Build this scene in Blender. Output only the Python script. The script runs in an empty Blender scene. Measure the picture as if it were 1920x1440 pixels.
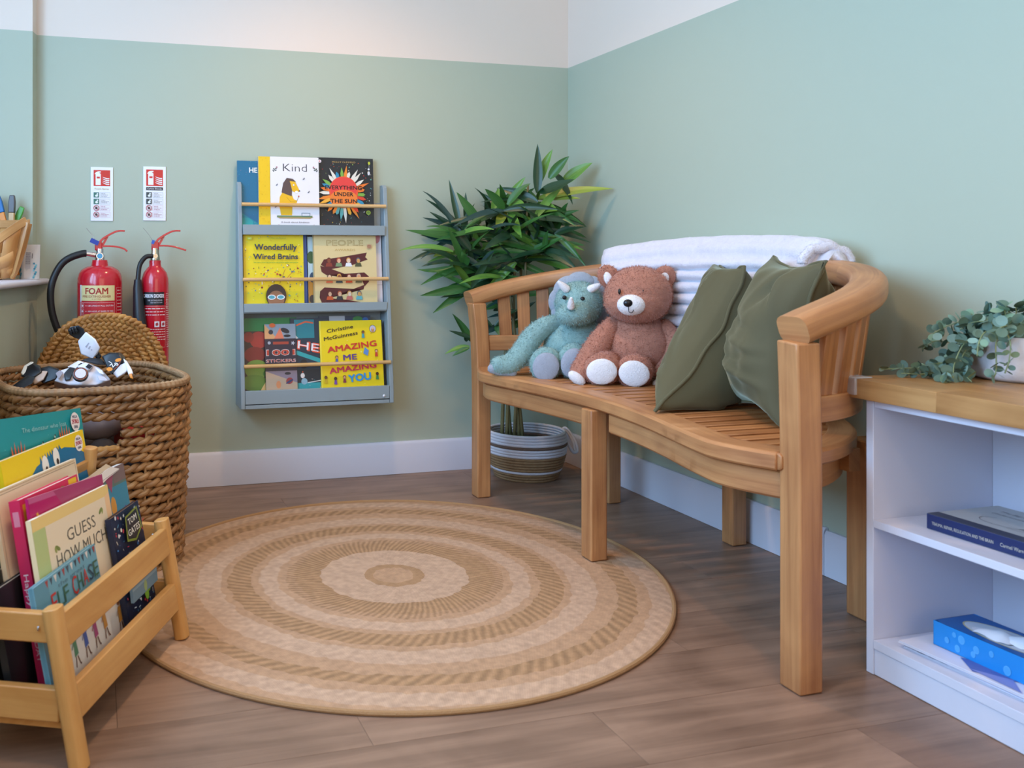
import bpy, bmesh, math, random
import numpy as np
from math import sin, cos, pi, radians, sqrt, atan2
from mathutils import Vector, Matrix

scn = bpy.context.scene
COL = scn.collection
random.seed(7)

# ------------------------------------------------------------------ camera
F_PX, CX, YH, CAM_H = 1680.0, 645.0, 480.0, 0.87
YAW = math.atan(465 / 1680.0)
CAM = Vector((-1.905, -3.402, CAM_H))
R_AX = Vector((cos(YAW), -sin(YAW), 0))
F_AX = Vector((sin(YAW), cos(YAW), 0))
cam_d = bpy.data.cameras.new('camera')
cam_d.sensor_width = 36
cam_d.lens = 36 * F_PX / 1920
cam_d.shift_x = (960 - CX) / 1920
cam_d.shift_y = -(720 - YH) / 1920
cam_d.clip_start = 0.02
cam_d.dof.use_dof = True
cam_d.dof.focus_distance = 2.75
cam_d.dof.aperture_fstop = 5.0
cam_o = bpy.data.objects.new('camera', cam_d)
COL.objects.link(cam_o)
cam_o.location = CAM
cam_o.rotation_euler = (pi / 2, 0, -YAW)
scn.camera = cam_o

# ------------------------------------------------------------------ world, lights, exposure
scn.view_settings.view_transform = 'Standard'
scn.view_settings.look = 'None'
scn.view_settings.exposure = -0.07
scn.view_settings.gamma = 1.0
scn.view_settings.use_curve_mapping = False
w = bpy.data.worlds.new('daylight'); scn.world = w
w.use_nodes = True
bg = w.node_tree.nodes['Background']
bg.inputs[0].default_value = (0.62, 0.80, 1.0, 1)
bg.inputs[1].default_value = 1.0


def area(name, loc, rot, sx, sy, energy, col, spread=pi):
    l = bpy.data.lights.new(name, 'AREA')
    l.shape = 'RECTANGLE'; l.size = sx; l.size_y = sy
    l.energy = energy; l.color = col; l.spread = spread
    o = bpy.data.objects.new(name, l); COL.objects.link(o)
    o.location = loc; o.rotation_euler = rot
    return o


# daylight coming in through the window in the left wall (faces +X)
area('window_daylight', (-2.98, -2.10, 1.55), (0, -pi / 2 + 0.06, -0.08), 1.35, 2.3, 130, (0.36, 0.63, 1.0))
area('front_warm_fill', (-0.9, -5.2, 1.5), (pi / 2, 0, 0), 2.6, 1.9, 31, (1.0, 0.71, 0.46))  # added warm fill behind the camera, before a solid wall; no window there
# warm ceiling downlights
for nm, x, y, e, s in (('downlight_back', -1.05, -0.80, 46, 2.3), ('downlight_front', -1.75, -2.35, 38, 2.2), ('downlight_mid', -0.9, -2.6, 22, 2.2)):
    l = bpy.data.lights.new(nm, 'SPOT'); l.energy = e; l.color = (1.0, 0.60, 0.31) if nm == 'downlight_back' else (1.0, 0.66, 0.38)
    l.spot_size = s; l.spot_blend = 0.9; l.shadow_soft_size = 0.06
    o = bpy.data.objects.new(nm, l); COL.objects.link(o); o.location = (x, y, 2.36)


# ------------------------------------------------------------------ helpers
def ray(u, v):
    return R_AX * ((u - CX) / F_PX) + F_AX + Vector((0, 0, -(v - YH) / F_PX))


def at_z(u, v, z):
    d = ray(u, v); return CAM + d * ((z - CAM.z) / d.z)


def at_x(u, v, x):
    d = ray(u, v); return CAM + d * ((x - CAM.x) / d.x)


def at_y(u, v, y):
    d = ray(u, v); return CAM + d * ((y - CAM.y) / d.y)


def at_d(u, v, depth):
    return CAM + ray(u, v) * depth


def lin(c):
    if isinstance(c, str):
        c = c.lstrip('#'); c = [int(c[i:i + 2], 16) for i in (0, 2, 4)]
    o = []
    for x in c[:3]:
        x = x / 255.0
        o.append(x / 12.92 if x <= 0.04045 else ((x + 0.055) / 1.055) ** 2.4)
    return (o[0], o[1], o[2], 1.0)


class MB:
    """collects geometry for one mesh"""
    def __init__(s):
        s.v = []; s.f = []; s.uv = []; s.col = []

    def add(s, verts, faces, uvs=None):
        b = len(s.v)
        s.v += [tuple(p) for p in verts]
        for i, f in enumerate(faces):
            s.f.append([b + k for k in f])
            s.uv.append(uvs[i] if uvs else [(0, 0)] * len(f))
        return s

    def box(s, c, d, M=None, taper=None):
        """c centre, d full size, M optional 3x3 / 4x4 rotation about centre"""
        c = Vector(c); hx, hy, hz = d[0] / 2, d[1] / 2, d[2] / 2
        loc = []
        for z in (-1, 1):
            t = 1.0 if taper is None or z > 0 else taper
            for x, y in ((-1, -1), (1, -1), (1, 1), (-1, 1)):
                loc.append(Vector((x * hx * t, y * hy * t, z * hz)))
        fs = [(3, 2, 1, 0), (4, 5, 6, 7), (0, 1, 5, 4), (1, 2, 6, 5), (2, 3, 7, 6), (3, 0, 4, 7)]
        ax = max(range(3), key=lambda k: d[k]); oth = [k for k in range(3) if k != ax]
        off = random.random() * 9
        uv = [[(loc[k][ax] + off, loc[k][oth[0]] + loc[k][oth[1]] + off) for k in f] for f in fs]
        vs = [(M @ p if M is not None else p) + c for p in loc]
        return s.add(vs, fs, uv)

    def sweep(s, path, section, up=(0, 0, 1), closed=False, scales=None, cap=True, normals=None):
        """section: list of (a,b), a along side normal, b along up"""
        n = len(path); m = len(section)
        P = [Vector(p) for p in path]; up = Vector(up)
        vs = []; L = 0; ls = []
        for i, p in enumerate(P):
            if closed:
                t = P[(i + 1) % n] - P[i - 1]
            else:
                t = P[min(i + 1, n - 1)] - P[max(i - 1, 0)]
            t.normalize()
            sd = normals[i] if normals else t.cross(up)
            sd = Vector(sd)
            if sd.length < 1e-6: sd = Vector((1, 0, 0))
            sd.normalize()
            u2 = sd.cross(t).normalized()
            k = scales[i] if scales else 1.0
            for a, b in section:
                vs.append(p + sd * a * k + u2 * b * k)
            if i: L += (P[i] - P[i - 1]).length
            ls.append(L)
        per = [0]
        for j in range(m):
            a = section[j]; b = section[(j + 1) % m]
            per.append(per[-1] + sqrt((a[0] - b[0]) ** 2 + (a[1] - b[1]) ** 2))
        off = random.random() * 9
        fs = []; uv = []
        rng = n if closed else n - 1
        for i in range(rng):
            i2 = (i + 1) % n
            l2 = ls[i2] if i2 else L + 0.01
            for j in range(m):
                j2 = (j + 1) % m
                fs.append((i * m + j, i2 * m + j, i2 * m + j2, i * m + j2))
                uv.append([(ls[i] + off, per[j] + off), (l2 + off, per[j] + off), (l2 + off, per[j + 1] + off), (ls[i] + off, per[j + 1] + off)])
        if cap and not closed:
            fs.append(tuple(range(m))); uv.append([(section[j][0] * .3 + off, section[j][1] + off) for j in range(m)])
            fs.append(tuple((n - 1) * m + j for j in reversed(range(m)))); uv.append([(section[j][0] * .3 + off, section[j][1] + off) for j in reversed(range(m))])
        return s.add(vs, fs, uv)

    def tube(s, path, r, n=8, closed=False, up=(0, 0, 1), cap=True, radii=None):
        sec = [(cos(2 * pi * k / n) * r, sin(2 * pi * k / n) * r) for k in range(n)]
        t = Vector(path[-1]) - Vector(path[0])
        if not closed and t.length > 1e-9 and abs(t.normalized().dot(Vector(up))) > 0.9: up = (0.3, 1, 0.05)
        sc = [x / r for x in radii] if radii else None
        return s.sweep(path, sec, up, closed, sc, cap)

    def lathe(s, prof, c=(0, 0, 0), n=32, M=None, a0=0, a1=2 * pi):
        c = Vector(c); vs = []; m = len(prof); full = abs(a1 - a0 - 2 * pi) < 1e-6
        cnt = n if full else n + 1
        for i in range(cnt):
            a = a0 + (a1 - a0) * i / n
            for r, z in prof:
                p = Vector((r * cos(a), r * sin(a), z))
                vs.append((M @ p if M is not None else p) + c)
        fs = []; uv = []
        for i in range(n):
            i2 = (i + 1) % cnt
            for j in range(m - 1):
                fs.append((i * m + j, i2 * m + j, i2 * m + j + 1, i * m + j + 1))
                u0, u1 = i / n, (i + 1) / n
                uv.append([(u0, prof[j][1]), (u1, prof[j][1]), (u1, prof[j + 1][1]), (u0, prof[j + 1][1])])
        return s.add(vs, fs, uv)

    def ell(s, c, r, M=None, nu=20, nv=12):
        prof = [(sin(pi * k / nv), -cos(pi * k / nv)) for k in range(nv + 1)]
        D = Matrix.Diagonal(Vector(r))
        MM = (M.to_3x3() if M is not None else Matrix.Identity(3)) @ D
        return s.lathe(prof, c, nu, MM)

    def prism(s, poly, z0, z1, M=None):
        n = len(poly)
        vs = [Vector((x, y, z0)) for x, y in poly] + [Vector((x, y, z1)) for x, y in poly]
        if M is not None: vs = [M @ p for p in vs]
        fs = [tuple(reversed(range(n))), tuple(range(n, 2 * n))]
        for i in range(n):
            j = (i + 1) % n
            fs.append((i, j, n + j, n + i))
        uv = [[(vs[k].x, vs[k].y + vs[k].z) for k in f] for f in fs]
        return s.add(vs, fs, uv)

    def xform(s, M):
        s.v = [tuple(M @ Vector(p)) for p in s.v]; return s

    def mesh(s, name, sharp=40, smooth=True):
        me = bpy.data.meshes.new(name)
        me.from_pydata(s.v, [], s.f)
        ul = me.uv_layers.new(name='UVMap')
        flat = [c for f in s.uv for p in f for c in p]
        if len(flat) == 2 * len(me.loops): ul.data.foreach_set('uv', flat)
        bm = bmesh.new(); bm.from_mesh(me)
        bmesh.ops.remove_doubles(bm, verts=bm.verts, dist=1e-6)
        bmesh.ops.recalc_face_normals(bm, faces=bm.faces)
        bm.to_mesh(me); bm.free()
        if smooth:
            me.polygons.foreach_set('use_smooth', [True] * len(me.polygons))
            if sharp: me.set_sharp_from_angle(angle=radians(sharp))
        me.update()
        return me


WM = {}


def link(o, parent, M=None):
    M = M or Matrix.Identity(4)
    COL.objects.link(o)
    if parent is not None:
        o.parent = parent
        o.matrix_parent_inverse = WM[parent.name].inverted()
    o.matrix_basis = M
    WM[o.name] = M
    return o


def tag(o, label, cat=None, group=None, kind=None):
    if label: o['label'] = label
    if cat: o['category'] = cat
    if group: o['group'] = group
    if kind: o['kind'] = kind
    return o


def thing(name, label, cat, loc=(0, 0, 0), group=None):
    o = bpy.data.objects.new(name, None)
    o.empty_display_size = 0.05
    link(o, None, Matrix.Translation(Vector(loc)))
    return tag(o, label, cat, group)


def part(name, mb, mat, parent=None, M=None, sharp=40, bevel=0, bseg=2, label=None, subsurf=0, kind=None, smooth=True):
    me = mb if isinstance(mb, bpy.types.Mesh) else mb.mesh(name, sharp, smooth)
    if mat is not None and not me.materials: me.materials.append(mat)
    o = bpy.data.objects.new(name, me)
    link(o, parent, M)
    if bevel:
        b = o.modifiers.new('bevel', 'BEVEL'); b.width = bevel; b.segments = bseg; b.limit_method = 'ANGLE'; b.angle_limit = radians(45)
        b.harden_normals = False
    if subsurf:
        q = o.modifiers.new('sub', 'SUBSURF'); q.levels = subsurf; q.render_levels = subsurf
    if label: o['label'] = label
    if kind: o['kind'] = kind
    return o


# ------------------------------------------------------------------ materials
def new_mat(name):
    m = bpy.data.materials.new(name); m.use_nodes = True
    nt = m.node_tree; b = nt.nodes['Principled BSDF']
    return m, nt, b


def N(nt, t, **kw):
    n = nt.nodes.new(t)
    for k, v in kw.items(): setattr(n, k, v)
    return n


def flat(name, col, rough=0.5, metal=0, spec=0.5, bump=0, bscale=200, var=0, vscale=6, sheen=0, coat=0, trans=0, alpha=1):
    m, nt, b = new_mat(name)
    c = lin(col)
    b.inputs['Base Color'].default_value = c
    b.inputs['Roughness'].default_value = rough
    b.inputs['Metallic'].default_value = metal
    b.inputs['Specular IOR Level'].default_value = spec
    if sheen:
        b.inputs['Sheen Weight'].default_value = sheen
        b.inputs['Sheen Roughness'].default_value = 0.4
        b.inputs['Sheen Tint'].default_value = tuple(min(1, x * .6 + .4) for x in c[:3]) + (1,)
    if coat: b.inputs['Coat Weight'].default_value = coat
    if trans: b.inputs['Transmission Weight'].default_value = trans
    if alpha < 1: b.inputs['Alpha'].default_value = alpha
    if var or bump:
        tc = N(nt, 'ShaderNodeTexCoord')
    if var:
        no = N(nt, 'ShaderNodeTexNoise'); no.inputs['Scale'].default_value = vscale; no.inputs['Detail'].default_value = 5
        nt.links.new(tc.outputs['Object'], no.inputs['Vector'])
        r = N(nt, 'ShaderNodeMapRange'); r.inputs[1].default_value = .3; r.inputs[2].default_value = .7
        r.inputs[3].default_value = 1 - var; r.inputs[4].default_value = 1 + var
        nt.links.new(no.outputs['Fac'], r.inputs[0])
        mx = N(nt, 'ShaderNodeMix', data_type='RGBA', blend_type='MULTIPLY'); mx.inputs[0].default_value = 1
        mx.inputs[6].default_value = c
        nt.links.new(r.outputs[0], mx.inputs[7])
        nt.links.new(mx.outputs[2], b.inputs['Base Color'])
    if bump:
        n2 = N(nt, 'ShaderNodeTexNoise'); n2.inputs['Scale'].default_value = bscale; n2.inputs['Detail'].default_value = 4
        nt.links.new(tc.outputs['Object'], n2.inputs['Vector'])
        bp = N(nt, 'ShaderNodeBump'); bp.inputs['Strength'].default_value = bump; bp.inputs['Distance'].default_value = 0.004
        nt.links.new(n2.outputs['Fac'], bp.inputs['Height'])
        nt.links.new(bp.outputs[0], b.inputs['Normal'])
    return m


def wood(name, c1, c2, rough=0.45, su=2.2, sv=55, knots=0.25, rand=0.0, coord='UV'):
    m, nt, b = new_mat(name)
    tc = N(nt, 'ShaderNodeTexCoord')
    mp = N(nt, 'ShaderNodeMapping'); mp.inputs['Scale'].default_value = (su, sv, sv)
    src = tc.outputs[coord]
    if rand:
        oi = N(nt, 'ShaderNodeObjectInfo')
        ml = N(nt, 'ShaderNodeVectorMath', operation='SCALE'); ml.inputs[3].default_value = 37.0
        cb = N(nt, 'ShaderNodeCombineXYZ')
        for k in range(3): nt.links.new(oi.outputs['Random'], cb.inputs[k])
        nt.links.new(cb.outputs[0], ml.inputs[0])
        ad = N(nt, 'ShaderNodeVectorMath', operation='ADD')
        nt.links.new(src, ad.inputs[0]); nt.links.new(ml.outputs[0], ad.inputs[1]); src = ad.outputs[0]
    nt.links.new(src, mp.inputs['Vector'])
    n1 = N(nt, 'ShaderNodeTexNoise'); n1.inputs['Scale'].default_value = 1.0; n1.inputs['Detail'].default_value = 6
    n1.inputs['Roughness'].default_value = 0.62; n1.inputs['Distortion'].default_value = 0.6
    nt.links.new(mp.outputs[0], n1.inputs['Vector'])
    mp2 = N(nt, 'ShaderNodeMapping'); mp2.inputs['Scale'].default_value = (su * 1.7, sv * .13, sv * .13)
    nt.links.new(src, mp2.inputs['Vector'])
    n2 = N(nt, 'ShaderNodeTexNoise'); n2.inputs['Scale'].default_value = 1.0; n2.inputs['Detail'].default_value = 4; n2.inputs['Distortion'].default_value = 1.2
    nt.links.new(mp2.outputs[0], n2.inputs['Vector'])
    mx = N(nt, 'ShaderNodeMix'); mx.inputs[0].default_value = 0.45
    nt.links.new(n1.outputs['Fac'], mx.inputs[2]); nt.links.new(n2.outputs['Fac'], mx.inputs[3])
    cr = N(nt, 'ShaderNodeValToRGB')
    cr.color_ramp.elements[0].position = 0.33; cr.color_ramp.elements[0].color = lin(c2)
    cr.color_ramp.elements[1].position = 0.66; cr.color_ramp.elements[1].color = lin(c1)
    nt.links.new(mx.outputs[0], cr.inputs[0])
    out = cr.outputs[0]
    if rand:
        hs = N(nt, 'ShaderNodeHueSaturation')
        mr = N(nt, 'ShaderNodeMapRange'); mr.inputs[3].default_value = 1 - rand; mr.inputs[4].default_value = 1 + rand
        nt.links.new(oi.outputs['Random'], mr.inputs[0]); nt.links.new(mr.outputs[0], hs.inputs['Value'])
        nt.links.new(out, hs.inputs['Color']); out = hs.outputs[0]
    nt.links.new(out, b.inputs['Base Color'])
    b.inputs['Roughness'].default_value = rough
    bp = N(nt, 'ShaderNodeBump'); bp.inputs['Strength'].default_value = 0.12; bp.inputs['Distance'].default_value = 0.002
    nt.links.new(n1.outputs['Fac'], bp.inputs['Height']); nt.links.new(bp.outputs[0], b.inputs['Normal'])
    return m


def print_mat(name='printed_ink', rough=0.35):
    m, nt, b = new_mat(name)
    a = N(nt, 'ShaderNodeAttribute'); a.attribute_name = 'Col'
    nt.links.new(a.outputs['Color'], b.inputs['Base Color'])
    b.inputs['Roughness'].default_value = rough
    return m


M_PRINT = print_mat()
_mc = {}


def fm(col, rough=0.5, **k):
    key = (str(col), rough, tuple(sorted(k.items())))
    if key not in _mc: _mc[key] = flat('colour_' + str(len(_mc)), col, rough, **k)
    return _mc[key]


# ------------------------------------------------------------------ flat print (lettering and pictures on covers, labels, signs)
_tc = {}


def text_geo(s, bold):
    k = (s, bold)
    if k in _tc: return _tc[k]
    cu = bpy.data.curves.new('txt', 'FONT'); cu.body = s; cu.size = 1.0; cu.offset = min(bold, 0.0); cu.resolution_u = 2
    cu.align_x = 'LEFT'
    o = bpy.data.objects.new('txt', cu)
    me = o.to_mesh()
    vs = [(v.co.x, v.co.y) for v in me.vertices]; fs = [tuple(p.vertices) for p in me.polygons]
    o.to_mesh_clear(); bpy.data.objects.remove(o); bpy.data.curves.remove(cu)
    _tc[k] = (vs, fs); return _tc[k]


class Print:
    """flat coloured shapes in a local (x, y) plane; each shape a hair above the previous"""
    def __init__(s, step=0.00006):
        s.v = []; s.f = []; s.c = []; s.l = 0; s.step = step

    def _add(s, vs, fs, col, z=None):
        s.l += 1
        b = len(s.v); zz = s.l * s.step
        s.v += [(x, y, zz) for x, y in vs]
        for f in fs: s.f.append([b + k for k in f]); s.c.append(lin(col))

    def rect(s, x0, y0, x1, y1, col, nx=1):
        vs = []; fs = []
        for i in range(nx + 1):
            x = x0 + (x1 - x0) * i / nx; vs += [(x, y0), (x, y1)]
        for i in range(nx): fs.append((2 * i, 2 * i + 2, 2 * i + 3, 2 * i + 1))
        s._add(vs, fs, col); return s

    def frame(s, x0, y0, x1, y1, t, col, nx=1):
        s.rect(x0, y0, x1, y0 + t, col, nx); s.rect(x0, y1 - t, x1, y1, col, nx)
        s.rect(x0, y0, x0 + t, y1, col); s.rect(x1 - t, y0, x1, y1, col); return s

    def poly(s, pts, col):
        s._add(pts, [tuple(range(len(pts)))], col); return s

    def ell(s, cx, cy, rx, ry, col, n=20, rot=0, a0=0, a1=2 * pi):
        c, q = cos(rot), sin(rot)
        pts = []
        full = abs(a1 - a0 - 2 * pi) < 1e-6
        for k in range(n if full else n + 1):
            a = a0 + (a1 - a0) * k / n
            x, y = rx * cos(a), ry * sin(a)
            pts.append((cx + x * c - y * q, cy + x * q + y * c))
        s._add(pts, [tuple(range(len(pts)))], col); return s

    def ring(s, cx, cy, r, t, col, n=24):
        vs = []
        for k in range(n):
            a = 2 * pi * k / n
            vs += [(cx + r * cos(a), cy + r * sin(a)), (cx + (r - t) * cos(a), cy + (r - t) * sin(a))]
        s._add(vs, [(2 * k, 2 * ((k + 1) % n), 2 * ((k + 1) % n) + 1, 2 * k + 1) for k in range(n)], col); return s

    def line(s, pts, t, col):
        for (x0, y0), (x1, y1) in zip(pts, pts[1:]):
            d = sqrt((x1 - x0) ** 2 + (y1 - y0) ** 2) or 1e-9
            nx, ny = -(y1 - y0) / d * t / 2, (x1 - x0) / d * t / 2
            s._add([(x0 + nx, y0 + ny), (x0 - nx, y0 - ny), (x1 - nx, y1 - ny), (x1 + nx, y1 + ny)], [(0, 1, 2, 3)], col)
        return s

    def star(s, cx, cy, r0, r1, n, col, rot=0):
        pts = []
        for k in range(2 * n):
            a = rot + pi * k / n; r = r0 if k % 2 == 0 else r1
            pts.append((cx + r * cos(a), cy + r * sin(a)))
        s._add(pts + [(cx, cy)], [(k, (k + 1) % (2 * n), 2 * n) for k in range(2 * n)], col); return s

    def text(s, t, cx, cy, h, col, w=None, bold=0.01, rot=0, shear=0, arc=0, align='c'):
        """h = cap height; w = forced total width"""
        vs, fs = text_geo(t, bold)
        if not vs: return s
        x0 = min(p[0] for p in vs); x1 = max(p[0] for p in vs)
        k = h / 0.69
        kx = (w / (x1 - x0)) if w else k
        c, q = cos(rot), sin(rot); o = []
        xa = {'c': (x0 + x1) / 2, 'l': x0, 'r': x1}[align]
        for x, y in vs:
            X = (x - xa) * kx; Y = (y - 0.345) * k; X += Y * shear
            if arc: Y += arc * X * X
            o.append((cx + X * c - Y * q, cy + X * q + Y * c))
        if bold <= 0: s._add(o, fs, col); return s
        b_ = bold * h * .55
        for dx, dy in (((0, 0), (-b_, 0), (b_, 0)) if bold < .04 else ((0, 0), (-b_, -b_), (b_, -b_), (-b_, b_), (b_, b_))):
            s._add([(x + dx, y + dy) for x, y in o], fs, col)
        return s

    def dashes(s, x0, x1, y, t, col, seed=0):
        r = random.Random(seed); x = x0
        while x < x1 - t:
            e = min(x1, x + t * r.uniform(1.5, 5)); s.rect(x, y - t / 2, e, y + t / 2, col); x = e + t * .8
        return s

    def build(s, name, parent, fn, mat=None, label=None):
        """fn maps (x, y, layer height) to world"""
        if not s.f: return None
        me = bpy.data.meshes.new(name)
        me.from_pydata([tuple(fn(*p)) for p in s.v], [], s.f)
        at = me.color_attributes.new('Col', 'FLOAT_COLOR', 'CORNER')
        arr = []
        for p, c in zip(me.polygons, s.c): arr += list(c) * p.loop_total
        at.data.foreach_set('color', arr)
        me.materials.append(mat or M_PRINT)
        me.update()
        return part(name, me, None, parent, label=label)


def plane_fn(o, ex, ey, off=0.0003):
    o = Vector(o); ex = Vector(ex).normalized(); ey = Vector(ey).normalized(); n = ex.cross(ey)
    return lambda x, y, z: o + ex * x + ey * y + n * (z + off)


# smooth interpolation of control points
def spline(pts, k=8, closed=False):
    P = [Vector(p) for p in pts]; n = len(P); out = []
    rng = n if closed else n - 1
    for i in range(rng):
        p0 = P[(i - 1) % n] if closed or i > 0 else P[0] * 2 - P[1]
        p1 = P[i]; p2 = P[(i + 1) % n]
        p3 = P[(i + 2) % n] if closed or i + 2 < n else P[-1] * 2 - P[-2]
        for j in range(k):
            t = j / k
            out.append(0.5 * ((2 * p1) + (p2 - p0) * t + (2 * p0 - 5 * p1 + 4 * p2 - p3) * t * t + (3 * p1 - p0 - 3 * p2 + p3) * t ** 3))
    if not closed: out.append(P[-1].copy())
    return out


def rrect(w, h, r, k=4):
    o = []
    for cx_, cy_, a0 in ((w / 2 - r, h / 2 - r, 0), (-w / 2 + r, h / 2 - r, pi / 2), (-w / 2 + r, -h / 2 + r, pi), (w / 2 - r, -h / 2 + r, 1.5 * pi)):
        for j in range(k + 1):
            a = a0 + pi / 2 * j / k; o.append((cx_ + r * cos(a), cy_ + r * sin(a)))
    return o

# ================================================================== SETTING
PAINT_Z = 1.665


def paint_mat(name, horizontal_line=True):
    m, nt, b = new_mat(name)
    g = N(nt, 'ShaderNodeNewGeometry')
    sx = N(nt, 'ShaderNodeSeparateXYZ'); nt.links.new(g.outputs['Position'], sx.inputs[0])
    th = N(nt, 'ShaderNodeMath', operation='GREATER_THAN'); th.inputs[1].default_value = PAINT_Z
    nt.links.new(sx.outputs['Z'], th.inputs[0])
    mx = N(nt, 'ShaderNodeMix', data_type='RGBA')
    mx.inputs[6].default_value = lin('#b4bda9'); mx.inputs[7].default_value = lin('#eadaca')
    nt.links.new(th.outputs[0], mx.inputs[0]); nt.links.new(mx.outputs[2], b.inputs['Base Color'])
    b.inputs['Roughness'].default_value = 0.62; b.inputs['Specular IOR Level'].default_value = 0.35
    no = N(nt, 'ShaderNodeTexNoise'); no.inputs['Scale'].default_value = 240; no.inputs['Detail'].default_value = 3
    nt.links.new(g.outputs['Position'], no.inputs['Vector'])
    bp = N(nt, 'ShaderNodeBump'); bp.inputs['Strength'].default_value = 0.06; bp.inputs['Distance'].default_value = 0.001
    nt.links.new(no.outputs['Fac'], bp.inputs['Height']); nt.links.new(bp.outputs[0], b.inputs['Normal'])
    return m


M_WALL = paint_mat('two_tone_wall_paint')
M_WHITE_PAINT = flat('white_satin_paint', '#dddde8', 0.35)
M_CEIL = flat('ceiling_white', '#efece6', 0.8)
ZC = 2.42
LX = lambda y: -2.110 + 0.20 * y            # the left wall runs slightly out of square


def struct(name, mb, mat, parent=None, bevel=0, label=None):
    o = part(name, mb, mat, parent, bevel=bevel, label=label)
    if parent is None: o['kind'] = 'structure'
    return o


# floor: sub-base plus individual vinyl planks
fl = struct('floor', MB().box((-1.6, -2.65, -0.02), (3.7, 5.6, 0.03)), flat('floor_screed', '#2c2622', 0.9))
M_PLANK = wood('vinyl_plank', '#a2826c', '#6d5444', rough=0.42, su=1.6, sv=26, rand=0.025, coord='UV')
PW, PL = 0.182, 1.22
pm = MB().box((0, 0, -0.004), (PL - 0.0008, PW - 0.0008, 0.008)).mesh('plank')
pm.materials.append(M_PLANK)
row = 0
y = 0.12
while y > -4.6:
    x = 0.3 + ((row * 0.437) % PL)
    while x > -3.1:
        if x - PL < 0.05 and x > LX(y) - .05:
            part('plank', pm, None, fl, Matrix.Translation((x - PL / 2, y - PW / 2, 0)), bevel=0)
        x -= PL
    y -= PW; row += 1

WT = 0.12
struct('wall_back', MB().box((-1.05, WT / 2, ZC / 2), (2.6, WT, ZC)), M_WALL)
struct('wall_right', MB().box((0.02 + WT / 2, -2.6, ZC / 2), (WT, 5.6, ZC)), M_WALL)
struct('wall_front', MB().box((-1.65, -5.35, ZC / 2), (3.7, 0.1, ZC)), M_CEIL)
struct('ceiling', MB().box((-1.6, -2.6, ZC + 0.04), (3.9, 5.8, 0.08)), M_CEIL)
# left wall: parapet below the window sill, thick reveal beyond it, lintel above, far side behind the camera
SILL_Z = 0.79
WIN_Y1, WIN_Y0 = -0.055, -3.6
lw = MB()


def lquad(y0, y1, z0, z1, d=0.32):
    a, b = LX(y0), LX(y1)
    lw.prism([(a - d, y0), (a, y0), (b, y1), (b - d, y1)], z0, z1)


lquad(-5.3, WIN_Y1, 0, SILL_Z - 0.024)
lquad(WIN_Y1, 0.02, 0, ZC)
lquad(-5.3, WIN_Y1, 2.2, ZC)
lquad(-5.3, WIN_Y0, SILL_Z - 0.024, 2.2)
struct('wall_left', lw, M_WALL)
# window sill with rounded nose
nose = [(0.025 * cos(a), 0.013 * sin(a)) for a in np.linspace(-pi / 2, pi / 2, 8)]
sl = MB()
sec = [(0.34, -0.0105), (0.0, -0.0105)] + [(-0.012 * cos(a), 0.0105 * sin(a)) for a in np.linspace(-pi / 2, pi / 2, 8)][1:-1] + [(0.0, 0.0105), (0.34, 0.0105)]
pth = [(LX(yy) + 0.035, yy, SILL_Z - 0.0105) for yy in (-0.004, -1.2, -2.4, -3.6)]
sl.sweep(pth, sec)
struct('trim_1', sl, M_WHITE_PAINT, label='white window sill with a rounded front edge')
# window in the reveal (out of frame, lets the daylight in)
wn = MB()
XW = -2.43
for yy in (WIN_Y1 - 0.05, -1.2, -2.4, WIN_Y0 + 0.05): wn.box((LX(yy) - .29, yy, 1.49), (0.06, 0.06, 1.4))
for zz in (0.82, 2.17): wn.prism([(LX(WIN_Y1) - .32, WIN_Y1), (LX(WIN_Y1) - .26, WIN_Y1), (LX(WIN_Y0) - .26, WIN_Y0), (LX(WIN_Y0) - .32, WIN_Y0)], zz - .03, zz + .03)
wo = struct('window_1', wn, M_WHITE_PAINT)
gm, nt, b = new_mat('window_glass')
mxs = N(nt, 'ShaderNodeMixShader'); mxs.inputs[0].default_value = 0.06
tr = N(nt, 'ShaderNodeBsdfTransparent'); gl = N(nt, 'ShaderNodeBsdfGlossy'); gl.inputs['Roughness'].default_value = 0
nt.links.new(tr.outputs[0], mxs.inputs[1]); nt.links.new(gl.outputs[0], mxs.inputs[2])
nt.links.new(mxs.outputs[0], nt.nodes['Material Output'].inputs[0])
for ya, yb in ((WIN_Y1 - 0.08, -1.17), (-1.23, -2.37), (-2.43, WIN_Y0 + 0.08)):
    part('pane', MB().prism([(LX(ya) - .293, ya), (LX(ya) - .287, ya), (LX(yb) - .287, yb), (LX(yb) - .293, yb)], .85, 2.14), gm, wo)


def skirting(name, pts, h=0.128, t=0.016):
    sec = [(0, 0), (t, 0), (t, h - 0.012), (t - 0.003, h - 0.005), (t - 0.007, h), (0, h)]
    return struct(name, MB().sweep(pts, sec), M_WHITE_PAINT)


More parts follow.
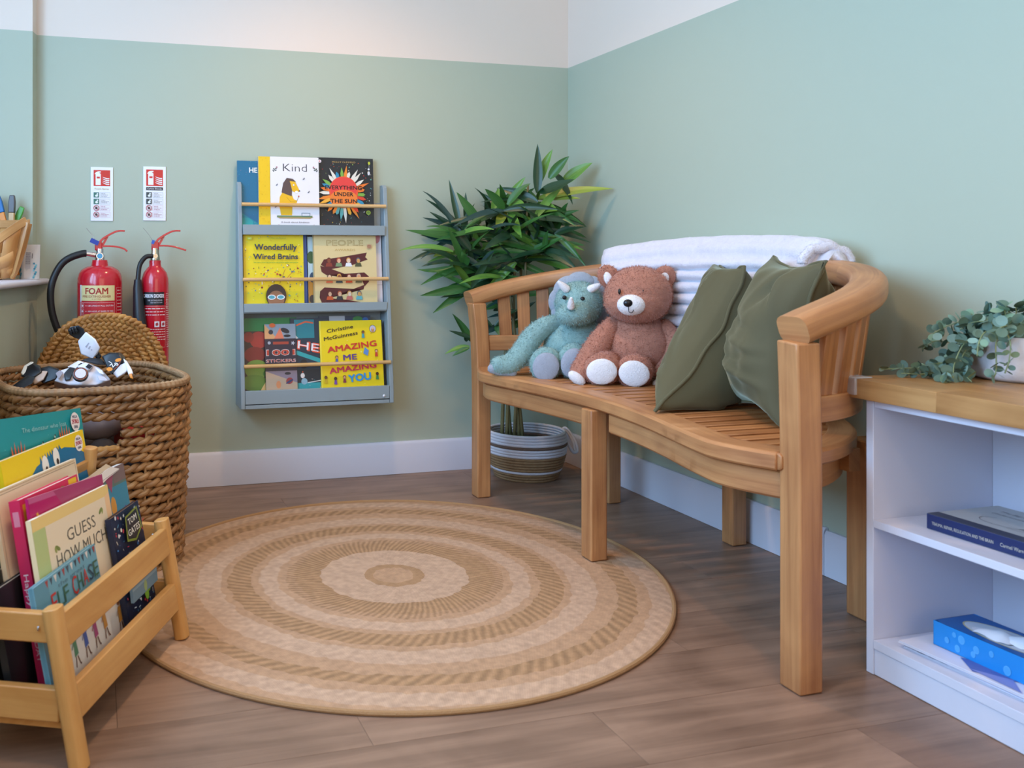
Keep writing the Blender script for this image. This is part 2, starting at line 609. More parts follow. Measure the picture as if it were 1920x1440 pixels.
skirting('baseboard_back', [(-2.11, -0.0005, 0.001), (0.02, -0.0005, 0.001)])
skirting('baseboard_right', [(0.0195, -0.0, 0.001), (0.0195, -1.40, 0.001)])
skirting('baseboard_right', [(0.0195, -1.402, 0.001), (0.0195, -1.878, 0.001)], h=0.122)
for nm, x, yy in (('downlight_back', -1.05, -0.80), ('downlight_front', -1.75, -2.35), ('downlight_mid', -0.9, -2.6)):
    mb = MB().lathe([(0.055, 0), (0.055, -0.006), (0.04, -0.008), (0.036, 0.0)], (x, yy, ZC - 0.001), 24)
    t = part('ceiling_downlight', mb, M_WHITE_PAINT)
    tag(t, {'downlight_back': 'white round recessed ceiling spot nearest the picture book rack wall',
            'downlight_front': 'white round recessed ceiling spot above the wooden floor book stand',
            'downlight_mid': 'white round recessed ceiling spot above the open floor before the round rug'}[nm], 'lamp', 'recessed ceiling spots')

# ================================================================== RUG
def rug_mat():
    m, nt, b = new_mat('woven_jute')
    tc = N(nt, 'ShaderNodeTexCoord')
    sp = N(nt, 'ShaderNodeSeparateXYZ'); nt.links.new(tc.outputs['Object'], sp.inputs[0])
    ln = N(nt, 'ShaderNodeVectorMath', operation='LENGTH')
    cb0 = N(nt, 'ShaderNodeCombineXYZ'); nt.links.new(sp.outputs[0], cb0.inputs[0]); nt.links.new(sp.outputs[1], cb0.inputs[1])
    # wobble the radius slightly
    nz = N(nt, 'ShaderNodeTexNoise'); nz.inputs['Scale'].default_value = 26; nz.inputs['Detail'].default_value = 3
    nt.links.new(tc.outputs['Object'], nz.inputs['Vector'])
    nt.links.new(cb0.outputs[0], ln.inputs[0])
    wb = N(nt, 'ShaderNodeMath', operation='MULTIPLY_ADD'); wb.inputs[1].default_value = 0.03; wb.inputs[2].default_value = -0.015
    nt.links.new(nz.outputs['Fac'], wb.inputs[0])
    ad = N(nt, 'ShaderNodeMath', operation='ADD'); nt.links.new(ln.outputs['Value'], ad.inputs[0]); nt.links.new(wb.outputs[0], ad.inputs[1])
    dv = N(nt, 'ShaderNodeMath', operation='DIVIDE'); dv.inputs[1].default_value = 0.725; nt.links.new(ad.outputs[0], dv.inputs[0])
    L, T, B, D = '#c9a78b', '#c09a79', '#b28c68', '#b7916f'
    bands = [(0, T), (.075, B), (.11, L), (.25, L), (.27, B), (.37, D), (.40, T), (.43, L), (.50, T), (.53, B), (.61, T), (.64, L), (.73, T), (.77, T), (.80, B), (.86, T), (.905, L), (.975, T)]
    cr = N(nt, 'ShaderNodeValToRGB'); cr.color_ramp.interpolation = 'CONSTANT'
    e = cr.color_ramp.elements
    e[0].position = 0; e[0].color = lin(bands[0][1])
    e[1].position = bands[1][0]; e[1].color = lin(bands[1][1])
    for p, c in bands[2:]:
        q = e.new(p); q.color = lin(c)
    nt.links.new(dv.outputs[0], cr.inputs[0])
    # polar hatch in the brown bands
    at = N(nt, 'ShaderNodeMath', operation='ARCTAN2'); nt.links.new(sp.outputs[1], at.inputs[0]); nt.links.new(sp.outputs[0], at.inputs[1])
    am = N(nt, 'ShaderNodeMath', operation='MULTIPLY'); am.inputs[1].default_value = 0.725; nt.links.new(at.outputs[0], am.inputs[0])
    cb = N(nt, 'ShaderNodeCombineXYZ'); nt.links.new(am.outputs[0], cb.inputs[0]); nt.links.new(ln.outputs['Value'], cb.inputs[1])
    w1 = N(nt, 'ShaderNodeTexWave'); w1.wave_type = 'BANDS'; w1.bands_direction = 'DIAGONAL'; w1.inputs['Scale'].default_value = 15; w1.inputs['Distortion'].default_value = 2.0
    nt.links.new(cb.outputs[0], w1.inputs['Vector'])
    # fine weave
    w2 = N(nt, 'ShaderNodeTexWave'); w2.bands_direction = 'X'; w2.inputs['Scale'].default_value = 95; w2.inputs['Distortion'].default_value = 0.8
    w3 = N(nt, 'ShaderNodeTexWave'); w3.bands_direction = 'Y'; w3.inputs['Scale'].default_value = 70; w3.inputs['Distortion'].default_value = 0.8
    rt = N(nt, 'ShaderNodeMapping'); rt.inputs['Rotation'].default_value = (0, 0, 0.5)
    nt.links.new(tc.outputs['Object'], rt.inputs['Vector'])
    nt.links.new(rt.outputs[0], w2.inputs['Vector']); nt.links.new(rt.outputs[0], w3.inputs['Vector'])
    mulw = N(nt, 'ShaderNodeMath', operation='MULTIPLY'); nt.links.new(w2.outputs['Fac'], mulw.inputs[0]); nt.links.new(w3.outputs['Fac'], mulw.inputs[1])
    mr = N(nt, 'ShaderNodeMapRange'); mr.inputs[3].default_value = 0.86; mr.inputs[4].default_value = 1.12; nt.links.new(mulw.outputs[0], mr.inputs[0])
    mr2 = N(nt, 'ShaderNodeMapRange'); mr2.inputs[3].default_value = 0.80; mr2.inputs[4].default_value = 1.14; nt.links.new(w1.outputs['Fac'], mr2.inputs[0])
    ck = N(nt, 'ShaderNodeValToRGB'); ck.color_ramp.interpolation = 'CONSTANT'; ce = ck.color_ramp.elements
    ce[0].position = 0; ce[0].color = (.12, .12, .12, 1); ce[1].position = .27; ce[1].color = (1, 1, 1, 1)
    for p_, v_ in ((.40, .12), (.53, 1), (.61, .12), (.80, 1), (.86, .12), (.905, .35), (.975, 0)):
        q = ce.new(p_); q.color = (v_, v_, v_, 1)
    nt.links.new(dv.outputs[0], ck.inputs[0])
    mk = N(nt, 'ShaderNodeMix'); mk.inputs[2].default_value = 1.0
    nt.links.new(ck.outputs[0], mk.inputs[0]); nt.links.new(mr2.outputs[0], mk.inputs[3])
    mm = N(nt, 'ShaderNodeMath', operation='MULTIPLY'); nt.links.new(mr.outputs[0], mm.inputs[0]); nt.links.new(mk.outputs[0], mm.inputs[1])
    nm = N(nt, 'ShaderNodeTexNoise'); nm.inputs['Scale'].default_value = 60; nm.inputs['Detail'].default_value = 4
    nt.links.new(tc.outputs['Object'], nm.inputs['Vector'])
    mr3 = N(nt, 'ShaderNodeMapRange'); mr3.inputs[1].default_value = .3; mr3.inputs[2].default_value = .7; mr3.inputs[3].default_value = 0.86; mr3.inputs[4].default_value = 1.12; nt.links.new(nm.outputs['Fac'], mr3.inputs[0])
    m4 = N(nt, 'ShaderNodeMath', operation='MULTIPLY'); nt.links.new(mm.outputs[0], m4.inputs[0]); nt.links.new(mr3.outputs[0], m4.inputs[1])
    mx = N(nt, 'ShaderNodeMix', data_type='RGBA', blend_type='MULTIPLY'); mx.inputs[0].default_value = 1
    nt.links.new(cr.outputs[0], mx.inputs[6]); nt.links.new(m4.outputs[0], mx.inputs[7]); nt.links.new(mx.outputs[2], b.inputs['Base Color'])
    b.inputs['Roughness'].default_value = 0.85; b.inputs['Specular IOR Level'].default_value = 0.2
    bp = N(nt, 'ShaderNodeBump'); bp.inputs['Strength'].default_value = 0.35; bp.inputs['Distance'].default_value = 0.002
    nt.links.new(m4.outputs[0], bp.inputs['Height']); nt.links.new(bp.outputs[0], b.inputs['Normal'])
    return m


RUG_C, RUG_R = Vector((-1.127, -1.100, 0.0005)), 0.725
rug = thing('round_rug', 'large round jute rug with concentric woven bands on the plank floor', 'rug', RUG_C)
M_RUG = rug_mat()
prof = [(0.0005, 0.0055)]
for r_, zz in ((.06, .0055), (.08, .0062), (.115, .0055), (.25, .0055), (.27, .0068), (.39, .0068), (.41, .0056), (.5, .0055), (.53, .0066), (.61, .0066), (.63, .0055), (.79, .0055), (.81, .0066), (.86, .0066), (.88, .0055), (.98, .0055), (.99, .004), (.99, 0.0)):
    prof.append((r_ * RUG_R, zz))
EL = Matrix.Rotation(radians(42), 3, 'Z') @ Matrix.Diagonal((1.03, 0.985, 1.0)) @ Matrix.Rotation(radians(-42), 3, 'Z')
part('rug_pile', MB().lathe(prof, (0, 0, 0), 96, EL), M_RUG, rug, Matrix.Translation(RUG_C), label='banded woven field')
bp_ = [EL @ Vector((RUG_R * 0.995 * cos(2 * pi * k / 120), RUG_R * 0.995 * sin(2 * pi * k / 120), 0.005)) + RUG_C for k in range(120)]
part('rug_binding', MB().tube(bp_, 0.0055, 8, closed=True), flat('rug_binding', '#a98258', 0.8, bump=0.5, bscale=300), rug, label='tan stitched edge binding')

# ================================================================== BENCH
M_TEAK = wood('teak', '#cb935f', '#96603a', rough=0.42, su=2.0, sv=60, rand=0.05)
M_TEAK_S = wood('teak_slat', '#c3844e', '#8a5329', rough=0.45, su=2.0, sv=60, rand=0.08)
bench = thing('garden_bench', 'curved teak bench with slatted seat and wrapping backrest along the right wall', 'bench', (-0.35, -1.15, 0))
BC_Y = -1.155


def sgn(x): return 1.0 if x > 0 else (-1.0 if x < 0 else 0.0)


def arc_pt(th, cx_, ax, ay, e=1.0):
    return Vector((cx_ + ax * abs(sin(th)) ** e, BC_Y + ay * sgn(cos(th)) * abs(cos(th)) ** e, 0))


def seat_front_x(y):
    t = (y - BC_Y) / 0.75
    return -0.632 + 0.084 * max(0.0, 1 - (abs(t) / 0.80) ** 2) ** 1.5 + 0.062 * (max(0, abs(t) - 0.78) / 0.22) ** 1.6


SEAT_Z = 0.472
# seat outline: front curve from the far end to the near end, then the back half ellipse
front = [Vector((seat_front_x(yy), yy, 0)) for yy in np.linspace(-0.415, -1.889, 41)]
back = [arc_pt(th, -0.575, 0.565, 0.742) for th in np.linspace(pi, 0, 49)]


def band(pts, w, z0, z1, inward, closed=False):
    """flat curved board following pts; inward shifts the inner edge"""
    mb = MB(); P = [Vector(p) for p in pts]; path = []; nr = []
    for i, p in enumerate(P):
        t = (P[min(i + 1, len(P) - 1)] - P[max(i - 1, 0)]).normalized()
        nr.append(Vector((t.y, -t.x, 0)) * inward); path.append(Vector((p.x, p.y, (z0 + z1) / 2)))
    hh = (z1 - z0) / 2
    r = min(0.006, hh * .5)
    sec = [(0, -hh + r), (r, -hh), (w, -hh), (w, hh), (r, hh), (0, hh - r)]
    mb.sweep(path, sec, normals=nr)
    return mb


# front runs towards -Y: its right-hand side (t.y,-t.x) = (-1,0): inward is +X -> -1
part('seat_front_rail', band(front, 0.075, SEAT_Z - 0.038, SEAT_Z, -1), M_TEAK, bench, bevel=0.003)
part('seat_back_rail', band(back, 0.06, SEAT_Z - 0.036, SEAT_Z - 0.001, -1), M_TEAK, bench, bevel=0.003)
# aprons under the rails, split at the middle leg
ap = [Vector((p.x + 0.022, p.y, 0)) for p in front]
part('apron', band([p for p in ap if p.y > -1.09], 0.022, SEAT_Z - 0.098, SEAT_Z - 0.040, -1), M_TEAK, bench, bevel=0.002)
part('apron', band([p for p in ap if p.y < -1.16], 0.022, SEAT_Z - 0.098, SEAT_Z - 0.040, -1), M_TEAK, bench, bevel=0.002)
ab = [arc_pt(th, -0.575, 0.535, 0.715) for th in np.linspace(pi - 0.06, 0.06, 41)]
part('apron', band(ab, 0.022, SEAT_Z - 0.098, SEAT_Z - 0.040, -1), M_TEAK, bench, bevel=0.002)


def back_x(y):
    t = min(0.999, abs((y - BC_Y) / 0.742))
    return -0.575 + 0.565 * sqrt(1 - t * t)


# seat slats running front to back
ns = 27
for k in range(ns):
    yy = -0.468 - k * (1.374 / (ns - 1))
    x0 = seat_front_x(yy) + 0.076; x1 = back_x(yy) - 0.058
    if abs(yy - BC_Y) > 0.64: x1 -= 0.03
    if x1 - x0 < 0.03: continue
    part('seat_slat', MB().box(((x0 + x1) / 2, yy, SEAT_Z - 0.011), (x1 - x0, 0.034, 0.019)), M_TEAK_S, bench, bevel=0.002, bseg=1)
part('seat_bearer', MB().box((-0.30, BC_Y, SEAT_Z - 0.05), (0.03, 1.30, 0.05)), M_TEAK, bench)


# legs
def leg(name, x, y, z1, sx, sy, top=None, rot=0, z0=0.001):
    mb = MB()
    pts = [(x, y, z0), (x, y, z1 * .5), (x, y, z1)] if top is None else [(x, y, 0.001), (x, y, 0.40), (x + top[0] * .35, y + top[1] * .35, 0.58), (x + top[0], y + top[1], z1)]
    sec = [(-sx / 2, -sy / 2), (sx / 2, -sy / 2), (sx / 2, sy / 2), (-sx / 2, sy / 2)]
    c, q = cos(rot), sin(rot)
    sec = [(a * c - b * q, a * q + b * c) for a, b in sec]
    nr = [Vector((1, 0, 0))] * len(pts)
    mb.sweep(spline(pts, 5), sec, normals=[Vector((1, 0, 0))] * (5 * (len(pts) - 1) + 1))
    o = part(name, mb, M_TEAK, bench, bevel=0.004)
    return o


leg('leg', -0.560, -0.405, 0.70, 0.052, 0.056, (-0.018, 0.0))
leg('leg', -0.535, -1.128, 0.434, 0.052, 0.056, z0=0.008)
leg('leg', -0.540, -1.912, 0.70, 0.056, 0.056, (-0.016, -0.010))
leg('leg', -0.150, -0.60, 0.43, 0.05, 0.05)
leg('leg', -0.045, -1.105, 0.43, 0.05, 0.05)
leg('leg', -0.115, -1.655, 0.43, 0.06, 0.06)
for k, (x, y) in enumerate([(-0.540, -1.912)]):
    part('foot_pad', MB().box((x, y, 0.0035), (0.05, 0.05, 0.005)), fm('#222222', 0.8), bench, label='black plastic foot pad')


# top rail that sweeps from arm to back to arm
def rail_pt(th):
    p = arc_pt(th, -0.60, 0.565, 0.765, 0.88)
    p.z = 0.708 + 0.132 * max(0, sin(th)) ** 0.68
    return p


rail_sec = rrect(0.076, 0.058, 0.02, 4)
segs = [(-0.0, 0.30 * pi), (0.30 * pi, 0.70 * pi), (0.70 * pi, pi)]
for a, b_ in segs:
    pts = []
    if a <= 0: pts.append(Vector((-0.602, rail_pt(0).y - 0.0, 0.712)))
    pts += [rail_pt(t) for t in np.linspace(max(a, 0.03), min(b_, pi - 0.09), 28)]
    if b_ >= pi: pts.append(Vector((-0.566, rail_pt(pi - .05).y, 0.722)))
    part('arm_rail' if (a <= 0 or b_ >= pi) else 'back_rail', MB().sweep(pts, rail_sec), M_TEAK, bench, sharp=35)


# lower back rail and upright back slats
def low_pt(th):
    p = arc_pt(th, -0.585, 0.535, 0.742, 0.92); p.z = 0.556; return p


lp = [low_pt(t) for t in np.linspace(0.07, pi - 0.07, 60)]
part('lower_back_rail', MB().sweep(lp, [(-.014, -.027), (.014, -.027), (.014, .027), (-.014, .027)]), M_TEAK, bench, bevel=0.003)
th = 0.16
acc = 0; last = low_pt(0.0); k = 0
tt = 0.0; nxt = 0.115; tot = 0
while tt < pi - 0.05:
    tt += 0.004; p = low_pt(tt); tot += (p - last).length; last = p
    if tot >= nxt and tt < pi - 0.09:
        nxt += 0.067
        q0 = low_pt(tt); q1 = rail_pt(tt)
        t = (low_pt(tt + .01) - low_pt(tt - .01)).normalized(); n = Vector((t.y, -t.x, 0))
        a0 = Vector((q0.x, q0.y, q0.z + 0.020)); a1 = Vector((q1.x, q1.y, q1.z - 0.022))
        part('back_slat', MB().sweep([a0, (a0 + a1) / 2, a1], [(-.022, -.008), (.022, -.008), (.022, .008), (-.022, .008)], normals=[t, t, t]), M_TEAK_S, bench, bevel=0.002, bseg=1)

# ================================================================== CABINET
CXF, CY0, CY1 = -0.349, -1.884, -2.72
cab = thing('open_shelf_cabinet', 'white open shelf unit with thick oak top against the right wall', 'cabinet', (-0.17, -2.3, 0))
M_LAM = flat('white_laminate', '#dadbe8', 0.35)
CT = 0.572
part('side_panel', MB().box(((CXF + 0.0) / 2, CY0 - 0.009, CT / 2), (-CXF, 0.018, CT - 0.001)), M_LAM, cab, bevel=0.001)
part('side_panel', MB().box(((CXF + 0.0) / 2, CY1 + 0.009, CT / 2), (-CXF, 0.018, CT - 0.001)), M_LAM, cab, bevel=0.001)
part('back_panel', MB().box((-0.022, (CY0 + CY1) / 2, CT / 2), (0.012, CY0 - CY1 - 0.037, CT - 0.002)), M_LAM, cab)
part('shelf', MB().box((CXF / 2 - 0.016, (CY0 + CY1) / 2, 0.3145), (-CXF - 0.030, CY0 - CY1 - 0.037, 0.016)), M_LAM, cab, bevel=0.001)
part('bottom_shelf', MB().box((CXF / 2 - 0.016, (CY0 + CY1) / 2, 0.064), (-CXF - 0.030, CY0 - CY1 - 0.037, 0.018)), M_LAM, cab, bevel=0.001)
part('plinth', MB().box((CXF + 0.010, (CY0 + CY1) / 2, 0.0275), (0.016, CY0 - CY1 - 0.037, 0.053)), M_LAM, cab, bevel=0.001)
part('top_rail', MB().box((CXF + 0.016, (CY0 + CY1) / 2, CT - 0.0085), (0.030, CY0 - CY1 - 0.037, 0.016)), M_LAM, cab, bevel=0.001)
M_OAK = wood('oak_worktop', '#c5965f', '#9a6a3a', rough=0.38, su=2.2, sv=40, rand=0.10)
tops = []
y0 = -1.846
for i, wdt in enumerate((0.075, 0.075, 0.075, 0.075, 0.074)):
    x = -0.372 + 0.0375 + i * 0.075
    # staves, staggered finger joints along each
    yy = y0; j = 0
    cuts = [0.22 + 0.09 * ((i * 7) % 4), 0.30, 0.26, 0.4]
    while yy > CY1 - 0.02:
        l = min(cuts[j % 4], yy - (CY1 - 0.02))
        if l < 0.01: break
        part('worktop_stave', MB().box((x, yy - l / 2, CT + 0.0205), (wdt + (0.0 if i < 4 else 0), l, 0.040)), M_OAK, cab, bevel=0.0006, bseg=1)
        yy -= l; j += 1
# clear plastic corner guard
cg = MB().box((-0.374, -1.863, CT + 0.0245), (0.007, 0.04, 0.034)).box((-0.353, -1.8425, CT + 0.0245), (0.046, 0.007, 0.034)).box((-0.355, -1.862, CT + 0.0425), (0.045, 0.044, 0.003))
M_CLEAR = flat('clear_plastic', '#dfe6f2', 0.12, alpha=0.45)
cgo = part('corner_guard', cg, M_CLEAR, None, bevel=0.002)
tag(cgo, 'small clear plastic guard on the left corner of the oak worktop', 'guard')

# ================================================================== BOOKS (general)
M_PAGES = flat('paper_pages', '#e9e0cf', 0.8)


def book(name, label, o, ex, ey, w, h, t, cover, spine=None, group=None, prn=None, soft=False, back=None, pages=None, cat='book', spine_print=None):
    """o = lower left corner of the front cover; ex to the right, ey up along the cover; thickness t goes behind (-n)"""
    o = Vector(o); ex = Vector(ex).normalized(); ey = Vector(ey).normalized(); n = ex.cross(ey).normalized()
    M = Matrix((ex, ey, n)).transposed()
    T = thing(name, label, cat, o + ex * w / 2 - n * t / 2, group)
    ct = 0.0008 if soft else 0.0022

    def bx(mb, x0, x1, y0, y1, z0, z1):
        c = o + ex * (x0 + x1) / 2 + ey * (y0 + y1) / 2 + n * (z0 + z1) / 2
        mb.box(c, (x1 - x0, y1 - y0, z1 - z0), M)
    bx_ = MB(); bx(bx_, 0, w, 0, h, -ct, 0)
    part('front_cover', bx_, fm(cover, 0.3), T)
    bx_ = MB(); bx(bx_, 0, w, 0, h, -t, -t + ct)
    part('back_cover', bx_, fm(back or cover, 0.35), T)
    bx_ = MB(); bx(bx_, 0, ct, 0, h, -t + ct, -ct)
    part('spine', bx_, fm(spine or cover, 0.35), T)
    e = 0.0005 if soft else 0.003
    bx_ = MB(); bx(bx_, ct, w - e, e, h - e, -t + ct, -ct)
    part('pages', bx_, pages or M_PAGES, T)
    if prn: prn.build('cover_print', T, plane_fn(o, ex, ey))
    if spine_print: spine_print.build('spine_print', T, plane_fn(o - n * t, n, ey))
    return T


def scatter(P, x0, y0, x1, y1, n, cols, r0, r1, seed, keep=None):
    r = random.Random(seed)
    for _ in range(n):
        x, y = r.uniform(x0, x1), r.uniform(y0, y1)
        if keep and not keep(x, y): continue
        s = r.uniform(r0, r1); c = r.choice(cols); k = r.random()
        if k < .4: P.ell(x, y, s, s * r.uniform(.5, 1), c, 10, r.uniform(0, 3))
        elif k < .65: P.star(x, y, s, s * .4, r.choice((4, 5, 6)), c, r.random() * 3)
        else:
            a = r.uniform(0, pi); P.line([(x - s * cos(a), y - s * sin(a)), (x + s * cos(a), y + s * sin(a))], s * .45, c)


def sprig(P, x, y, s, flip=1, col='#4d5a50', flower='#c9a0a4'):
    P.line([(x, y), (x + flip * s * .5, y + s * .9)], s * .06, col)
    for k, (dx, dy, a) in enumerate(((.0, .25, 2.2), (.5, .35, .4), (.15, .6, 2.4), (.62, .75, .5))):
        P.ell(x + flip * dx * s, y + dy * s, s * .26, s * .13, col, 10, a if flip > 0 else pi - a)
    P.ell(x + flip * s * .75, y + s * 1.0, s * .2, s * .2, flower, 12); P.ell(x + flip * s * .75, y + s * 1.0, s * .1, s * .1, '#8f5f68', 8)


# ================================================================== WALL BOOK RACK
M_RACK = flat('grey_painted_wood', '#93a1a6', 0.4)
M_ROD = wood('beech_rod', '#e3bb82', '#c99a5c', rough=0.4, su=3, sv=40)
RX0, RX1 = -1.392, -0.800
rack = thing('wall_book_rack', 'grey painted three-tier picture book rack with beech rods on back wall', 'book rack', (-1.1, 0, 0.30))
for x in (RX0 + 0.008, RX1 - 0.008):
    prof = [(-0.001, 0.305), (-0.001, 1.15), (-0.030, 1.15), (-0.044, 1.138), (-0.060, 1.0), (-0.13, 0.345), (-0.13, 0.305)]
    M = Matrix(((0, 0, 1, x - 0.008), (1, 0, 0, 0), (0, 1, 0, 0), (0, 0, 0, 1)))
    part('side_panel', MB().prism(prof, 0, 0.016, M), M_RACK, rack, bevel=0.002)
part('back_board', MB().box((-1.096, -0.006, 0.75), (RX1 - RX0 - 0.034, 0.010, 0.66)), M_RACK, rack)
WI = RX1 - RX0 - 0.034
XM = (RX0 + RX1) / 2
# tiers: (ledge z, ledge depth, front board bottom z, front board top z, rod y, rod z)
TIERS = [(0.968, 0.066, 0.950, 0.988, -0.066, 1.064), (0.668, 0.092, 0.660, 0.692, -0.096, 0.782), (0.362, 0.122, 0.322, 0.372, -0.124, 0.462)]
for z, d, b0, b1, ry, rz in TIERS:
    part('ledge', MB().box((XM, -d / 2 - 0.012, z - 0.006), (WI, d - 0.022, 0.012)), M_RACK, rack, bevel=0.001)
    part('ledge_front', MB().box((XM, -d - 0.001, (b0 + b1) / 2), (WI, 0.012, b1 - b0)), M_RACK, rack, bevel=0.0015)
    part('rod', MB().tube([(RX0 + 0.012, ry, rz), (RX1 - 0.012, ry, rz)], 0.0072, 14), M_ROD, rack, label='pale beech rod')
part('bottom_board', MB().box((XM, -0.066, 0.312), (WI, 0.125, 0.014)), M_RACK, rack, bevel=0.001)
part('cap_screw', MB().lathe([(0, 0.003), (0.004, 0.002), (0.0055, 0)], (RX1 - 0.040, -0.1305, 0.334), 12, Matrix.Rotation(pi / 2, 3, 'X')), fm('#e8eaf0', .3), rack, label='white screw cap')


def on_rack(tier, u0, v0, u1, v1, lean=0.035, off=0.0, rot=0):
    """book whose front face spans the given picture box; returns o, ex, ey, w, h on a plane leaning back to the wall"""
    z, d, b0, b1, ry, rz = TIERS[tier]
    yb = -(d - 0.012) + off; yt = yb + lean
    p00 = at_y(u0, v1, yb); p10 = at_y(u1, v1, yb); p01 = at_y(u0, v0, yt)
    zb = z + 0.001
    h = sqrt((p01.z - zb) ** 2 + lean ** 2)
    ey = Vector((0, lean, p01.z - zb)).normalized()
    ex = Vector((cos(rot), 0, sin(rot)))
    if rot: ey = (ey - ex * ey.dot(ex)).normalized()
    return Vector((p00.x, yb, zb)), ex, ey, p10.x - p00.x, h


# --- top tier
o, ex, ey, w_, h_ = on_rack(0, 446, 301, 560, 425, 0.020, 0.013)
P = Print(); P.rect(0, 0, w_, h_, '#0f6d92'); P.poly([(0, 0), (w_ * .5, 0), (0, h_ * .28)], '#0c8c9c')
P.ell(w_ * .12, h_ * .1, .03, .02, '#1fa3a4'); scatter(P, 0, 0, w_ * .35, h_, 26, ['#8fd0e0', '#3fa2bd', '#d98a7a'], .0006, .0016, 3)
P.text('HE', w_ * .26, h_ * .865, .0185, '#f2f6f4', bold=0.060)
book('picture_book', 'dark blue picture book half hidden behind the white book, top tier left', o, ex, ey, w_, h_, .007, '#0f6d92', group=None, prn=P)

o, ex, ey, w_, h_ = on_rack(0, 486, 293, 599, 425, 0.020, 0.0)
P = Print()
P.rect(0, 0, w_ * .19, h_, '#f4c71a'); scatter(P, .001, 0, w_ * .175, h_, 60, ['#e5b50c', '#edbd10'], .001, .003, 5)
P.rect(w_ * .19, 0, w_, h_, '#f1eef2')
P.text('Kind', w_ * .60, h_ * .855, .030, '#2e2b33', w=w_ * .40, bold=-.012)
sprig(P, w_ * .24, h_ * .79, .018); sprig(P, w_ * .97, h_ * .80, .018, -1)
# generic big-maned animal holding a flower
P.poly([(w_ * .33, h_ * .33), (w_ * .34, h_ * .45), (w_ * .40, h_ * .53), (w_ * .52, h_ * .53), (w_ * .57, h_ * .42), (w_ * .63, h_ * .40), (w_ * .62, h_ * .37), (w_ * .55, h_ * .355), (w_ * .54, h_ * .20), (w_ * .36, h_ * .20)], '#f0bb1e')
P.line([(w_ * .45, h_ * .45), (w_ * .52, h_ * .385), (w_ * .60, h_ * .385)], .0012, '#b98a10')
P.poly([(w_ * .37, h_ * .51), (w_ * .40, h_ * .64), (w_ * .46, h_ * .71), (w_ * .56, h_ * .70), (w_ * .61, h_ * .66), (w_ * .55, h_ * .60), (w_ * .54, h_ * .46), (w_ * .50, h_ * .47)], '#5d4a48')
P.poly([(w_ * .51, h_ * .67), (w_ * .60, h_ * .66), (w_ * .67, h_ * .54), (w_ * .63, h_ * .50), (w_ * .55, h_ * .53), (w_ * .53, h_ * .60)], '#f0bb1e')
P.ell(w_ * .62, h_ * .52, .006, .0045, '#ffffff'); P.ell(w_ * .668, h_ * .535, .003, .0025, '#4a3b3a'); P.ell(w_ * .575, h_ * .615, .003, .003, '#ffffff'); P.ell(w_ * .578, h_ * .615, .001, .001, '#222222')
P.line([(w_ * .62, h_ * .39), (w_ * .65, h_ * .45)], .001, '#55724a'); P.ell(w_ * .655, h_ * .46, .003, .003, '#c05a3a')
P.poly([(w_ * .28, h_ * .175), (w_ * .9, h_ * .175), (w_ * .84, h_ * .155), (w_ * .34, h_ * .155)], '#b99a62'); P.rect(w_ * .29, h_ * .172, w_ * .88, h_ * .195, '#6d8a62')
P.frame(w_ * .70, h_ * .185, w_ * .84, h_ * .235, .0015, '#35657f')
for bx_, by_ in ((.29, .61), (.74, .70), (.82, .52), (.27, .31)):
    P.ell(w_ * bx_, h_ * by_, .004, .0018, '#59606a', 8, .6); P.ell(w_ * bx_ + .003, h_ * by_ + .003, .003, .0014, '#7b828c', 8, 1.8)
P.text('A book about kindness', w_ * .59, h_ * .105, .0058, '#4a4652', w=w_ * .47, bold=0)
P.text('illustrated by', w_ * .59, h_ * .06, .0035, '#6a6672', w=w_ * .22, bold=0); P.text('Axel Scheffler', w_ * .59, h_ * .022, .006, '#4d4a5c', w=w_ * .3, bold=0)
sprig(P, w_ * .27, h_ * .01, .015); sprig(P, w_ * .95, h_ * .01, .015, -1)
book('picture_book', 'white picture book with a broad yellow spine strip, top tier centre', o, ex, ey, w_, h_, .012, '#f1eef2', '#f4c71a', prn=P)

o, ex, ey, w_, h_ = on_rack(0, 598, 295, 702, 425, 0.020, 0.013)
P = Print(); P.rect(0, 0, w_, h_, '#262a2e')
scatter(P, .003, .003, w_ - .003, h_ * .93, 150, ['#e8642a', '#f2c230', '#6fb2a0', '#e7e3da', '#9dc24b', '#c8343a', '#d6d9dc', '#3f8ba0'], .0008, .0028, 8)
cx_, cy_ = w_ * .44, h_ * .50
rr = random.Random(4)
for k in range(30):
    a = 2 * pi * k / 30 + rr.uniform(-.05, .05); L_ = w_ * rr.uniform(.38, .52); b_ = .10
    P.poly([(cx_ + w_ * .24 * cos(a - b_), cy_ + w_ * .24 * sin(a - b_)), (cx_ + w_ * .36 * cos(a - b_ * .8), cy_ + w_ * .36 * sin(a - b_ * .8)), (cx_ + L_ * cos(a), cy_ + L_ * sin(a)), (cx_ + w_ * .36 * cos(a + b_ * .8), cy_ + w_ * .36 * sin(a + b_ * .8)), (cx_ + w_ * .24 * cos(a + b_), cy_ + w_ * .24 * sin(a + b_))],
           rr.choice(['#ef7a2c', '#f3b23a', '#d9432f', '#63b0ac', '#e9e4d6', '#f08a2e', '#7fb04a', '#2f8fb4']))
P.ell(cx_, cy_ + .01, w_ * .26, w_ * .26, '#ee5a34', 30); P.ell(cx_, cy_ + .018, w_ * .24, w_ * .21, '#e8433f', 30); P.ell(cx_, cy_ - .02, w_ * .25, w_ * .16, '#f08232', 30)
P.text('EVERYTHING', cx_, h_ * .585, .0145, '#231a18', w=w_ * .66, bold=0.060)
P.text('UNDER', cx_, h_ * .495, .0145, '#231a18', w=w_ * .34, bold=0.060)
P.text('THE SUN', cx_, h_ * .40, .0145, '#231a18', w=w_ * .48, bold=0.060)
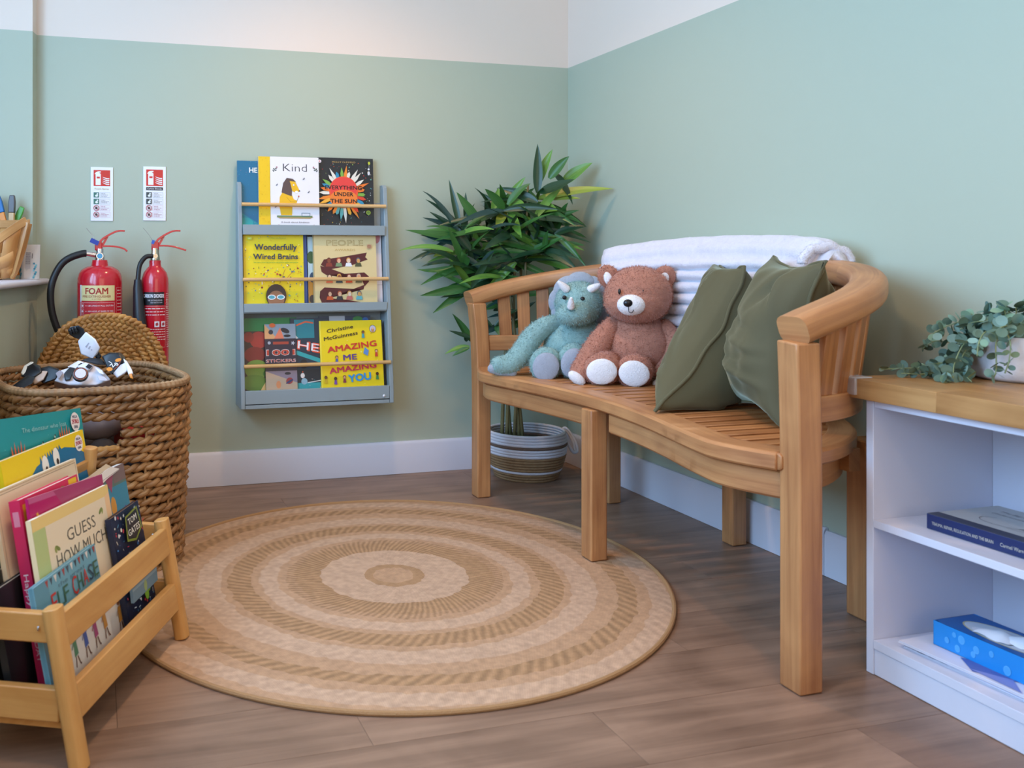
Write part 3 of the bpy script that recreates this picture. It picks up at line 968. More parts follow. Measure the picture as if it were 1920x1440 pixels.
P.text('MOLLY OLDFIELD', w_ * .45, h_ * .935, .0062, '#b99a58', w=w_ * .42, bold=.012)
P.ell(w_ * .91, h_ * .93, .0045, .006, '#c3cf3c'); P.line([(w_ * .91, h_ * .91), (w_ * .905, h_ * .84)], .0006, '#ffffff')
P.ell(w_ * .90, h_ * .79, .005, .008, '#d9dbe0'); P.ell(w_ * .90, h_ * .845, .004, .004, '#e9ebee')
P.ell(w_ * .88, h_ * .245, .009, .008, '#b9c93c'); P.ell(w_ * .88, h_ * .245, .007, .006, '#6f8f3a')
P.line([(w_ * .08, h_ * .03), (w_ * .3, h_ * .05), (w_ * .6, h_ * .05), (w_ * .85, h_ * .03)], .0015, '#b99a58')
P.ell(w_ * .02, h_ * .94, .006, .006, '#f1eef2'); P.ell(w_ * .02, h_ * .94, .003, .003, '#d06a70')
book('picture_book', 'black picture book with a bursting orange sun, top tier right', o, ex, ey, w_, h_, .008, '#262a2e', prn=P)

# --- middle tier
o, ex, ey, w_, h_ = on_rack(1, 464, 427, 577, 569, 0.028, 0.023)
P = Print(); P.rect(0, 0, w_, h_, '#3f62b8'); P.dashes(.002, .02, h_ * .97, .002, '#dfe6f4')
book('picture_book', 'royal blue book showing behind the yellow book, middle tier left', o, ex, ey, w_, h_, .010, '#3f62b8', prn=P)
o, ex, ey, w_, h_ = on_rack(1, 454, 437, 560, 569, 0.028, 0.034)
book('picture_book', 'pale grey pink book edge at far left of the middle tier', o, ex, ey, w_, h_, .004, '#b7a9a8')
o, ex, ey, w_, h_ = on_rack(1, 458, 436, 571, 569, 0.028, 0.006)
P = Print(); P.rect(0, 0, w_, h_, '#f0d71c'); P.rect(0, 0, w_ * .04, h_, '#e6c80e')
cols = ['#2d86a8', '#c33b34', '#2f5f3c', '#f4f2e4', '#e8973a', '#253a6a', '#58b3a0', '#8c2b2f', '#f3ea8a']
scatter(P, .006, .004, w_ - .003, h_ * .58, 170, cols, .0012, .0042, 12, keep=lambda x, y: not (w_ * .3 < x < w_ * .72 and y < h_ * .3))
scatter(P, .006, h_ * .86, w_ - .003, h_ * .98, 16, cols, .0008, .0026, 13)
scatter(P, .004, h_ * .60, w_ * .13, h_ * .86, 8, cols, .0008, .0026, 14); scatter(P, w_ * .9, h_ * .60, w_ * .985, h_ * .86, 8, cols, .0008, .0026, 15)
P.text('Wonderfully', w_ * .53, h_ * .81, .0215, '#1f3550', w=w_ * .70, bold=0.056)
P.text('Wired Brains', w_ * .525, h_ * .685, .0200, '#1f3550', w=w_ * .74, bold=0.056)
P.dashes(w_ * .16, w_ * .9, h_ * .605, .0022, '#7fa83a', 2); P.text('LOUISE GOODING', w_ * .55, h_ * .925, .0042, '#8fae3a', w=w_ * .3)
P.rect(w_ * .06, h_ * .905, w_ * .13, h_ * .935, '#c9cf4a'); P.text('DK', w_ * .095, h_ * .92, .003, '#f4f2d0')
P.poly([(w_ * .34, 0), (w_ * .40, h_ * .03), (w_ * .64, h_ * .03), (w_ * .70, 0)], '#3f8a4a')
P.ell(w_ * .52, h_ * .17, w_ * .17, h_ * .155, '#3b2a26', 22); P.ell(w_ * .52, h_ * .125, w_ * .135, h_ * .115, '#9a6a4c', 22); P.rect(w_ * .46, .0, w_ * .58, h_ * .06, '#9a6a4c')
for sx_ in (-1, 1):
    P.ell(w_ * (.52 + sx_ * .075), h_ * .155, w_ * .068, h_ * .032, '#eef2f4', 16); P.ell(w_ * (.52 + sx_ * .075), h_ * .155, w_ * .052, h_ * .023, '#4fa3b4', 16)
P.line([(w_ * .47, h_ * .07), (w_ * .52, h_ * .06), (w_ * .57, h_ * .07)], .001, '#6a4030')
P.line([(w_ * .58, h_ * .33), (w_ * .68, h_ * .52)], .0018, '#9a3b30'); P.line([(w_ * .66, h_ * .36), (w_ * .84, h_ * .52)], .0018, '#c0562f')
book('picture_book', 'bright yellow cartoon book with navy lettering, middle tier left', o, ex, ey, w_, h_, .015, '#f0d71c', prn=P)

o, ex, ey, w_, h_ = on_rack(1, 579, 434, 639, 567, 0.028, 0.025)
P = Print(); P.rect(0, 0, w_, h_, '#bcd3dc'); P.rect(0, 0, w_, h_ * .35, '#c08a3a'); P.rect(0, h_ * .93, w_, h_, '#2a1c1c'); P.ell(w_ * .1, h_ * .66, .016, .024, '#3d5f3c'); P.ell(w_ * .14, h_ * .4, .012, .02, '#2d4a66'); P.ell(w_ * .2, h_ * .35, .008, .03, '#d59a30'); P.ell(w_ * .12, h_ * .12, .012, .016, '#463a3a')
book('picture_book', 'pale blue and brown illustrated book in the gap, middle tier centre', o, ex, ey, w_, h_, .008, '#bcd3dc', prn=P)
o, ex, ey, w_, h_ = on_rack(1, 641, 436, 718, 567, 0.028, 0.025)
P = Print(); P.rect(0, 0, w_, h_, '#e6e2e8'); P.ell(w_ * .88, h_ * .93, .016, .022, '#d9909a'); P.dashes(w_ * .86, w_, h_ * .3, .001, '#5a5660')
book('picture_book', 'white book with pink corner behind the cream book, middle tier right', o, ex, ey, w_, h_, .006, '#e6e2e8', prn=P, soft=True)
o, ex, ey, w_, h_ = on_rack(1, 590, 433, 708, 566, 0.028, 0.006)
P = Print(); P.rect(0, 0, w_, h_, '#e2cc94'); P.rect(0, 0, w_ * .012, h_, '#c9a877')
P.text('THE', w_ * .49, h_ * .945, .0075, '#c9a65c', w=w_ * .09); 
P.text('PEOPLE', w_ * .50, h_ * .845, .0205, '#b08a4a', w=w_ * .58, bold=0.060); P.text('PEOPLE', w_ * .50, h_ * .845, .0190, '#e2cc94', w=w_ * .565, bold=-.018)
P.text('AWARDS', w_ * .50, h_ * .755, .0085, '#c9a65c', w=w_ * .33, bold=.0)
MAR = '#5a1f24'
P.poly([(w_ * .11, h_ * .56), (w_ * .16, h_ * .63), (w_ * .42, h_ * .66), (w_ * .85, h_ * .72), (w_ * .82, h_ * .66), (w_ * .86, h_ * .63), (w_ * .62, h_ * .56), (w_ * .24, h_ * .50)], MAR)
P.poly([(w_ * .10, h_ * .55), (w_ * .12, h_ * .47), (w_ * .19, h_ * .43), (w_ * .80, h_ * .46), (w_ * .87, h_ * .41), (w_ * .87, h_ * .34), (w_ * .80, h_ * .28), (w_ * .76, h_ * .36), (w_ * .3, h_ * .50)], MAR)
P.poly([(w_ * .80, h_ * .30), (w_ * .78, h_ * .24), (w_ * .16, h_ * .27), (w_ * .09, h_ * .22), (w_ * .08, h_ * .14), (w_ * .12, h_ * .06), (w_ * .20, h_ * .02), (w_ * .60, h_ * .02), (w_ * .82, h_ * .06), (w_ * .5, h_ * .11), (w_ * .22, h_ * .13)], MAR)
skin = ['#8a4a34', '#e8b48e', '#e0a35a', '#edc7a4', '#e9b692', '#f0c9a6', '#e3a272', '#f0d3bb']
hair = ['#6a2c24', '#b8502c', '#e0a35a', '#5f646e', '#4a2a22', '#d9a34a', '#7a2c22', '#c9b49a']
shirt = ['#8f3a2e', '#7d9a70', '#eef0f4', '#4f5236', '#e77a54', '#3f5560', '#d9552f', '#6a6a4a', '#c8542c', '#2f2c34', '#c06a62', '#5fb0ba']
rr = random.Random(9)
for row_, (yy, n_) in enumerate(((.565, 4), (.355, 4), (.135, 4))):
    for k in range(n_):
        x = w_ * (.24 + .155 * k); y = h_ * yy; i = (row_ * 4 + k)
        P.poly([(x - .014, y - .008), (x - .010, y + .006), (x + .010, y + .006), (x + .014, y - .008)], shirt[i])
        P.ell(x, y + .0165, .0088, .0105, hair[i % 8], 14); P.ell(x + .0006, y + .0140, .0065, .0085, skin[(i * 3 + 1) % 8] if i else '#8a4a34', 14)
        P.ell(x - .002, y + .0155, .0006, .0008, '#33221c', 6); P.ell(x + .003, y + .0155, .0006, .0008, '#33221c', 6)
P.ell(w_ * .885, h_ * .80, .0085, .0085, '#8a4a3c', 20)
for k in range(4): P.rect(w_ * .845, h_ * (.775 + .015 * k), w_ * .925, h_ * (.781 + .015 * k), '#d9b38a')
P.dashes(w_ * .34, w_ * .6, h_ * .055, .002, '#b98a70', 4)
book('picture_book', 'cream book with a maroon ribbon of cartoon people, middle tier right', o, ex, ey, w_, h_, .016, '#e2cc94', prn=P)

# --- bottom tier
o, ex, ey, w_, h_ = on_rack(2, 456, 597, 560, 734, 0.04, 0.021)
P = Print(); P.rect(0, 0, w_, h_, '#14763c'); P.rect(0, 0, w_, h_ * .82, '#3a2a26')
P.ell(w_ * .30, h_ * .70, .034, .032, '#a3322a'); P.ell(w_ * .12, h_ * .74, .02, .02, '#8e2c26'); P.ell(w_ * .22, h_ * .50, .04, .03, '#7d241f')
P.ell(w_ * .25, h_ * .30, .045, .036, '#6d8a34'); P.ell(w_ * .20, h_ * .12, .05, .03, '#5c7c2c'); P.ell(w_ * .5, h_ * .24, .03, .016, '#3f6a2a'); P.poly([(w_ * .3, 0), (w_ * .45, h_ * .18), (w_, h_ * .2), (w_, 0)], '#e9b872')
book('picture_book', 'green topped book with red and green shapes, bottom tier far left', o, ex, ey, w_, h_, .006, '#14763c', prn=P, soft=True)
o, ex, ey, w_, h_ = on_rack(2, 499, 608, 558, 732, 0.04, 0.006)
P = Print(); P.rect(0, 0, w_, h_, '#3a3340'); P.rect(0, h_ * .78, w_, h_, '#8a98a4'); P.poly([(0, h_ * .78), (0, h_), (w_ * .4, h_ * .78)], '#d9a06a'); P.poly([(w_ * .3, h_ * .78), (w_ * .5, h_ * .95), (w_ * .62, h_ * .78)], '#e07a5a')
P.ell(w_ * .2, h_ * .88, .009, .009, '#2a2c38'); P.ell(w_ * .66, h_ * .90, .018, .009, '#23242e', 12, -.4); P.ell(w_ * .72, h_ * .82, .014, .005, '#23242e')
P.rect(0, h_ * .40, w_, h_ * .78, '#2c2336'); P.ell(w_ * .14, h_ * .72, .006, .006, '#a9aab4'); P.star(w_ * .9, h_ * .71, .009, .004, 5, '#b9bac4')
P.rect(w_ * .26, h_ * .695, w_ * .76, h_ * .735, '#a8402f')
P.text('1001', w_ * .5, h_ * .575, .020, '#f1ece8', w=w_ * .90, bold=.15); P.text('1001', w_ * .5, h_ * .575, .0185, '#c2402a', w=w_ * .88, bold=.10)
P.text('STICKERS', w_ * .5, h_ * .452, .0105, '#f1ece8', w=w_ * .94, bold=.08); P.text('STICKERS', w_ * .5, h_ * .452, .0098, '#c2402a', w=w_ * .92, bold=.02)
P.rect(0, 0, w_, h_ * .30, '#bfa48a'); P.poly([(0, h_ * .3), (w_, h_ * .3), (w_, h_ * .12)], '#8a7f90'); P.ell(w_ * .4, h_ * .1, .009, .014, '#d98a5a'); P.ell(w_ * .75, h_ * .15, .014, .012, '#a33a3a', 12, .5); P.ell(w_ * .75, h_ * .14, .016, .004, '#2c3a66', 12, .5); P.ell(w_ * .7, h_ * .26, .012, .005, '#2c2c36')
P.ell(w_ * .25, h_ * .98, .012, .008, '#d9622f')
book('sticker_book', 'dark sticker book with red block lettering, bottom tier left', o, ex, ey, w_, h_, .006, '#3a3340', prn=P, soft=True)
o, ex, ey, w_, h_ = on_rack(2, 548, 597, 620, 730, 0.04, 0.0135)
P = Print(); P.rect(0, 0, w_, h_, '#1f3244'); P.rect(w_ * .1, h_ * .72, w_ * .62, h_ * .98, '#1c7f8a'); P.line([(w_ * .15, h_ * .9), (w_ * .4, h_ * .95), (w_ * .6, h_ * .93)], .006, '#e0603c'); P.poly([(0, h_ * .84), (w_ * .2, h_ * .72), (0, h_ * .7)], '#cfd6dc')
P.poly([(w_ * .15, h_ * .55), (w_, h_ * .38), (w_, h_ * .32), (w_ * .1, h_ * .50)], '#2aa0a4')
P.text('HE', w_ * .48, h_ * .60, .032, '#e8502f', w=w_ * .62, bold=0.100, rot=-.2, shear=-.1); P.text('HE', w_ * .45, h_ * .605, .028, '#f0e9ea', w=w_ * .55, bold=.0, rot=-.2, shear=-.1)
P.ell(w_ * .32, h_ * .36, .014, .018, '#161a24'); P.rect(0, 0, w_, h_ * .28, '#1b2733'); P.rect(w_ * .1, 0, w_, h_ * .10, '#2aa0a4'); P.ell(w_ * .28, h_ * .2, .008, .01, '#e9e4e0'); P.ell(w_ * .32, h_ * .12, .012, .012, '#8fb4c4'); P.ell(w_ * .92, h_ * .2, .008, .009, '#e0603c'); P.line([(w_ * .4, h_ * .1), (w_ * .8, h_ * .13)], .003, '#e9e4e0')
scatter(P, w_ * .1, 0, w_, h_ * .3, 14, ['#e0603c', '#e9e4e0', '#2aa0a4'], .001, .003, 31)
book('comic_book', 'teal and navy comic style book with tilted red letters, bottom tier centre', o, ex, ey, w_, h_, .006, '#1f3244', prn=P, soft=True)
o, ex, ey, w_, h_ = on_rack(2, 602, 593, 700, 724, 0.04, 0.021)
P = Print(); P.rect(0, 0, w_, h_, '#2a3a52'); P.rect(w_ * .2, h_ * .9, w_ * .5, h_, '#aab0b8'); P.ell(w_ * .75, h_ * .95, .02, .012, '#2f7a3c'); P.ell(w_ * .9, h_ * .94, .012, .01, '#1e5a9a')
book('picture_book', 'dark blue book peeping above the glossy yellow cover, bottom tier right', o, ex, ey, w_, h_, .006, '#2a3a52', prn=P, soft=True)
o, ex, ey, w_, h_ = on_rack(2, 603, 602, 722, 726, 0.04, 0.005, rot=0.0)
P = Print(); P.rect(0, 0, w_, h_, '#f2d410'); P.rect(0, 0, w_ * .02, h_, '#f6e14a'); P.rect(w_ * .985, 0, w_, h_, '#2a2414')
scatter(P, .006, .01, w_ * .95, h_ * .95, 26, ['#f8ea80', '#fbf3b0', '#e8c00a'], .001, .0034, 41)
P.text('Christine', w_ * .32, h_ * .88, .0135, '#1c1a1a', w=w_ * .42, bold=0.040, rot=.16, shear=.15); P.text('McGuinness', w_ * .33, h_ * .775, .0135, '#1c1a1a', w=w_ * .54, bold=0.040, rot=.16, shear=.1)
P.ell(w_ * .84, h_ * .87, .0135, .0145, '#3a3a44'); P.ell(w_ * .84, h_ * .87, .0122, .0132, '#c9c4d4'); P.ell(w_ * .84, h_ * .85, .006, .009, '#c08a5a'); P.ell(w_ * .84, h_ * .875, .0035, .004, '#e8b898')
P.text('AMAZING', w_ * .50, h_ * .615, .021, '#d3322c', w=w_ * .78, bold=0.070, rot=.11); P.text('ME', w_ * .46, h_ * .46, .020, '#5d3c8c', w=w_ * .21, bold=0.070, rot=.05)
P.text('AMAZING', w_ * .50, h_ * .30, .020, '#c9245a', w=w_ * .74, bold=0.070, rot=.10); P.text('YOU', w_ * .60, h_ * .16, .026, '#2f9ad6', w=w_ * .35, bold=0.100, rot=.09)
kid = [('#7a4a30', '#d9b020', .07, .15), ('#4a2c20', '#7a4aa0', .22, .13), ('#e0a080', '#8a3a4a', .36, .15), ('#5a3626', '#3f8a4a', .88, .18), ('#e0a080', '#c8402f', .88, .52), ('#d09070', '#3f5fb0', .25, .44), ('#8a5a40', '#3fa0b0', .68, .80)]
for sk, sh, fx, fy in kid:
    x, y = w_ * fx, h_ * fy; P.poly([(x - .006, y - .016), (x - .004, y), (x + .004, y), (x + .006, y - .016)], sh); P.ell(x, y + .006, .006, .0065, '#3a2418' if sk != '#e0a080' else '#7a3a24', 12); P.ell(x, y + .0045, .0045, .005, sk, 12)
P.poly([(w_ * .70, h_ * .60), (w_ * .76, h_ * .55), (w_ * .74, h_ * .47), (w_ * .67, h_ * .51)], '#5f8fd0')
book('picture_book', 'glossy yellow book with curling cover and rainbow lettering, bottom tier right', o, ex, ey, w_, h_, .006, '#f2d410', prn=P, soft=True)

# ================================================================== FIRE SIGNS
def flames(P, x, y, s, col):
    for k in range(4):
        yy = y + s * .24 * k
        P.poly([(x + s * .92, yy), (x + s * .55, yy + s * .02), (x + s * .25, yy + s * .16), (x + s * .05, yy + s * .30), (x + s * .42, yy + s * .21), (x + s * .62, yy + s * .14), (x + s * .92, yy + s * .13)], col)


def sign(label, u0, v0, u1, v1, title, bar, g):
    p0 = at_y(u0, v1, -0.004); p1 = at_y(u1, v0, -0.004); w_, h_ = p1.x - p0.x, p1.z - p0.z
    s = part('fire_sign', MB().box(((p0.x + p1.x) / 2, -0.0022, (p0.z + p1.z) / 2), (w_, 0.004, h_)), fm('#eef0f4', .25), None, bevel=0.001)
    tag(s, label, 'sign')
    P = Print(); RED = '#d2322c'
    a, b_ = w_ * .13, w_ * .87; t = h_ * .945; q = t - (b_ - a)
    P.rect(a, q, b_, t, RED)
    x0, y0 = a + w_ * .09, q + w_ * .05
    P.rect(x0, y0, x0 + w_ * .23, y0 + w_ * .50, '#f4f2f4'); P.ell(x0 + w_ * .115, y0 + w_ * .50, w_ * .115, w_ * .06, '#f4f2f4'); P.rect(x0 + w_ * .07, y0 + w_ * .5, x0 + w_ * .16, y0 + w_ * .60, '#f4f2f4')
    P.poly([(x0 - w_ * .05, y0 + w_ * .50), (x0 + w_ * .02, y0 + w_ * .60), (x0 + w_ * .12, y0 + w_ * .63), (x0 + w_ * .23, y0 + w_ * .63), (x0 + w_ * .23, y0 + w_ * .58), (x0 + w_ * .1, y0 + w_ * .57), (x0 + w_ * .01, y0 + w_ * .5)], '#f4f2f4')
    P.rect(x0 + w_ * .05, y0 + w_ * .30, x0 + w_ * .19, y0 + w_ * .385, RED)
    flames(P, a + w_ * .37, q + w_ * .06, w_ * .36, '#f4f2f4'); 
    ty = q - h_ * .05
    if bar: P.rect(a, ty - h_ * .028, b_, ty + h_ * .028, '#22242a')
    P.text(title, w_ / 2, ty, h_ * .026, '#e9e9ee' if bar else '#c0a468', w=w_ * .64, bold=0.040)
    for k in range(4):
        yy = ty - h_ * (.115 + .122 * k); c = g if k < 2 else '#b0414e'
        s_ = w_ * .12
        cx_ = a + s_
        if k < 2: P.rect(cx_ - s_, yy - s_, cx_ + s_, yy + s_, g); P.ell(cx_ + s_ * .1, yy - s_ * .3, s_ * .55, s_ * .45, '#e6eeee', 10); P.ell(cx_ + s_ * .4, yy + s_ * .4, s_ * .3, s_ * .35, '#e6eeee', 8)
        else: P.ring(cx_, yy, s_ * 1.1, s_ * .22, c); P.line([(cx_ - s_ * .7, yy + s_ * .7), (cx_ + s_ * .7, yy - s_ * .7)], s_ * .22, c); P.ell(cx_, yy, s_ * .45, s_ * .5, '#4a3038', 8)
        P.frame(a + w_ * .29, yy - s_, b_, yy + s_, w_ * .008, '#8fa0a8' if k < 2 else '#d09aa6')
        for j in range(3): P.dashes(a + w_ * .34, a + w_ * (.34 + (.18, .34, .26)[j]), yy + s_ * (.5 - .5 * j), h_ * .008, '#7d8488' if k < 2 else '#b06a78', k * 3 + j)
    P.build('sign_print', s, plane_fn((p0.x, -0.0043, p0.z), (1, 0, 0), (0, 0, 1)))


sign('white fire extinguisher sign with gold foam spray lettering, the left of two', 170, 314, 212, 414, 'Foam Spray', False, '#3f7a6c')
sign('white fire extinguisher sign with black carbon dioxide strip, the right of two', 268.5, 313, 311, 413.5, 'Carbon Dioxide', True, '#3a4a4c')

# ================================================================== FIRE EXTINGUISHERS
M_RED = flat('red_enamel', '#c01226', 0.22, coat=0.5)
M_CHROME = flat('chrome', '#d8d8dc', 0.18, metal=1)
M_RUB = flat('black_rubber', '#16181b', 0.45)
M_DARK = flat('black_plastic', '#1d1f23', 0.4)


def cyl_fn(c, r, a0):
    """x = arc length to the right of the point that faces angle a0"""
    c = Vector(c)
    return lambda x, y, z: c + Vector(((r + .0006 + z) * sin(a0 + x / r), -(r + .0006 + z) * cos(a0 + x / r), y))


# foam extinguisher
fx, fy, fr = -1.892, -0.120, 0.0775
ext = thing('fire_extinguisher', 'fat red foam fire extinguisher with black hose, left of the pair', 'fire extinguisher', (fx, fy, 0.36))
zt = 0.826
part('cylinder', MB().lathe([(0.001, .36), (fr * .8, .36), (fr * .96, .372), (fr, .39), (fr, zt - .055), (fr * .985, zt - .035), (fr * .93, zt - .018), (fr * .82, zt - .005), (fr * .6, zt + .006), (fr * .38, zt + .010), (fr * .34, zt + .026), (fr * .33, zt + .030), (.001, zt + .030)], (fx, fy, 0), 48), M_RED, ext)
part('valve', MB().lathe([(.001, 0), (.017, 0), (.017, .018), (.013, .022), (.013, .04), (.001, .04)], (fx, fy, zt + .030), 20), M_CHROME, ext)
part('gauge', MB().lathe([(.001, .012), (.012, .012), (.0135, .009), (.0135, 0)], (fx, fy - .010, zt + .044), 20, Matrix.Rotation(pi / 2, 3, 'X')), M_CHROME, ext)
part('gauge_face', MB().lathe([(.0005, .0128), (.0095, .0128), (.0095, .012)], (fx, fy - .010, zt + .044), 20, Matrix.Rotation(pi / 2, 3, 'X')), fm('#3f9ac0', .2), ext, label='blue dial face')


def handles(ext, x, y, z, tip_u, long_):
    base = MB().box((x - .004, y, z + .012), (.026, .022, .030))
    part('valve_head', base, M_RED, ext, bevel=.004)
    up_ = spline([(x - .004, y, z + .022), (x + .012, y, z + .040), (x + .045, y, z + .060), (x + .066, y, z + .067), (x + .086, y, z + .067)], 5)
    part('lever', MB().sweep(up_, [(-.009, -.0034), (.009, -.0034), (.009, .0034), (-.009, .0034)], scales=[1.15 - .3 * k / (len(up_) - 1) for k in range(len(up_))]), M_RED, ext, bevel=.001)
    lo = spline([(x - .004, y, z + .010), (x + .020, y, z + .013), (x + .055, y, z + .011), (x + .082, y, z + .004), (x + .094 + long_, y, z - .006 + long_ * .2)], 5)
    part('handle', MB().sweep(lo, [(-.010, -.0030), (.010, -.0030), (.010, .0030), (-.010, .0030)]), M_RED, ext, bevel=.001)
    web = MB().prism([(x + .004, z + .012), (x + .014, z + .016), (x + .030, z + .046), (x + .020, z + .046)], y - .004, y + .004, Matrix(((1, 0, 0, 0), (0, 0, 1, 0), (0, 1, 0, 0), (0, 0, 0, 1))))
    part('lever_web', web, M_RED, ext)
    part('pin_wire', MB().tube(spline([(x - .010, y - .012, z + .020), (x - .022, y - .014, z + .046), (x - .046, y - .010, z + .076)], 5), .0009, 6), M_CHROME, ext)


handles(ext, fx, fy, zt + .066, 0, 0)
part('seal_tag', MB().box((fx - .018, fy - .016, zt + .094), (.030, .002, .016), Matrix.Rotation(radians(25), 3, 'Y')), fm('#1f3f9a', .4), ext, label='blue plastic seal tag')
hp = spline([(fx - .016, fy - .004, zt + .047), (fx - .06, fy - .01, zt + .052), (fx - .125, fy - .015, zt + .020), (fx - .162, fy - .02, zt - .06), (fx - .158, fy - .02, zt - .16), (fx - .118, fy - .02, zt - .26), (fx - .06, fy - .03, zt - .33)], 7)
part('hose', MB().tube(hp[5:], .0125, 12), M_RUB, ext)
part('hose_ferrule', MB().tube([hp[0], hp[3], hp[6]], .0085, 12), M_CHROME, ext)
part('nozzle', MB().tube([(fx - .06, fy - .03, zt - .33), (fx - .035, fy - .035, zt - .365), (fx - .02, fy - .035, zt - .40)], .012, 12, radii=[.012, .014, .009]), M_DARK, ext)
part('wall_bracket', MB().box((fx, -0.02, zt - .02), (.05, .04, .05)).box((fx, -0.02, .60), (.06, .04, .03)), M_RED, ext)
P = Print(.00008)
a = .066
P.rect(-.070, .60, -.062, .77, '#c9cfe0', 2)
P.rect(-a, .715, a * .92, .768, '#e0cf94', 14)
P.text('FOAM', -.004, .749, .021, '#a82a24', w=.078, bold=0.060); P.text('FIRE EXTINGUISHER', -.004, .7305, .0075, '#a8402f', w=.100, bold=.015); P.text('6 LITRE', -.004, .7215, .0035, '#b86a4a', w=.03)
P.rect(-a, .40, a * .92, .712, '#c32a34', 14)
P.frame(-a + .003, .42, a * .90, .709, .0008, '#e6c8c8', 14)
for k, t_ in enumerate(('USE UPRIGHT PULL OUT PIN', 'AIM HOSE AT BASE OF FIRE', 'SQUEEZE HANDLE TO OPERATE', 'RELEASE HANDLE TO STOP')):
    P.text(t_, -.034, (.698, .679, .660, .651)[k], .0052, '#ecdede', w=(.088, .088, .096, .084)[k], bold=.015, align='l')
    if k < 3: P.ell(-.040, (.698, .679, .660)[k], .0018, .0018, '#f2e9e9', 6)
for k in range(3): P.frame(-.060, .690 - .019 * k, -.048, .706 - .019 * k, .0007, '#e6c8c8'); P.ell(-.054, .698 - .019 * k, .004, .004, '#e6d4d8', 8)
for k, t_ in enumerate('AB'):
    x = -.022 + .032 * k; P.rect(x - .008, .622, x + .006, .640, '#d9d4dc'); P.ell(x, .63, .004, .005, '#b0343a', 8); P.text(t_, x + .012, .633, .008, '#f2e9e9')
for k in range(5): P.dashes(-.05, .045, .600 - .012 * k, .003, '#e6c8c8', k)
P.build('label_print', ext, cyl_fn((fx, fy, 0), fr, -0.10), label='cream and red instruction label')
P = Print(.00008)
P.frame(0, .47, .030, .76, .0008, '#d9a4aa', 3)
for k in range(24): P.dashes(.004, .027, .75 - .0115 * k, .0025, '#e6c8c8', 70 + k)
P.build('side_print', ext, cyl_fn((fx, fy, 0), fr, 0.78), label='side label of fine white lines')

# CO2 extinguisher
gx, gy, gr = -1.700, -0.112, 0.0485
ex2 = thing('fire_extinguisher', 'slim red carbon dioxide extinguisher with black horn, right of the pair', 'fire extinguisher', (gx, gy, 0.36))
zt2 = 0.826
part('cylinder', MB().lathe([(0.001, .36), (gr * .8, .36), (gr * .96, .368), (gr, .38), (gr, zt2 - .055), (gr * .97, zt2 - .036), (gr * .85, zt2 - .016), (gr * .62, zt2 - .001), (gr * .47, zt2 + .006), (gr * .43, zt2 + .012), (gr * .43, zt2 + .028), (.001, zt2 + .028)], (gx, gy, 0), 40), M_RED, ex2)
part('valve', MB().lathe([(.001, 0), (.017, 0), (.018, .005), (.016, .02), (.014, .030), (.014, .046), (.001, .046)], (gx, gy, zt2 + .026), 18).lathe([(.001, .02), (.008, .02), (.009, 0)], (gx, gy - .008, zt2 + .044), 14, Matrix.Rotation(pi / 2, 3, 'X')), flat('brass', '#c9c0ae', .25, metal=1), ex2)
handles(ex2, gx + .004, gy, zt2 + .068, 0, .012)
part('seal_tag', MB().box((gx - .008, gy - .016, zt2 + .094), (.010, .002, .014), Matrix.Rotation(radians(20), 3, 'Y')), fm('#2f5fb4', .4), ex2, label='small blue seal tag')
hp = spline([(gx - .010, gy - .012, zt2 + .044), (gx - .034, gy - .014, zt2 + .040), (gx - .055, gy - .02, zt2 + .010), (gx - .062, gy - .028, zt2 - .045)], 6)
part('hose', MB().tube(hp, .0085, 10), M_RUB, ex2)
part('horn', MB().tube([(gx - .062, gy - .028, zt2 - .040), (gx - .062, gy - .03, zt2 - .07), (gx - .058, gy - .038, zt2 - .16), (gx - .050, gy - .046, zt2 - .24)], .013, 16, radii=[.0125, .0165, .0215, .0255]), M_DARK, ex2)
part('wall_bracket', MB().box((gx, -0.034, zt2 - .05), (.04, .068, .03)).box((gx, -0.034, .60), (.05, .068, .02)), M_RED, ex2)
P = Print(.00008)
P.rect(-.050, .695, .030, .742, '#1b1a1e', 10); P.text('CARBON DIOXIDE', -.010, .7285, .0125, '#e9e6ea', w=.078, bold=0.050); P.text('FIRE EXTINGUISHER', -.004, .7125, .0055, '#cfcbd2', w=.052); P.dashes(-.02, .024, .704, .002, '#b9b5bc', 2)
P.frame(-.05, .545, .034, .692, .0008, '#e2b8bc', 10)
for k in range(3): P.dashes(-.046, .030, .683 - .011 * k, .003, '#e6c8c8', 20 + k)
for k in range(2): P.rect(-.006 + .022 * k, .618, .010 + .022 * k, .638, '#e3dde2'); P.ell(.002 + .022 * k, .628, .005, .006, '#a8343a', 8); P.line([(-.002 + .022 * k, .622), (.006 + .022 * k, .636)], .0012, '#7a2a30')
for k in range(5): P.dashes(-.046, .030, .610 - .009 * k, .0024, '#e6c8c8', 30 + k)
P.ell(.004, .552, .010, .006, '#e3d4d8', 14); P.text('CE', .004, .552, .006, '#a8343a')
P.build('label_print', ex2, cyl_fn((gx, gy, 0), gr, 0.02), label='black and red instruction label')
P = Print(.00008)
P.text('CO2', .006, .70, .012, '#e6c8c8', rot=pi / 2)
for k in range(26): P.dashes(.0, .016, .735 - .0075 * k, .002, '#e6c8c8', 50 + k)
P.build('side_print', ex2, cyl_fn((gx, gy, 0), gr, 0.80), label='side label of fine white lines')

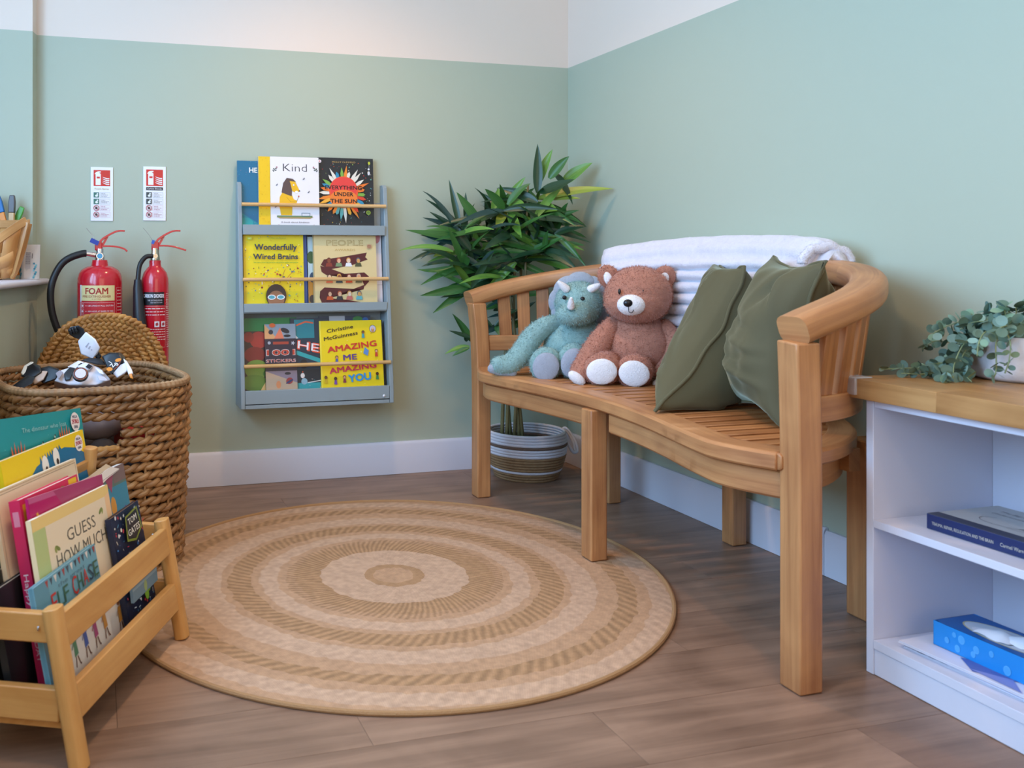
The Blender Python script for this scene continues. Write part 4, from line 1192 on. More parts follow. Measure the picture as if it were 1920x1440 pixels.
# ================================================================== SEAGRASS HAMPER
def wicker_mat(name, c1, c2, c3):
    m, nt, b = new_mat(name)
    tc = N(nt, 'ShaderNodeTexCoord')
    mp = N(nt, 'ShaderNodeMapping'); mp.inputs['Scale'].default_value = (14, 240, 1)
    nt.links.new(tc.outputs['UV'], mp.inputs['Vector'])
    n1 = N(nt, 'ShaderNodeTexNoise'); n1.inputs['Scale'].default_value = 1; n1.inputs['Detail'].default_value = 5
    nt.links.new(mp.outputs[0], n1.inputs['Vector'])
    n2 = N(nt, 'ShaderNodeTexNoise'); n2.inputs['Scale'].default_value = 9; n2.inputs['Detail'].default_value = 3
    nt.links.new(tc.outputs['Object'], n2.inputs['Vector'])
    mx = N(nt, 'ShaderNodeMix'); mx.inputs[0].default_value = 0.5
    nt.links.new(n1.outputs['Fac'], mx.inputs[2]); nt.links.new(n2.outputs['Fac'], mx.inputs[3])
    cr = N(nt, 'ShaderNodeValToRGB'); e = cr.color_ramp.elements
    e[0].position = .32; e[0].color = lin(c3); e[1].position = .68; e[1].color = lin(c1)
    q = e.new(.5); q.color = lin(c2)
    nt.links.new(mx.outputs[0], cr.inputs[0]); nt.links.new(cr.outputs[0], b.inputs['Base Color'])
    b.inputs['Roughness'].default_value = .55
    bp = N(nt, 'ShaderNodeBump'); bp.inputs['Strength'].default_value = .3; bp.inputs['Distance'].default_value = .002
    nt.links.new(n1.outputs['Fac'], bp.inputs['Height']); nt.links.new(bp.outputs[0], b.inputs['Normal'])
    return m


M_WICK = wicker_mat('seagrass', '#b98a56', '#94683c', '#5e3f25')
M_WICK2 = wicker_mat('golden_hyacinth', '#cf9c55', '#b47d3e', '#7d5128')
M_CANE = flat('cane_stake', '#a57c50', .6, var=.2, vscale=20)


def rope(mb, path, r=0.0075, pitch=0.062, closed=True, n=6, phase=0.0, strands=2, flatten=1.0):
    """two strands twisted round each other along path"""
    P = [Vector(p) for p in path]; m = len(P)
    L = [0]
    for i in range(1, m): L.append(L[-1] + (P[i] - P[i - 1]).length)
    tot = L[-1] + ((P[0] - P[-1]).length if closed else 0)
    turns = max(1, round(tot / pitch))
    for s in range(strands):
        q = []
        for i, p in enumerate(P):
            t = ((P[(i + 1) % m] - P[i - 1]) if closed else (P[min(i + 1, m - 1)] - P[max(0, i - 1)])).normalized()
            u = Vector((0, 0, 1)); sd = t.cross(u)
            if sd.length < .1: sd = Vector((1, 0, 0))
            sd.normalize(); u = sd.cross(t)
            a = 2 * pi * (turns * L[i] / tot + s / strands) + phase
            q.append(p + (sd * cos(a) * flatten + u * sin(a)) * r * 0.62)
        mb.tube(q, r * 0.80, n, closed=closed)


def resample(path, step, closed=True):
    P = [Vector(p) for p in path]
    if closed: P = P + [P[0]]
    L = [0]
    for i in range(1, len(P)): L.append(L[-1] + (P[i] - P[i - 1]).length)
    n = max(3, int(L[-1] / step)); out = []; j = 0
    for k in range(n if closed else n + 1):
        d = L[-1] * k / n
        while j < len(L) - 2 and L[j + 1] < d: j += 1
        f = (d - L[j]) / max(1e-9, L[j + 1] - L[j]); out.append(P[j].lerp(P[j + 1], f))
    return out


HB = Vector((-1.925, -0.660, 0.0)); HROT = radians(13); HA, HBB, HN, HH = 0.254, 0.300, 3.3, 0.520


def ham_pt(t, z, grow=0.0):
    c, s_ = cos(t), sin(t)
    k = 0.925 + 0.075 * min(1, z / HH * 1.15)
    x = (HA * k + grow) * sgn(c) * abs(c) ** (2 / HN); yv = (HBB * k + grow) * sgn(s_) * abs(s_) ** (2 / HN)
    return HB + Vector((x * cos(HROT) - yv * sin(HROT), x * sin(HROT) + yv * cos(HROT), z))


hamper = thing('wicker_hamper', 'tall woven seagrass hamper brimming with toys below the window sill', 'basket', HB)
rows_n = 21
NST = 50
RZ = HH - 0.026
for k in range(rows_n):
    z = 0.012 + (RZ - 0.012) * k / (rows_n - 1)
    base = resample([ham_pt(t, z) for t in np.linspace(0, 2 * pi, 200, endpoint=False)], 0.0125)
    m = len(base); pth = []
    for i, p in enumerate(base):
        o_ = (p - HB); o_.z = 0; o_.normalize()
        w_ = sin(pi * NST * i / m + pi * k) * 0.0042
        pth.append(p + o_ * w_ + Vector((0, 0, 0.0018 * sin(i * .31 + k * 1.7))))
    mb = MB()
    hole = 15 <= k <= 17
    if hole:
        # leave the hand hole open in the front face
        keep = [i for i, p in enumerate(pth) if not (abs(p.x - (-1.905)) < 0.062 and p.y < HB.y)]
        # rotate so that the run is continuous
        gap = [i for i in range(len(keep)) if keep[i] - keep[i - 1] > 1]
        if gap: keep = keep[gap[0]:] + keep[:gap[0]]
        rope(mb, [pth[i] for i in keep], closed=False, phase=k * .8, r=.0098)
    else:
        rope(mb, pth, closed=True, phase=k * .8, r=.0098)
    part('woven_row', mb, M_WICK, hamper, sharp=0)
for j in range(NST // 2):
    t0 = 2 * pi * (j + .5) / (NST // 2)
    if sin(t0) > .93: continue
    # stakes by arc length
    ring_ = resample([ham_pt(t, .3) for t in np.linspace(0, 2 * pi, 200, endpoint=False)], 0.0125)
    p = ring_[int(len(ring_) * j / (NST // 2)) % len(ring_)]
    tt = atan2((p - HB).y * cos(HROT) - (p - HB).x * sin(HROT), (p - HB).x * cos(HROT) + (p - HB).y * sin(HROT))
    o_ = p - HB; o_.z = 0; k1 = o_.length; o_.normalize()
    hole = abs(p.x + 1.905) < .058 and p.y < HB.y
    pts = [HB + o_ * (k1 * (0.925 + 0.075 * min(1, z / HH * 1.15)) / (0.925 + 0.075 * .663) + .002) + Vector((0, 0, z)) for z in (0.006, .1, .2, .3, .37)]
    if not hole: pts += [HB + o_ * (k1 * (0.925 + 0.075 * min(1, z / HH * 1.15)) / (0.925 + 0.075 * .663) + .002) + Vector((0, 0, z)) for z in (.44, .51)]
    part('stake', MB().tube(pts, .0038, 6), M_CANE, hamper)
# wrapped rim: tight turns round a core
rim = resample([ham_pt(t, HH - .004) for t in np.linspace(0, 2 * pi, 240, endpoint=False)], 0.0032)
part('wrapped_rim', MB().tube(rim, .0105, 8, closed=True, radii=[.0105 * (1 + .10 * sin(2 * pi * i / 5)) for i in range(len(rim))]), wicker_mat('rim_grass', '#bfa07c', '#a07c56', '#6d4d33'), hamper, sharp=0)
hz0, hz1 = 0.012 + (RZ - .012) * 14.4 / 20, 0.012 + (RZ - .012) * 17.6 / 20
hl = []
for p in ham_front if False else [ham_pt(t, hz0) for t in np.linspace(-pi / 2 - .62, -pi / 2 + .62, 90)]:
    if abs(p.x + 1.905) < .060: hl.append(p)
part('hand_hole_wrap', MB().tube(resample(hl, .0032, False), .009, 8, radii=[.009 * (1 + .1 * sin(2 * pi * i / 5)) for i in range(len(resample(hl, .0032, False)))]), M_WICK2, hamper, sharp=0, label='wrapped lower edge of the hand hole')
lnr = MB(); lin_pts = [ham_pt(t, 0, -.016) for t in np.linspace(0, 2 * pi, 64, endpoint=False)]
lnr.prism([(p.x, p.y) for p in lin_pts], 0.004, 0.012)
part('hamper_floor', lnr, M_WICK, hamper)
# lid standing up behind, braided half rounds
lidc = Vector((-1.885, -0.290, 0.335)); tilt = radians(8); yaw = radians(6)
LM = Matrix.Rotation(yaw, 4, 'Z') @ Matrix.Rotation(tilt, 4, 'X')
lid = thing('hamper_lid', 'golden braided lid standing upright behind the open seagrass hamper', 'lid', (lidc.x, lidc.y, 0))


def braid(mb, path, r, pitch, closed):
    P = [Vector(p) for p in path]; m = len(P); L = [0]
    for i in range(1, m): L.append(L[-1] + (P[i] - P[i - 1]).length)
    for s in range(3):
        q = []
        for i, p in enumerate(P):
            t = (P[min(i + 1, m - 1)] - P[max(0, i - 1)]).normalized()
            f = LM.to_3x3() @ Vector((0, -1, 0)); sd = t.cross(f).normalized()
            a = 2 * pi * (L[i] / pitch + s / 3)
            q.append(p + sd * cos(a) * r * .85 + f * sin(2 * a) * r * .42)
        mb.tube(q, r * .72, 6, closed=closed)


for k in range(9):
    ra, rb = 0.218 - k * .0245, 0.335 - k * .0265
    if ra < .012: break
    pts = []
    for t in np.linspace(0, 2 * pi, 220, endpoint=False):
        c, s_ = cos(t), sin(t); n_ = 2.35
        pts.append(lidc + LM @ Vector((ra * sgn(c) * abs(c) ** (2 / n_), 0, rb * sgn(s_) * abs(s_) ** (2 / n_))))
    pts = resample(pts, .009)
    mb = MB(); braid(mb, pts, .0128, .056, True)
    part('braided_row', mb, M_WICK2, lid, sharp=0)

# ================================================================== TOY ROBOT AND TOYS IN THE HAMPER
robot = thing('toy_robot', 'white and black toy robot lying on its back in the hamper, arm up', 'toy', (-1.90, -0.72, 0.50))
M_RW = flat('white_toy_plastic', '#e6e4ec', .3); M_RB = flat('black_toy_plastic', '#15161b', .28); M_RO = flat('orange_toy_plastic', '#e08a2c', .35)


def D(u, v, d): return at_d(u, v, d)


def blob(name, pts, mat, parent, bevel=.006, label=None):
    """rounded solid: convex hull of points"""
    bm = bmesh.new()
    for p in pts: bm.verts.new(p)
    bmesh.ops.convex_hull(bm, input=bm.verts)
    for v in [v for v in bm.verts if not v.link_faces]: bm.verts.remove(v)
    me = bpy.data.meshes.new(name); bm.to_mesh(me); bm.free()
    me.polygons.foreach_set('use_smooth', [True] * len(me.polygons)); me.set_sharp_from_angle(angle=radians(50))
    return part(name, me, mat, parent, bevel=bevel, bseg=3, label=label)


def slab(face, depth, back=(0, 0)):
    """picture outline at a depth, given thickness away from the viewer"""
    o = []
    for u, v, d in face:
        o.append(D(u, v, d)); o.append(D(u + back[0], v + back[1], d + depth))
    return o


# forearm: boxy white sleeve with fist
blob('forearm', slab([(146, 640, 2.58), (161, 622, 2.58), (179, 636, 2.57), (188, 652, 2.57), (183, 664, 2.58), (173, 673, 2.58), (152, 664, 2.58)], .05), M_RW, robot, .005)
for k in range(3):
    x, y = 163 + k * 5.2, 646 + k * 3.2
    blob('forearm_vent', slab([(x - 3.5, y + 4, 2.574), (x + 3, y - 4, 2.574), (x + 5, y - 2.5, 2.574), (x - 1.5, y + 5.5, 2.574)], .008), flat('grey_groove', '#a9a7b4', .4), robot, .0004)
blob('fist', slab([(127, 619, 2.60), (132, 613, 2.60), (147, 610, 2.60), (157, 616, 2.60), (160, 625, 2.60), (148, 636, 2.60), (139, 633, 2.60), (130, 627, 2.60)], .035), M_RB, robot, .006)
for k in range(3): blob('finger', slab([(128 + k * 5, 619 - k * 2, 2.585), (132 + k * 5, 616 - k * 2, 2.585), (136 + k * 5, 624 - k, 2.585), (132 + k * 5, 627 - k, 2.585)], .014), M_RB, robot, .003)
blob('elbow', slab([(176, 666, 2.59), (184, 658, 2.59), (191, 668, 2.59), (184, 677, 2.59)], .03), M_RB, robot, .003)
# body
blob('torso', slab([(101, 714, 2.50), (112, 695, 2.52), (135, 688, 2.54), (165, 680, 2.55), (185, 688, 2.54), (198, 700, 2.52), (208, 712, 2.50), (180, 722, 2.48), (130, 722, 2.48)], .10, (0, 12)), M_RW, robot, .008)
c0 = D(151, 703, 2.47)
tn = (CAM - c0).normalized(); tn = (tn + Vector((0, 0, .55))).normalized()
MQ = tn.to_track_quat('Z', 'Y').to_matrix()
part('chest_dial', MB().lathe([(.0005, .008), (.0165, .008), (.0205, .006), (.0215, 0)], c0, 28, MQ), M_RB, robot, label='black ringed round chest dial')
part('dial_face', MB().lathe([(.0005, .0095), (.0145, .0095), (.015, .007)], c0, 28, MQ), fm('#d9d4de', .3), robot, label='pale dial face')
part('dial_ring', MB().lathe([(.0165, .0084), (.0185, .0084), (.0185, .007)], c0, 28, MQ), fm('#9a4a34', .3), robot, label='copper dial ring')
blob('chest_block', slab([(144, 687, 2.52), (160, 679, 2.52), (176, 686, 2.52), (166, 695, 2.51), (150, 694, 2.51)], .03), M_RW, robot, .003)
blob('chest_window', slab([(160, 688, 2.505), (166, 682, 2.505), (174, 686, 2.505), (168, 692, 2.505)], .006), fm('#3a3a42', .3), robot, .0005)
blob('collar', slab([(150, 676, 2.55), (166, 671, 2.56), (190, 672, 2.56), (200, 684, 2.54), (182, 684, 2.54)], .05), M_RB, robot, .004)
# shoulder pad / helmet at the right with printed marks
hd = [(190, 668, 2.52), (205, 661, 2.52), (222, 661, 2.52), (229, 670, 2.51), (231, 683, 2.50), (222, 697, 2.49), (209, 703, 2.48), (200, 690, 2.49)]
blob('shoulder_shell', slab(hd, .06, (6, 0)), M_RB, robot, .006)
blob('head', slab([(212, 700, 2.47), (226, 684, 2.485), (238, 678, 2.49), (243, 690, 2.485), (234, 701, 2.475), (220, 709, 2.465)], .06), M_RW, robot, .008)
blob('visor_rim', slab([(231, 672, 2.49), (238, 677, 2.49), (248, 694, 2.48), (250, 701, 2.475), (242, 706, 2.47), (243, 694, 2.48)], .03), M_RW, robot, .004)
blob('chin', slab([(241, 701, 2.47), (247, 700, 2.47), (250, 711, 2.465), (244, 709, 2.465)], .02), M_RO, robot, .002)
P = Print(.00012)
P.ell(.022, .030, .0095, .006, '#d98a35', 14, .5); P.ell(-.002, -.004, .0085, .0075, '#d98a35', 14)
P.text('0', .017, .014, .012, '#eceaf0', rot=.9, bold=.04); P.text('Z', .006, .009, .012, '#eceaf0', rot=.9, bold=.04); P.text('I', .000, .020, .010, '#eceaf0', rot=.9, bold=.04)
P.line([(.030, .028), (.022, .006), (.010, -.008)], .0022, '#8a3f2c')
o_ = D(207, 691, 2.468); ex = (D(229, 691, 2.468) - o_); ey = (D(207, 669, 2.50) - o_)
P.build('shoulder_print', robot, plane_fn(o_, ex, ey, .002), label='white and orange racing marks')
for pts_, m_ in (([(120, 700, 2.49), (131, 688, 2.505), (141, 690, 2.505), (132, 712, 2.485), (122, 714, 2.485)], M_RB), ([(126, 688, 2.53), (147, 676, 2.545), (158, 679, 2.545), (140, 692, 2.52)], M_RW),
                 ([(146, 684, 2.53), (152, 680, 2.535), (158, 683, 2.53), (151, 687, 2.525)], M_RB), ([(178, 690, 2.505), (192, 694, 2.50), (196, 703, 2.49), (186, 700, 2.49)], M_RW), ([(182, 704, 2.475), (196, 706, 2.475), (203, 714, 2.47), (186, 714, 2.465)], fm('#c9c5d0', .3)),
                 ([(104, 700, 2.49), (112, 694, 2.50), (119, 698, 2.495), (110, 712, 2.48)], fm('#9c9aa6', .3))):
    blob('armour_plate', slab(pts_, .012), m_, robot, .002)
# legs and boots
blob('thigh', slab([(62, 704, 2.52), (75, 690, 2.53), (92, 686, 2.53), (112, 692, 2.52), (105, 712, 2.50), (82, 720, 2.49)], .05), M_RB, robot, .005)
blob('shin', slab([(52, 712, 2.50), (74, 695, 2.51), (90, 696, 2.51), (82, 712, 2.49), (64, 722, 2.48)], .045), fm('#c9b3a4', .35), robot, .005)
blob('boot', slab([(38, 706, 2.50), (46, 690, 2.52), (62, 680, 2.53), (76, 686, 2.52), (80, 698, 2.50), (60, 712, 2.49)], .05), M_RB, robot, .006)
blob('boot_sole', slab([(39, 700, 2.505), (45, 686, 2.525), (58, 678, 2.54), (64, 679, 2.535), (50, 689, 2.52), (43, 704, 2.50)], .05), fm('#d8d4c6', .4), robot, .003)
blob('boot', slab([(18, 728, 2.42), (36, 714, 2.44), (52, 704, 2.46), (66, 708, 2.45), (60, 720, 2.43), (30, 734, 2.41)], .05), M_RB, robot, .006)
# other toys seen through the weave and the hand hole
mb = MB().ell((-1.90, -0.80, .405), (.075, .06, .05)); t = part('toy_helmet', mb, flat('grey_toy', '#8d7f80', .3)); tag(t, 'shiny grey dome toy seen through the hand hole of the hamper', 'toy')
t = part('toy_block', MB().box((-1.80, -0.78, .36), (.09, .08, .05), Matrix.Rotation(.4, 3, 'Z')), fm('#b01c1c', .3), None, bevel=.004); tag(t, 'red plastic block glimpsed through the hamper weave beside the hand hole', 'toy')
fill = MB(); 
for k in range(26):
    fill.ell((-1.89 + random.uniform(-.13, .13), -.70 + random.uniform(-.19, .19), random.uniform(.05, .33)), (random.uniform(.03, .05),) * 3, nu=8, nv=6)
t = part('soft_toy_heap', fill, flat('dark_toy_heap', '#3a302c', .8)); tag(t, 'jumble of dark toys filling the hamper below the robot', 'toys', kind='stuff')

# ================================================================== WOODEN BOOK STAND (front left)
SN = Vector((-1.940, -1.829, 0)); SL = Vector((.424, .905, 0)).normalized(); SW = Vector((-.905, .424, 0)).normalized(); SLEN = .526


def S(s_, t, z): return SN + SL * s_ + SW * t + Vector((0, 0, z))


def on_t(u, v, t, lean):
    """picture point on the plane of a leaning book that meets the base board at t"""
    d = ray(u, v); n = SW - Vector((0, 0, lean))
    q = (S(0, t, .085) - CAM).dot(n) / d.dot(n)
    p = CAM + d * q
    return (p - SN).dot(SL), p.z


M_PINE = wood('pale_pine', '#d9a765', '#bd8443', rough=.42, su=2.4, sv=36, rand=.06)
stand = thing('book_stand', 'low pale wooden floor book stand with splayed legs at front left', 'book rack', SN + SW * .11 + SL * .26)
SM = Matrix((SL, SW, Vector((0, 0, 1)))).transposed()


def sleg(s_, t0, t1, z1, r=.0165, z0=0.001):
    mb = MB()
    a, b_ = S(s_, t0, z0), S(s_, t1, z1)
    pts = [a.lerp(b_, k / 6) for k in range(7)]
    sec = rrect(.034, .030, .010, 3)
    mb.sweep(pts, sec, normals=[SL] * 7)
    return part('leg', mb, M_PINE, stand, bevel=.002)


sleg(0.012, -.004, .046, .272); sleg(SLEN, 0, .05, .273, z0=0.008)
sleg(0.012, .265, .222, .43); sleg(SLEN, .265, .222, .43)


def srail(name, s0, s1, t, z0, z1, th=.018, lean=.0):
    c = S((s0 + s1) / 2, t, (z0 + z1) / 2)
    o = part(name, MB().box(c, (s1 - s0, th, z1 - z0), SM @ Matrix.Rotation(lean, 3, 'X')), M_PINE, stand, bevel=.0025)
    return o


srail('front_rail', .027, SLEN - .014, .036, .198, .257, lean=-.18)
srail('front_rail', .027, SLEN - .014, .016, .074, .134, lean=-.18)
srail('back_rail', .0, SLEN, .232, .345, .405, lean=.16)
srail('back_rail', .0, SLEN, .250, .12, .18, lean=.16)
for s_ in (.012, SLEN):
    for (ta, za, tb, zb, h) in ((.05, .238, .225, .238, .050), (.03, .108, .245, .108, .056)):
        a, b_ = S(s_, ta, za), S(s_, tb, zb)
        c = (a + b_) / 2
        part('end_rail', MB().box(c, (.018, (b_ - a).length, h), SM), M_PINE, stand, bevel=.0025)
    part('rail_screw', MB().lathe([(.0005, .003), (.004, .0025), (.005, 0)], S(s_ - .009, .066, .238), 10, Matrix.Rotation(-pi / 2, 3, 'Y')), M_CHROME, stand)
part('base_board', MB().box(S(SLEN / 2, .13, .070), (SLEN - .03, .20, .010), SM), M_PINE, stand)
UPV = Vector((0, 0, 1))
LEAN = (UPV + SW * .10).normalized()


def sbook(name, label, t, c_tl, c_tr, zb, thick, cover, prn_fn=None, spine=None, soft=False, cat='book', pages=None, lean=.10, back=None, spine_fn=None):
    """book standing in the stand; picture points of the top corners fix its width and height on the plane t"""
    ltop = Vector((0, 0, 1)) + SW * lean
    s0, z0 = on_t(*c_tl, t, lean); s1, z1 = on_t(*c_tr, t, lean)
    s0 = max(s0, .026)
    w_ = s1 - s0; tiltz = (z1 - z0)
    h_ = ((z0 + z1) / 2 - zb)
    ex = (SL * w_ + UPV * tiltz).normalized()
    ey = ltop.normalized(); ey = (ey - ex * ey.dot(ex)).normalized()
    top = S(s0, t + lean * (z0 - .085), z0)
    hl_ = h_ / ey.z
    o = top - ey * hl_
    P = None
    if prn_fn:
        P = Print(); prn_fn(P, w_, hl_)
    SP = None
    if spine_fn:
        SP = Print(); spine_fn(SP, thick, hl_)
    return book(name, label, o, ex, ey, w_, hl_, thick, cover, spine, prn=P, soft=soft, cat=cat, pages=pages, back=back, spine_print=SP)


def star_badge(P, x, y, r):
    P.ell(x, y, r * 1.15, r * 1.15, '#f3eef0', 20)
    P.text('MEGA', x, y + r * .62, r * .34, '#2f3a6a', w=r * 1.3, bold=.04); P.text('2FOR£5', x, y + r * .05, r * .52, '#c22a4a', w=r * 1.8, bold=.04); P.text('DEAL', x, y - r * .6, r * .32, '#2f3a6a', w=r * 1.0, bold=.04)


def pr_teal(P, w_, h_):
    P.rect(0, 0, w_, h_, '#178a92'); P.rect(0, h_ * .86, w_, h_, '#1f97a0')
    scatter(P, 0, h_ * .4, w_, h_ * .9, 60, ['#7fc4c8', '#d9eeee', '#5fb0b4'], .0008, .002, 3)
    P.text('The dinosaur who lost', w_ * .60, h_ - .030, .010, '#a9d4d6', w=w_ * .42, bold=-.01)
    k0 = 1 / h_
    for fx_, fy_, s_ in ((.34, 1 - .082 * k0, .026), (.78, 1 - .062 * k0, .024), (.0, .6, .03)):
        for k in range(5): P.poly([(w_ * fx_ + (k - 2.4) * s_ * .42, h_ * fy_), (w_ * fx_ + (k - 2) * s_ * .50, h_ * fy_ + s_ * (1.3 if k % 2 else 1.0)), (w_ * fx_ + (k - 1.6) * s_ * .42, h_ * fy_)], '#e0602a')
        P.rect(w_ * fx_ - s_ * 1.1, h_ * fy_ - s_ * .8, w_ * fx_ + s_ * 1.1, h_ * fy_ + s_ * .1, '#e0602a')
    for fx_, fy_ in ((.55, 1 - .072 * k0), (.67, 1 - .062 * k0)):
        for k in range(7): P.ell(w_ * fx_ + random.Random(k).uniform(-.006, .006), h_ * fy_ + (k - 3) * .0035, .003, .0022, ('#1e2a2c', '#e6efe8')[k % 2], 8, k)
    star_badge(P, w_ * .90, h_ - .030, .019)


def pr_yellow(P, w_, h_):
    P.rect(0, 0, w_, h_, '#f0cf1e'); P.rect(0, h_ * .55, w_ * .18, h_ * .8, '#f2b98a'); P.ell(w_ * .12, h_ * .62, .012, .02, '#e06a7a'); P.ell(w_ * .97, h_ * .74, .012, .018, '#d9406a')
    yq = lambda d: h_ - d
    P.poly([(w_ * .10, yq(.13)), (w_ * .2, yq(.070)), (w_ * .36, yq(.038)), (w_ * .50, yq(.028)), (w_ * .72, yq(.022)), (w_ * .88, yq(.034)), (w_, yq(.058)), (w_, yq(.2)), (w_ * .1, yq(.2))], '#1b6f9c')
    for k in range(9): P.poly([(w_ * (.40 + .03 * k), yq(.042 - .002 * k)), (w_ * (.415 + .03 * k), yq(.020 - .001 * k)), (w_ * (.44 + .03 * k), yq(.040 - .002 * k))], '#1b6f9c')
    for fx_, d_ in ((.46, .043), (.60, .036)):
        P.ell(w_ * fx_, yq(d_), .0135, .021, '#f2f0ea', 20); P.ell(w_ * fx_ + .003, yq(d_ + .009), .0055, .007, '#3a2118', 14)
    star_badge(P, w_ * .91, h_ - .026, .016)


def pr_cream(P, w_, h_):
    P.rect(0, 0, w_, h_, '#e6d4b4'); P.frame(.006, h_ * .2, w_ - .006, h_ - .008, .001, '#8a7350')
    P.dashes(w_ * .04, w_ * .96, h_ - .0035, .0016, '#b49a70', 4); P.text('MORE', w_ * .22, h_ * .86, .008, '#33302c', w=w_ * .16, bold=.03); P.ell(w_ * .56, h_ * .87, .008, .006, '#3f5a4c'); P.text('tales', w_ * .82, h_ * .90, .007, '#33302c', w=w_ * .15)


def pr_pink(P, w_, h_):
    P.rect(0, 0, w_, h_, '#d62f5c'); P.rect(w_ * .03, h_ * .55, w_ * .12, h_ * .97, '#e8b02a'); P.ell(w_ * .07, h_ * .83, .006, .012, '#3a3a8a'); P.rect(w_ * .82, h_ * .93, w_ * .97, h_ * .99, '#efc22c'); P.ell(w_ * .7, h_ * .96, .008, .004, '#8a9a3a')
    P.rect(w_ * .03, h_ * .3, w_ * .14, h_ * .55, '#e08a4a')


def sp_pink(P, t, h_):
    P.rect(0, 0, t, h_, '#cf2c5a'); P.rect(t * .2, h_ * .86, t * .75, h_ * .94, '#d98aa0')
    P.text('Happy', t * .5, h_ * .52, t * .42, '#f0d9de', w=h_ * .17, rot=-pi / 2, bold=.03); P.text('BIRTHDAY', t * .5, h_ * .27, t * .42, '#e0b0bc', w=h_ * .26, rot=-pi / 2, bold=.03)


def pr_magenta(P, w_, h_):
    P.rect(0, 0, w_, h_, '#b40f62'); P.rect(w_ * .0, h_ * .97, w_, h_, '#c05a8a'); P.poly([(w_ * .3, h_), (w_ * .6, h_ * .7), (w_, h_ * .7), (w_, h_)], '#a83a6a')
    P.text('we', w_ * .56, h_ * .90, .016, '#e8b03a', w=w_ * .16, bold=.04); P.text('love', w_ * .40, h_ * .84, .012, '#e8b03a', w=w_ * .16, bold=.03)
    P.star(w_ * .08, h_ * .9, .006, .003, 5, '#e8b03a')


def pr_guess(P, w_, h_):
    P.rect(0, 0, w_, h_, '#efdcb2'); P.rect(0, 0, w_ * .22, h_ * .93, '#b9c98a'); P.rect(0, h_ * .93, w_, h_, '#edcf86'); P.rect(w_ * .14, h_ * .1, w_ * .93, h_ * .93, '#ecdcc0'); P.poly([(w_ * .93, 0), (w_, 0), (w_, h_ * .95), (w_ * .93, h_ * .93)], '#f1c99a')
    P.text('GUESS', w_ * .56, h_ * .815, .0235, '#6f6a60', w=w_ * .38, bold=.005); P.text('HOW MUCH', w_ * .54, h_ * .70, .0245, '#6f6a60', w=w_ * .66, bold=.005)
    for sx_, fx_, fy_ in ((1, .84, .855), (-1, .24, .775)): P.ell(w_ * fx_, h_ * fy_, .010, .004, '#7f8f4c', 10, .5 * sx_); P.ell(w_ * fx_ + .008 * sx_, h_ * fy_ - .002, .006, .003, '#9aa85c', 10, 1.2 * sx_)
    # little painted figures low down
    P.rect(0, h_ * .02, w_, h_ * .30, '#e9e2da')
    for k, c in enumerate(('#b0522f', '#4f8a6a', '#3a5fae', '#a8407a', '#c98a3a')):
        x = w_ * (.10 + .19 * k); y = h_ * .14
        P.poly([(x - .007, y - .01), (x - .005, y + .02), (x + .005, y + .022), (x + .008, y - .008)], c); P.ell(x, y + .029, .005, .006, '#7a4a34', 10)
        P.line([(x - .003, y - .01), (x - .007, y - .028)], .003, '#6a4030'); P.line([(x + .003, y - .01), (x + .008, y - .026), (x + .012, y - .028)], .003, '#6a4030'); P.line([(x - .005, y + .016), (x - .013, y + .006)], .0024, c); P.line([(x + .005, y + .016), (x + .014, y + .026)], .0024, c)


def pr_elf(P, w_, h_):
    P.rect(0, 0, w_, h_, '#6fa6bc'); P.rect(0, 0, w_ * .2, h_, '#5f95ac')
    for k in range(13):
        x = w_ * (.16 + .065 * k); c = ('#a34a4a', '#4a5a6a', '#e0d9d4', '#3f4f5c')[k % 4]
        P.poly([(x, h_ - .003), (x + w_ * .025, h_ - .017), (x + w_ * .045, h_ - .003)], c)
    P.text('the great', w_ * .55, h_ - .024, .008, '#5a8296', w=w_ * .45, bold=.0)
    cols = ['#c23a3a', '#3f6a5a', '#3f6a5a', None, '#c23a3a', '#3f6a5a', '#c23a3a', '#33506a', '#3f6a5a']
    x = w_ * .20
    for i, (ch, c) in enumerate(zip('ELF CHASE', cols)):
        if c: P.text(ch, x + w_ * .04, h_ - .047 + .004 * (i / 8), .034 if i in (0, 4) else .029, c, w=w_ * .078, bold=.01)
        x += w_ * (.092 if c else .05)
    P.rect(w_ * .14, .004, w_, h_ - .095, '#e9e2da')
    for k, c in enumerate(('#b0522f', '#4f8a6a', '#3a5fae', '#a8407a', '#c98a3a')):
        x = w_ * (.22 + .17 * k); y = h_ - .150
        P.poly([(x - .007, y - .01), (x - .005, y + .02), (x + .005, y + .022), (x + .008, y - .008)], c); P.ell(x, y + .029, .005, .006, '#7a4a34', 10)
        P.line([(x - .003, y - .01), (x - .007, y - .028)], .003, '#6a4030'); P.line([(x + .003, y - .01), (x + .008, y - .026), (x + .012, y - .028)], .003, '#6a4030'); P.line([(x - .005, y + .016), (x - .013, y + .006)], .0024, c); P.line([(x + .005, y + .016), (x + .014, y + .026)], .0024, c)


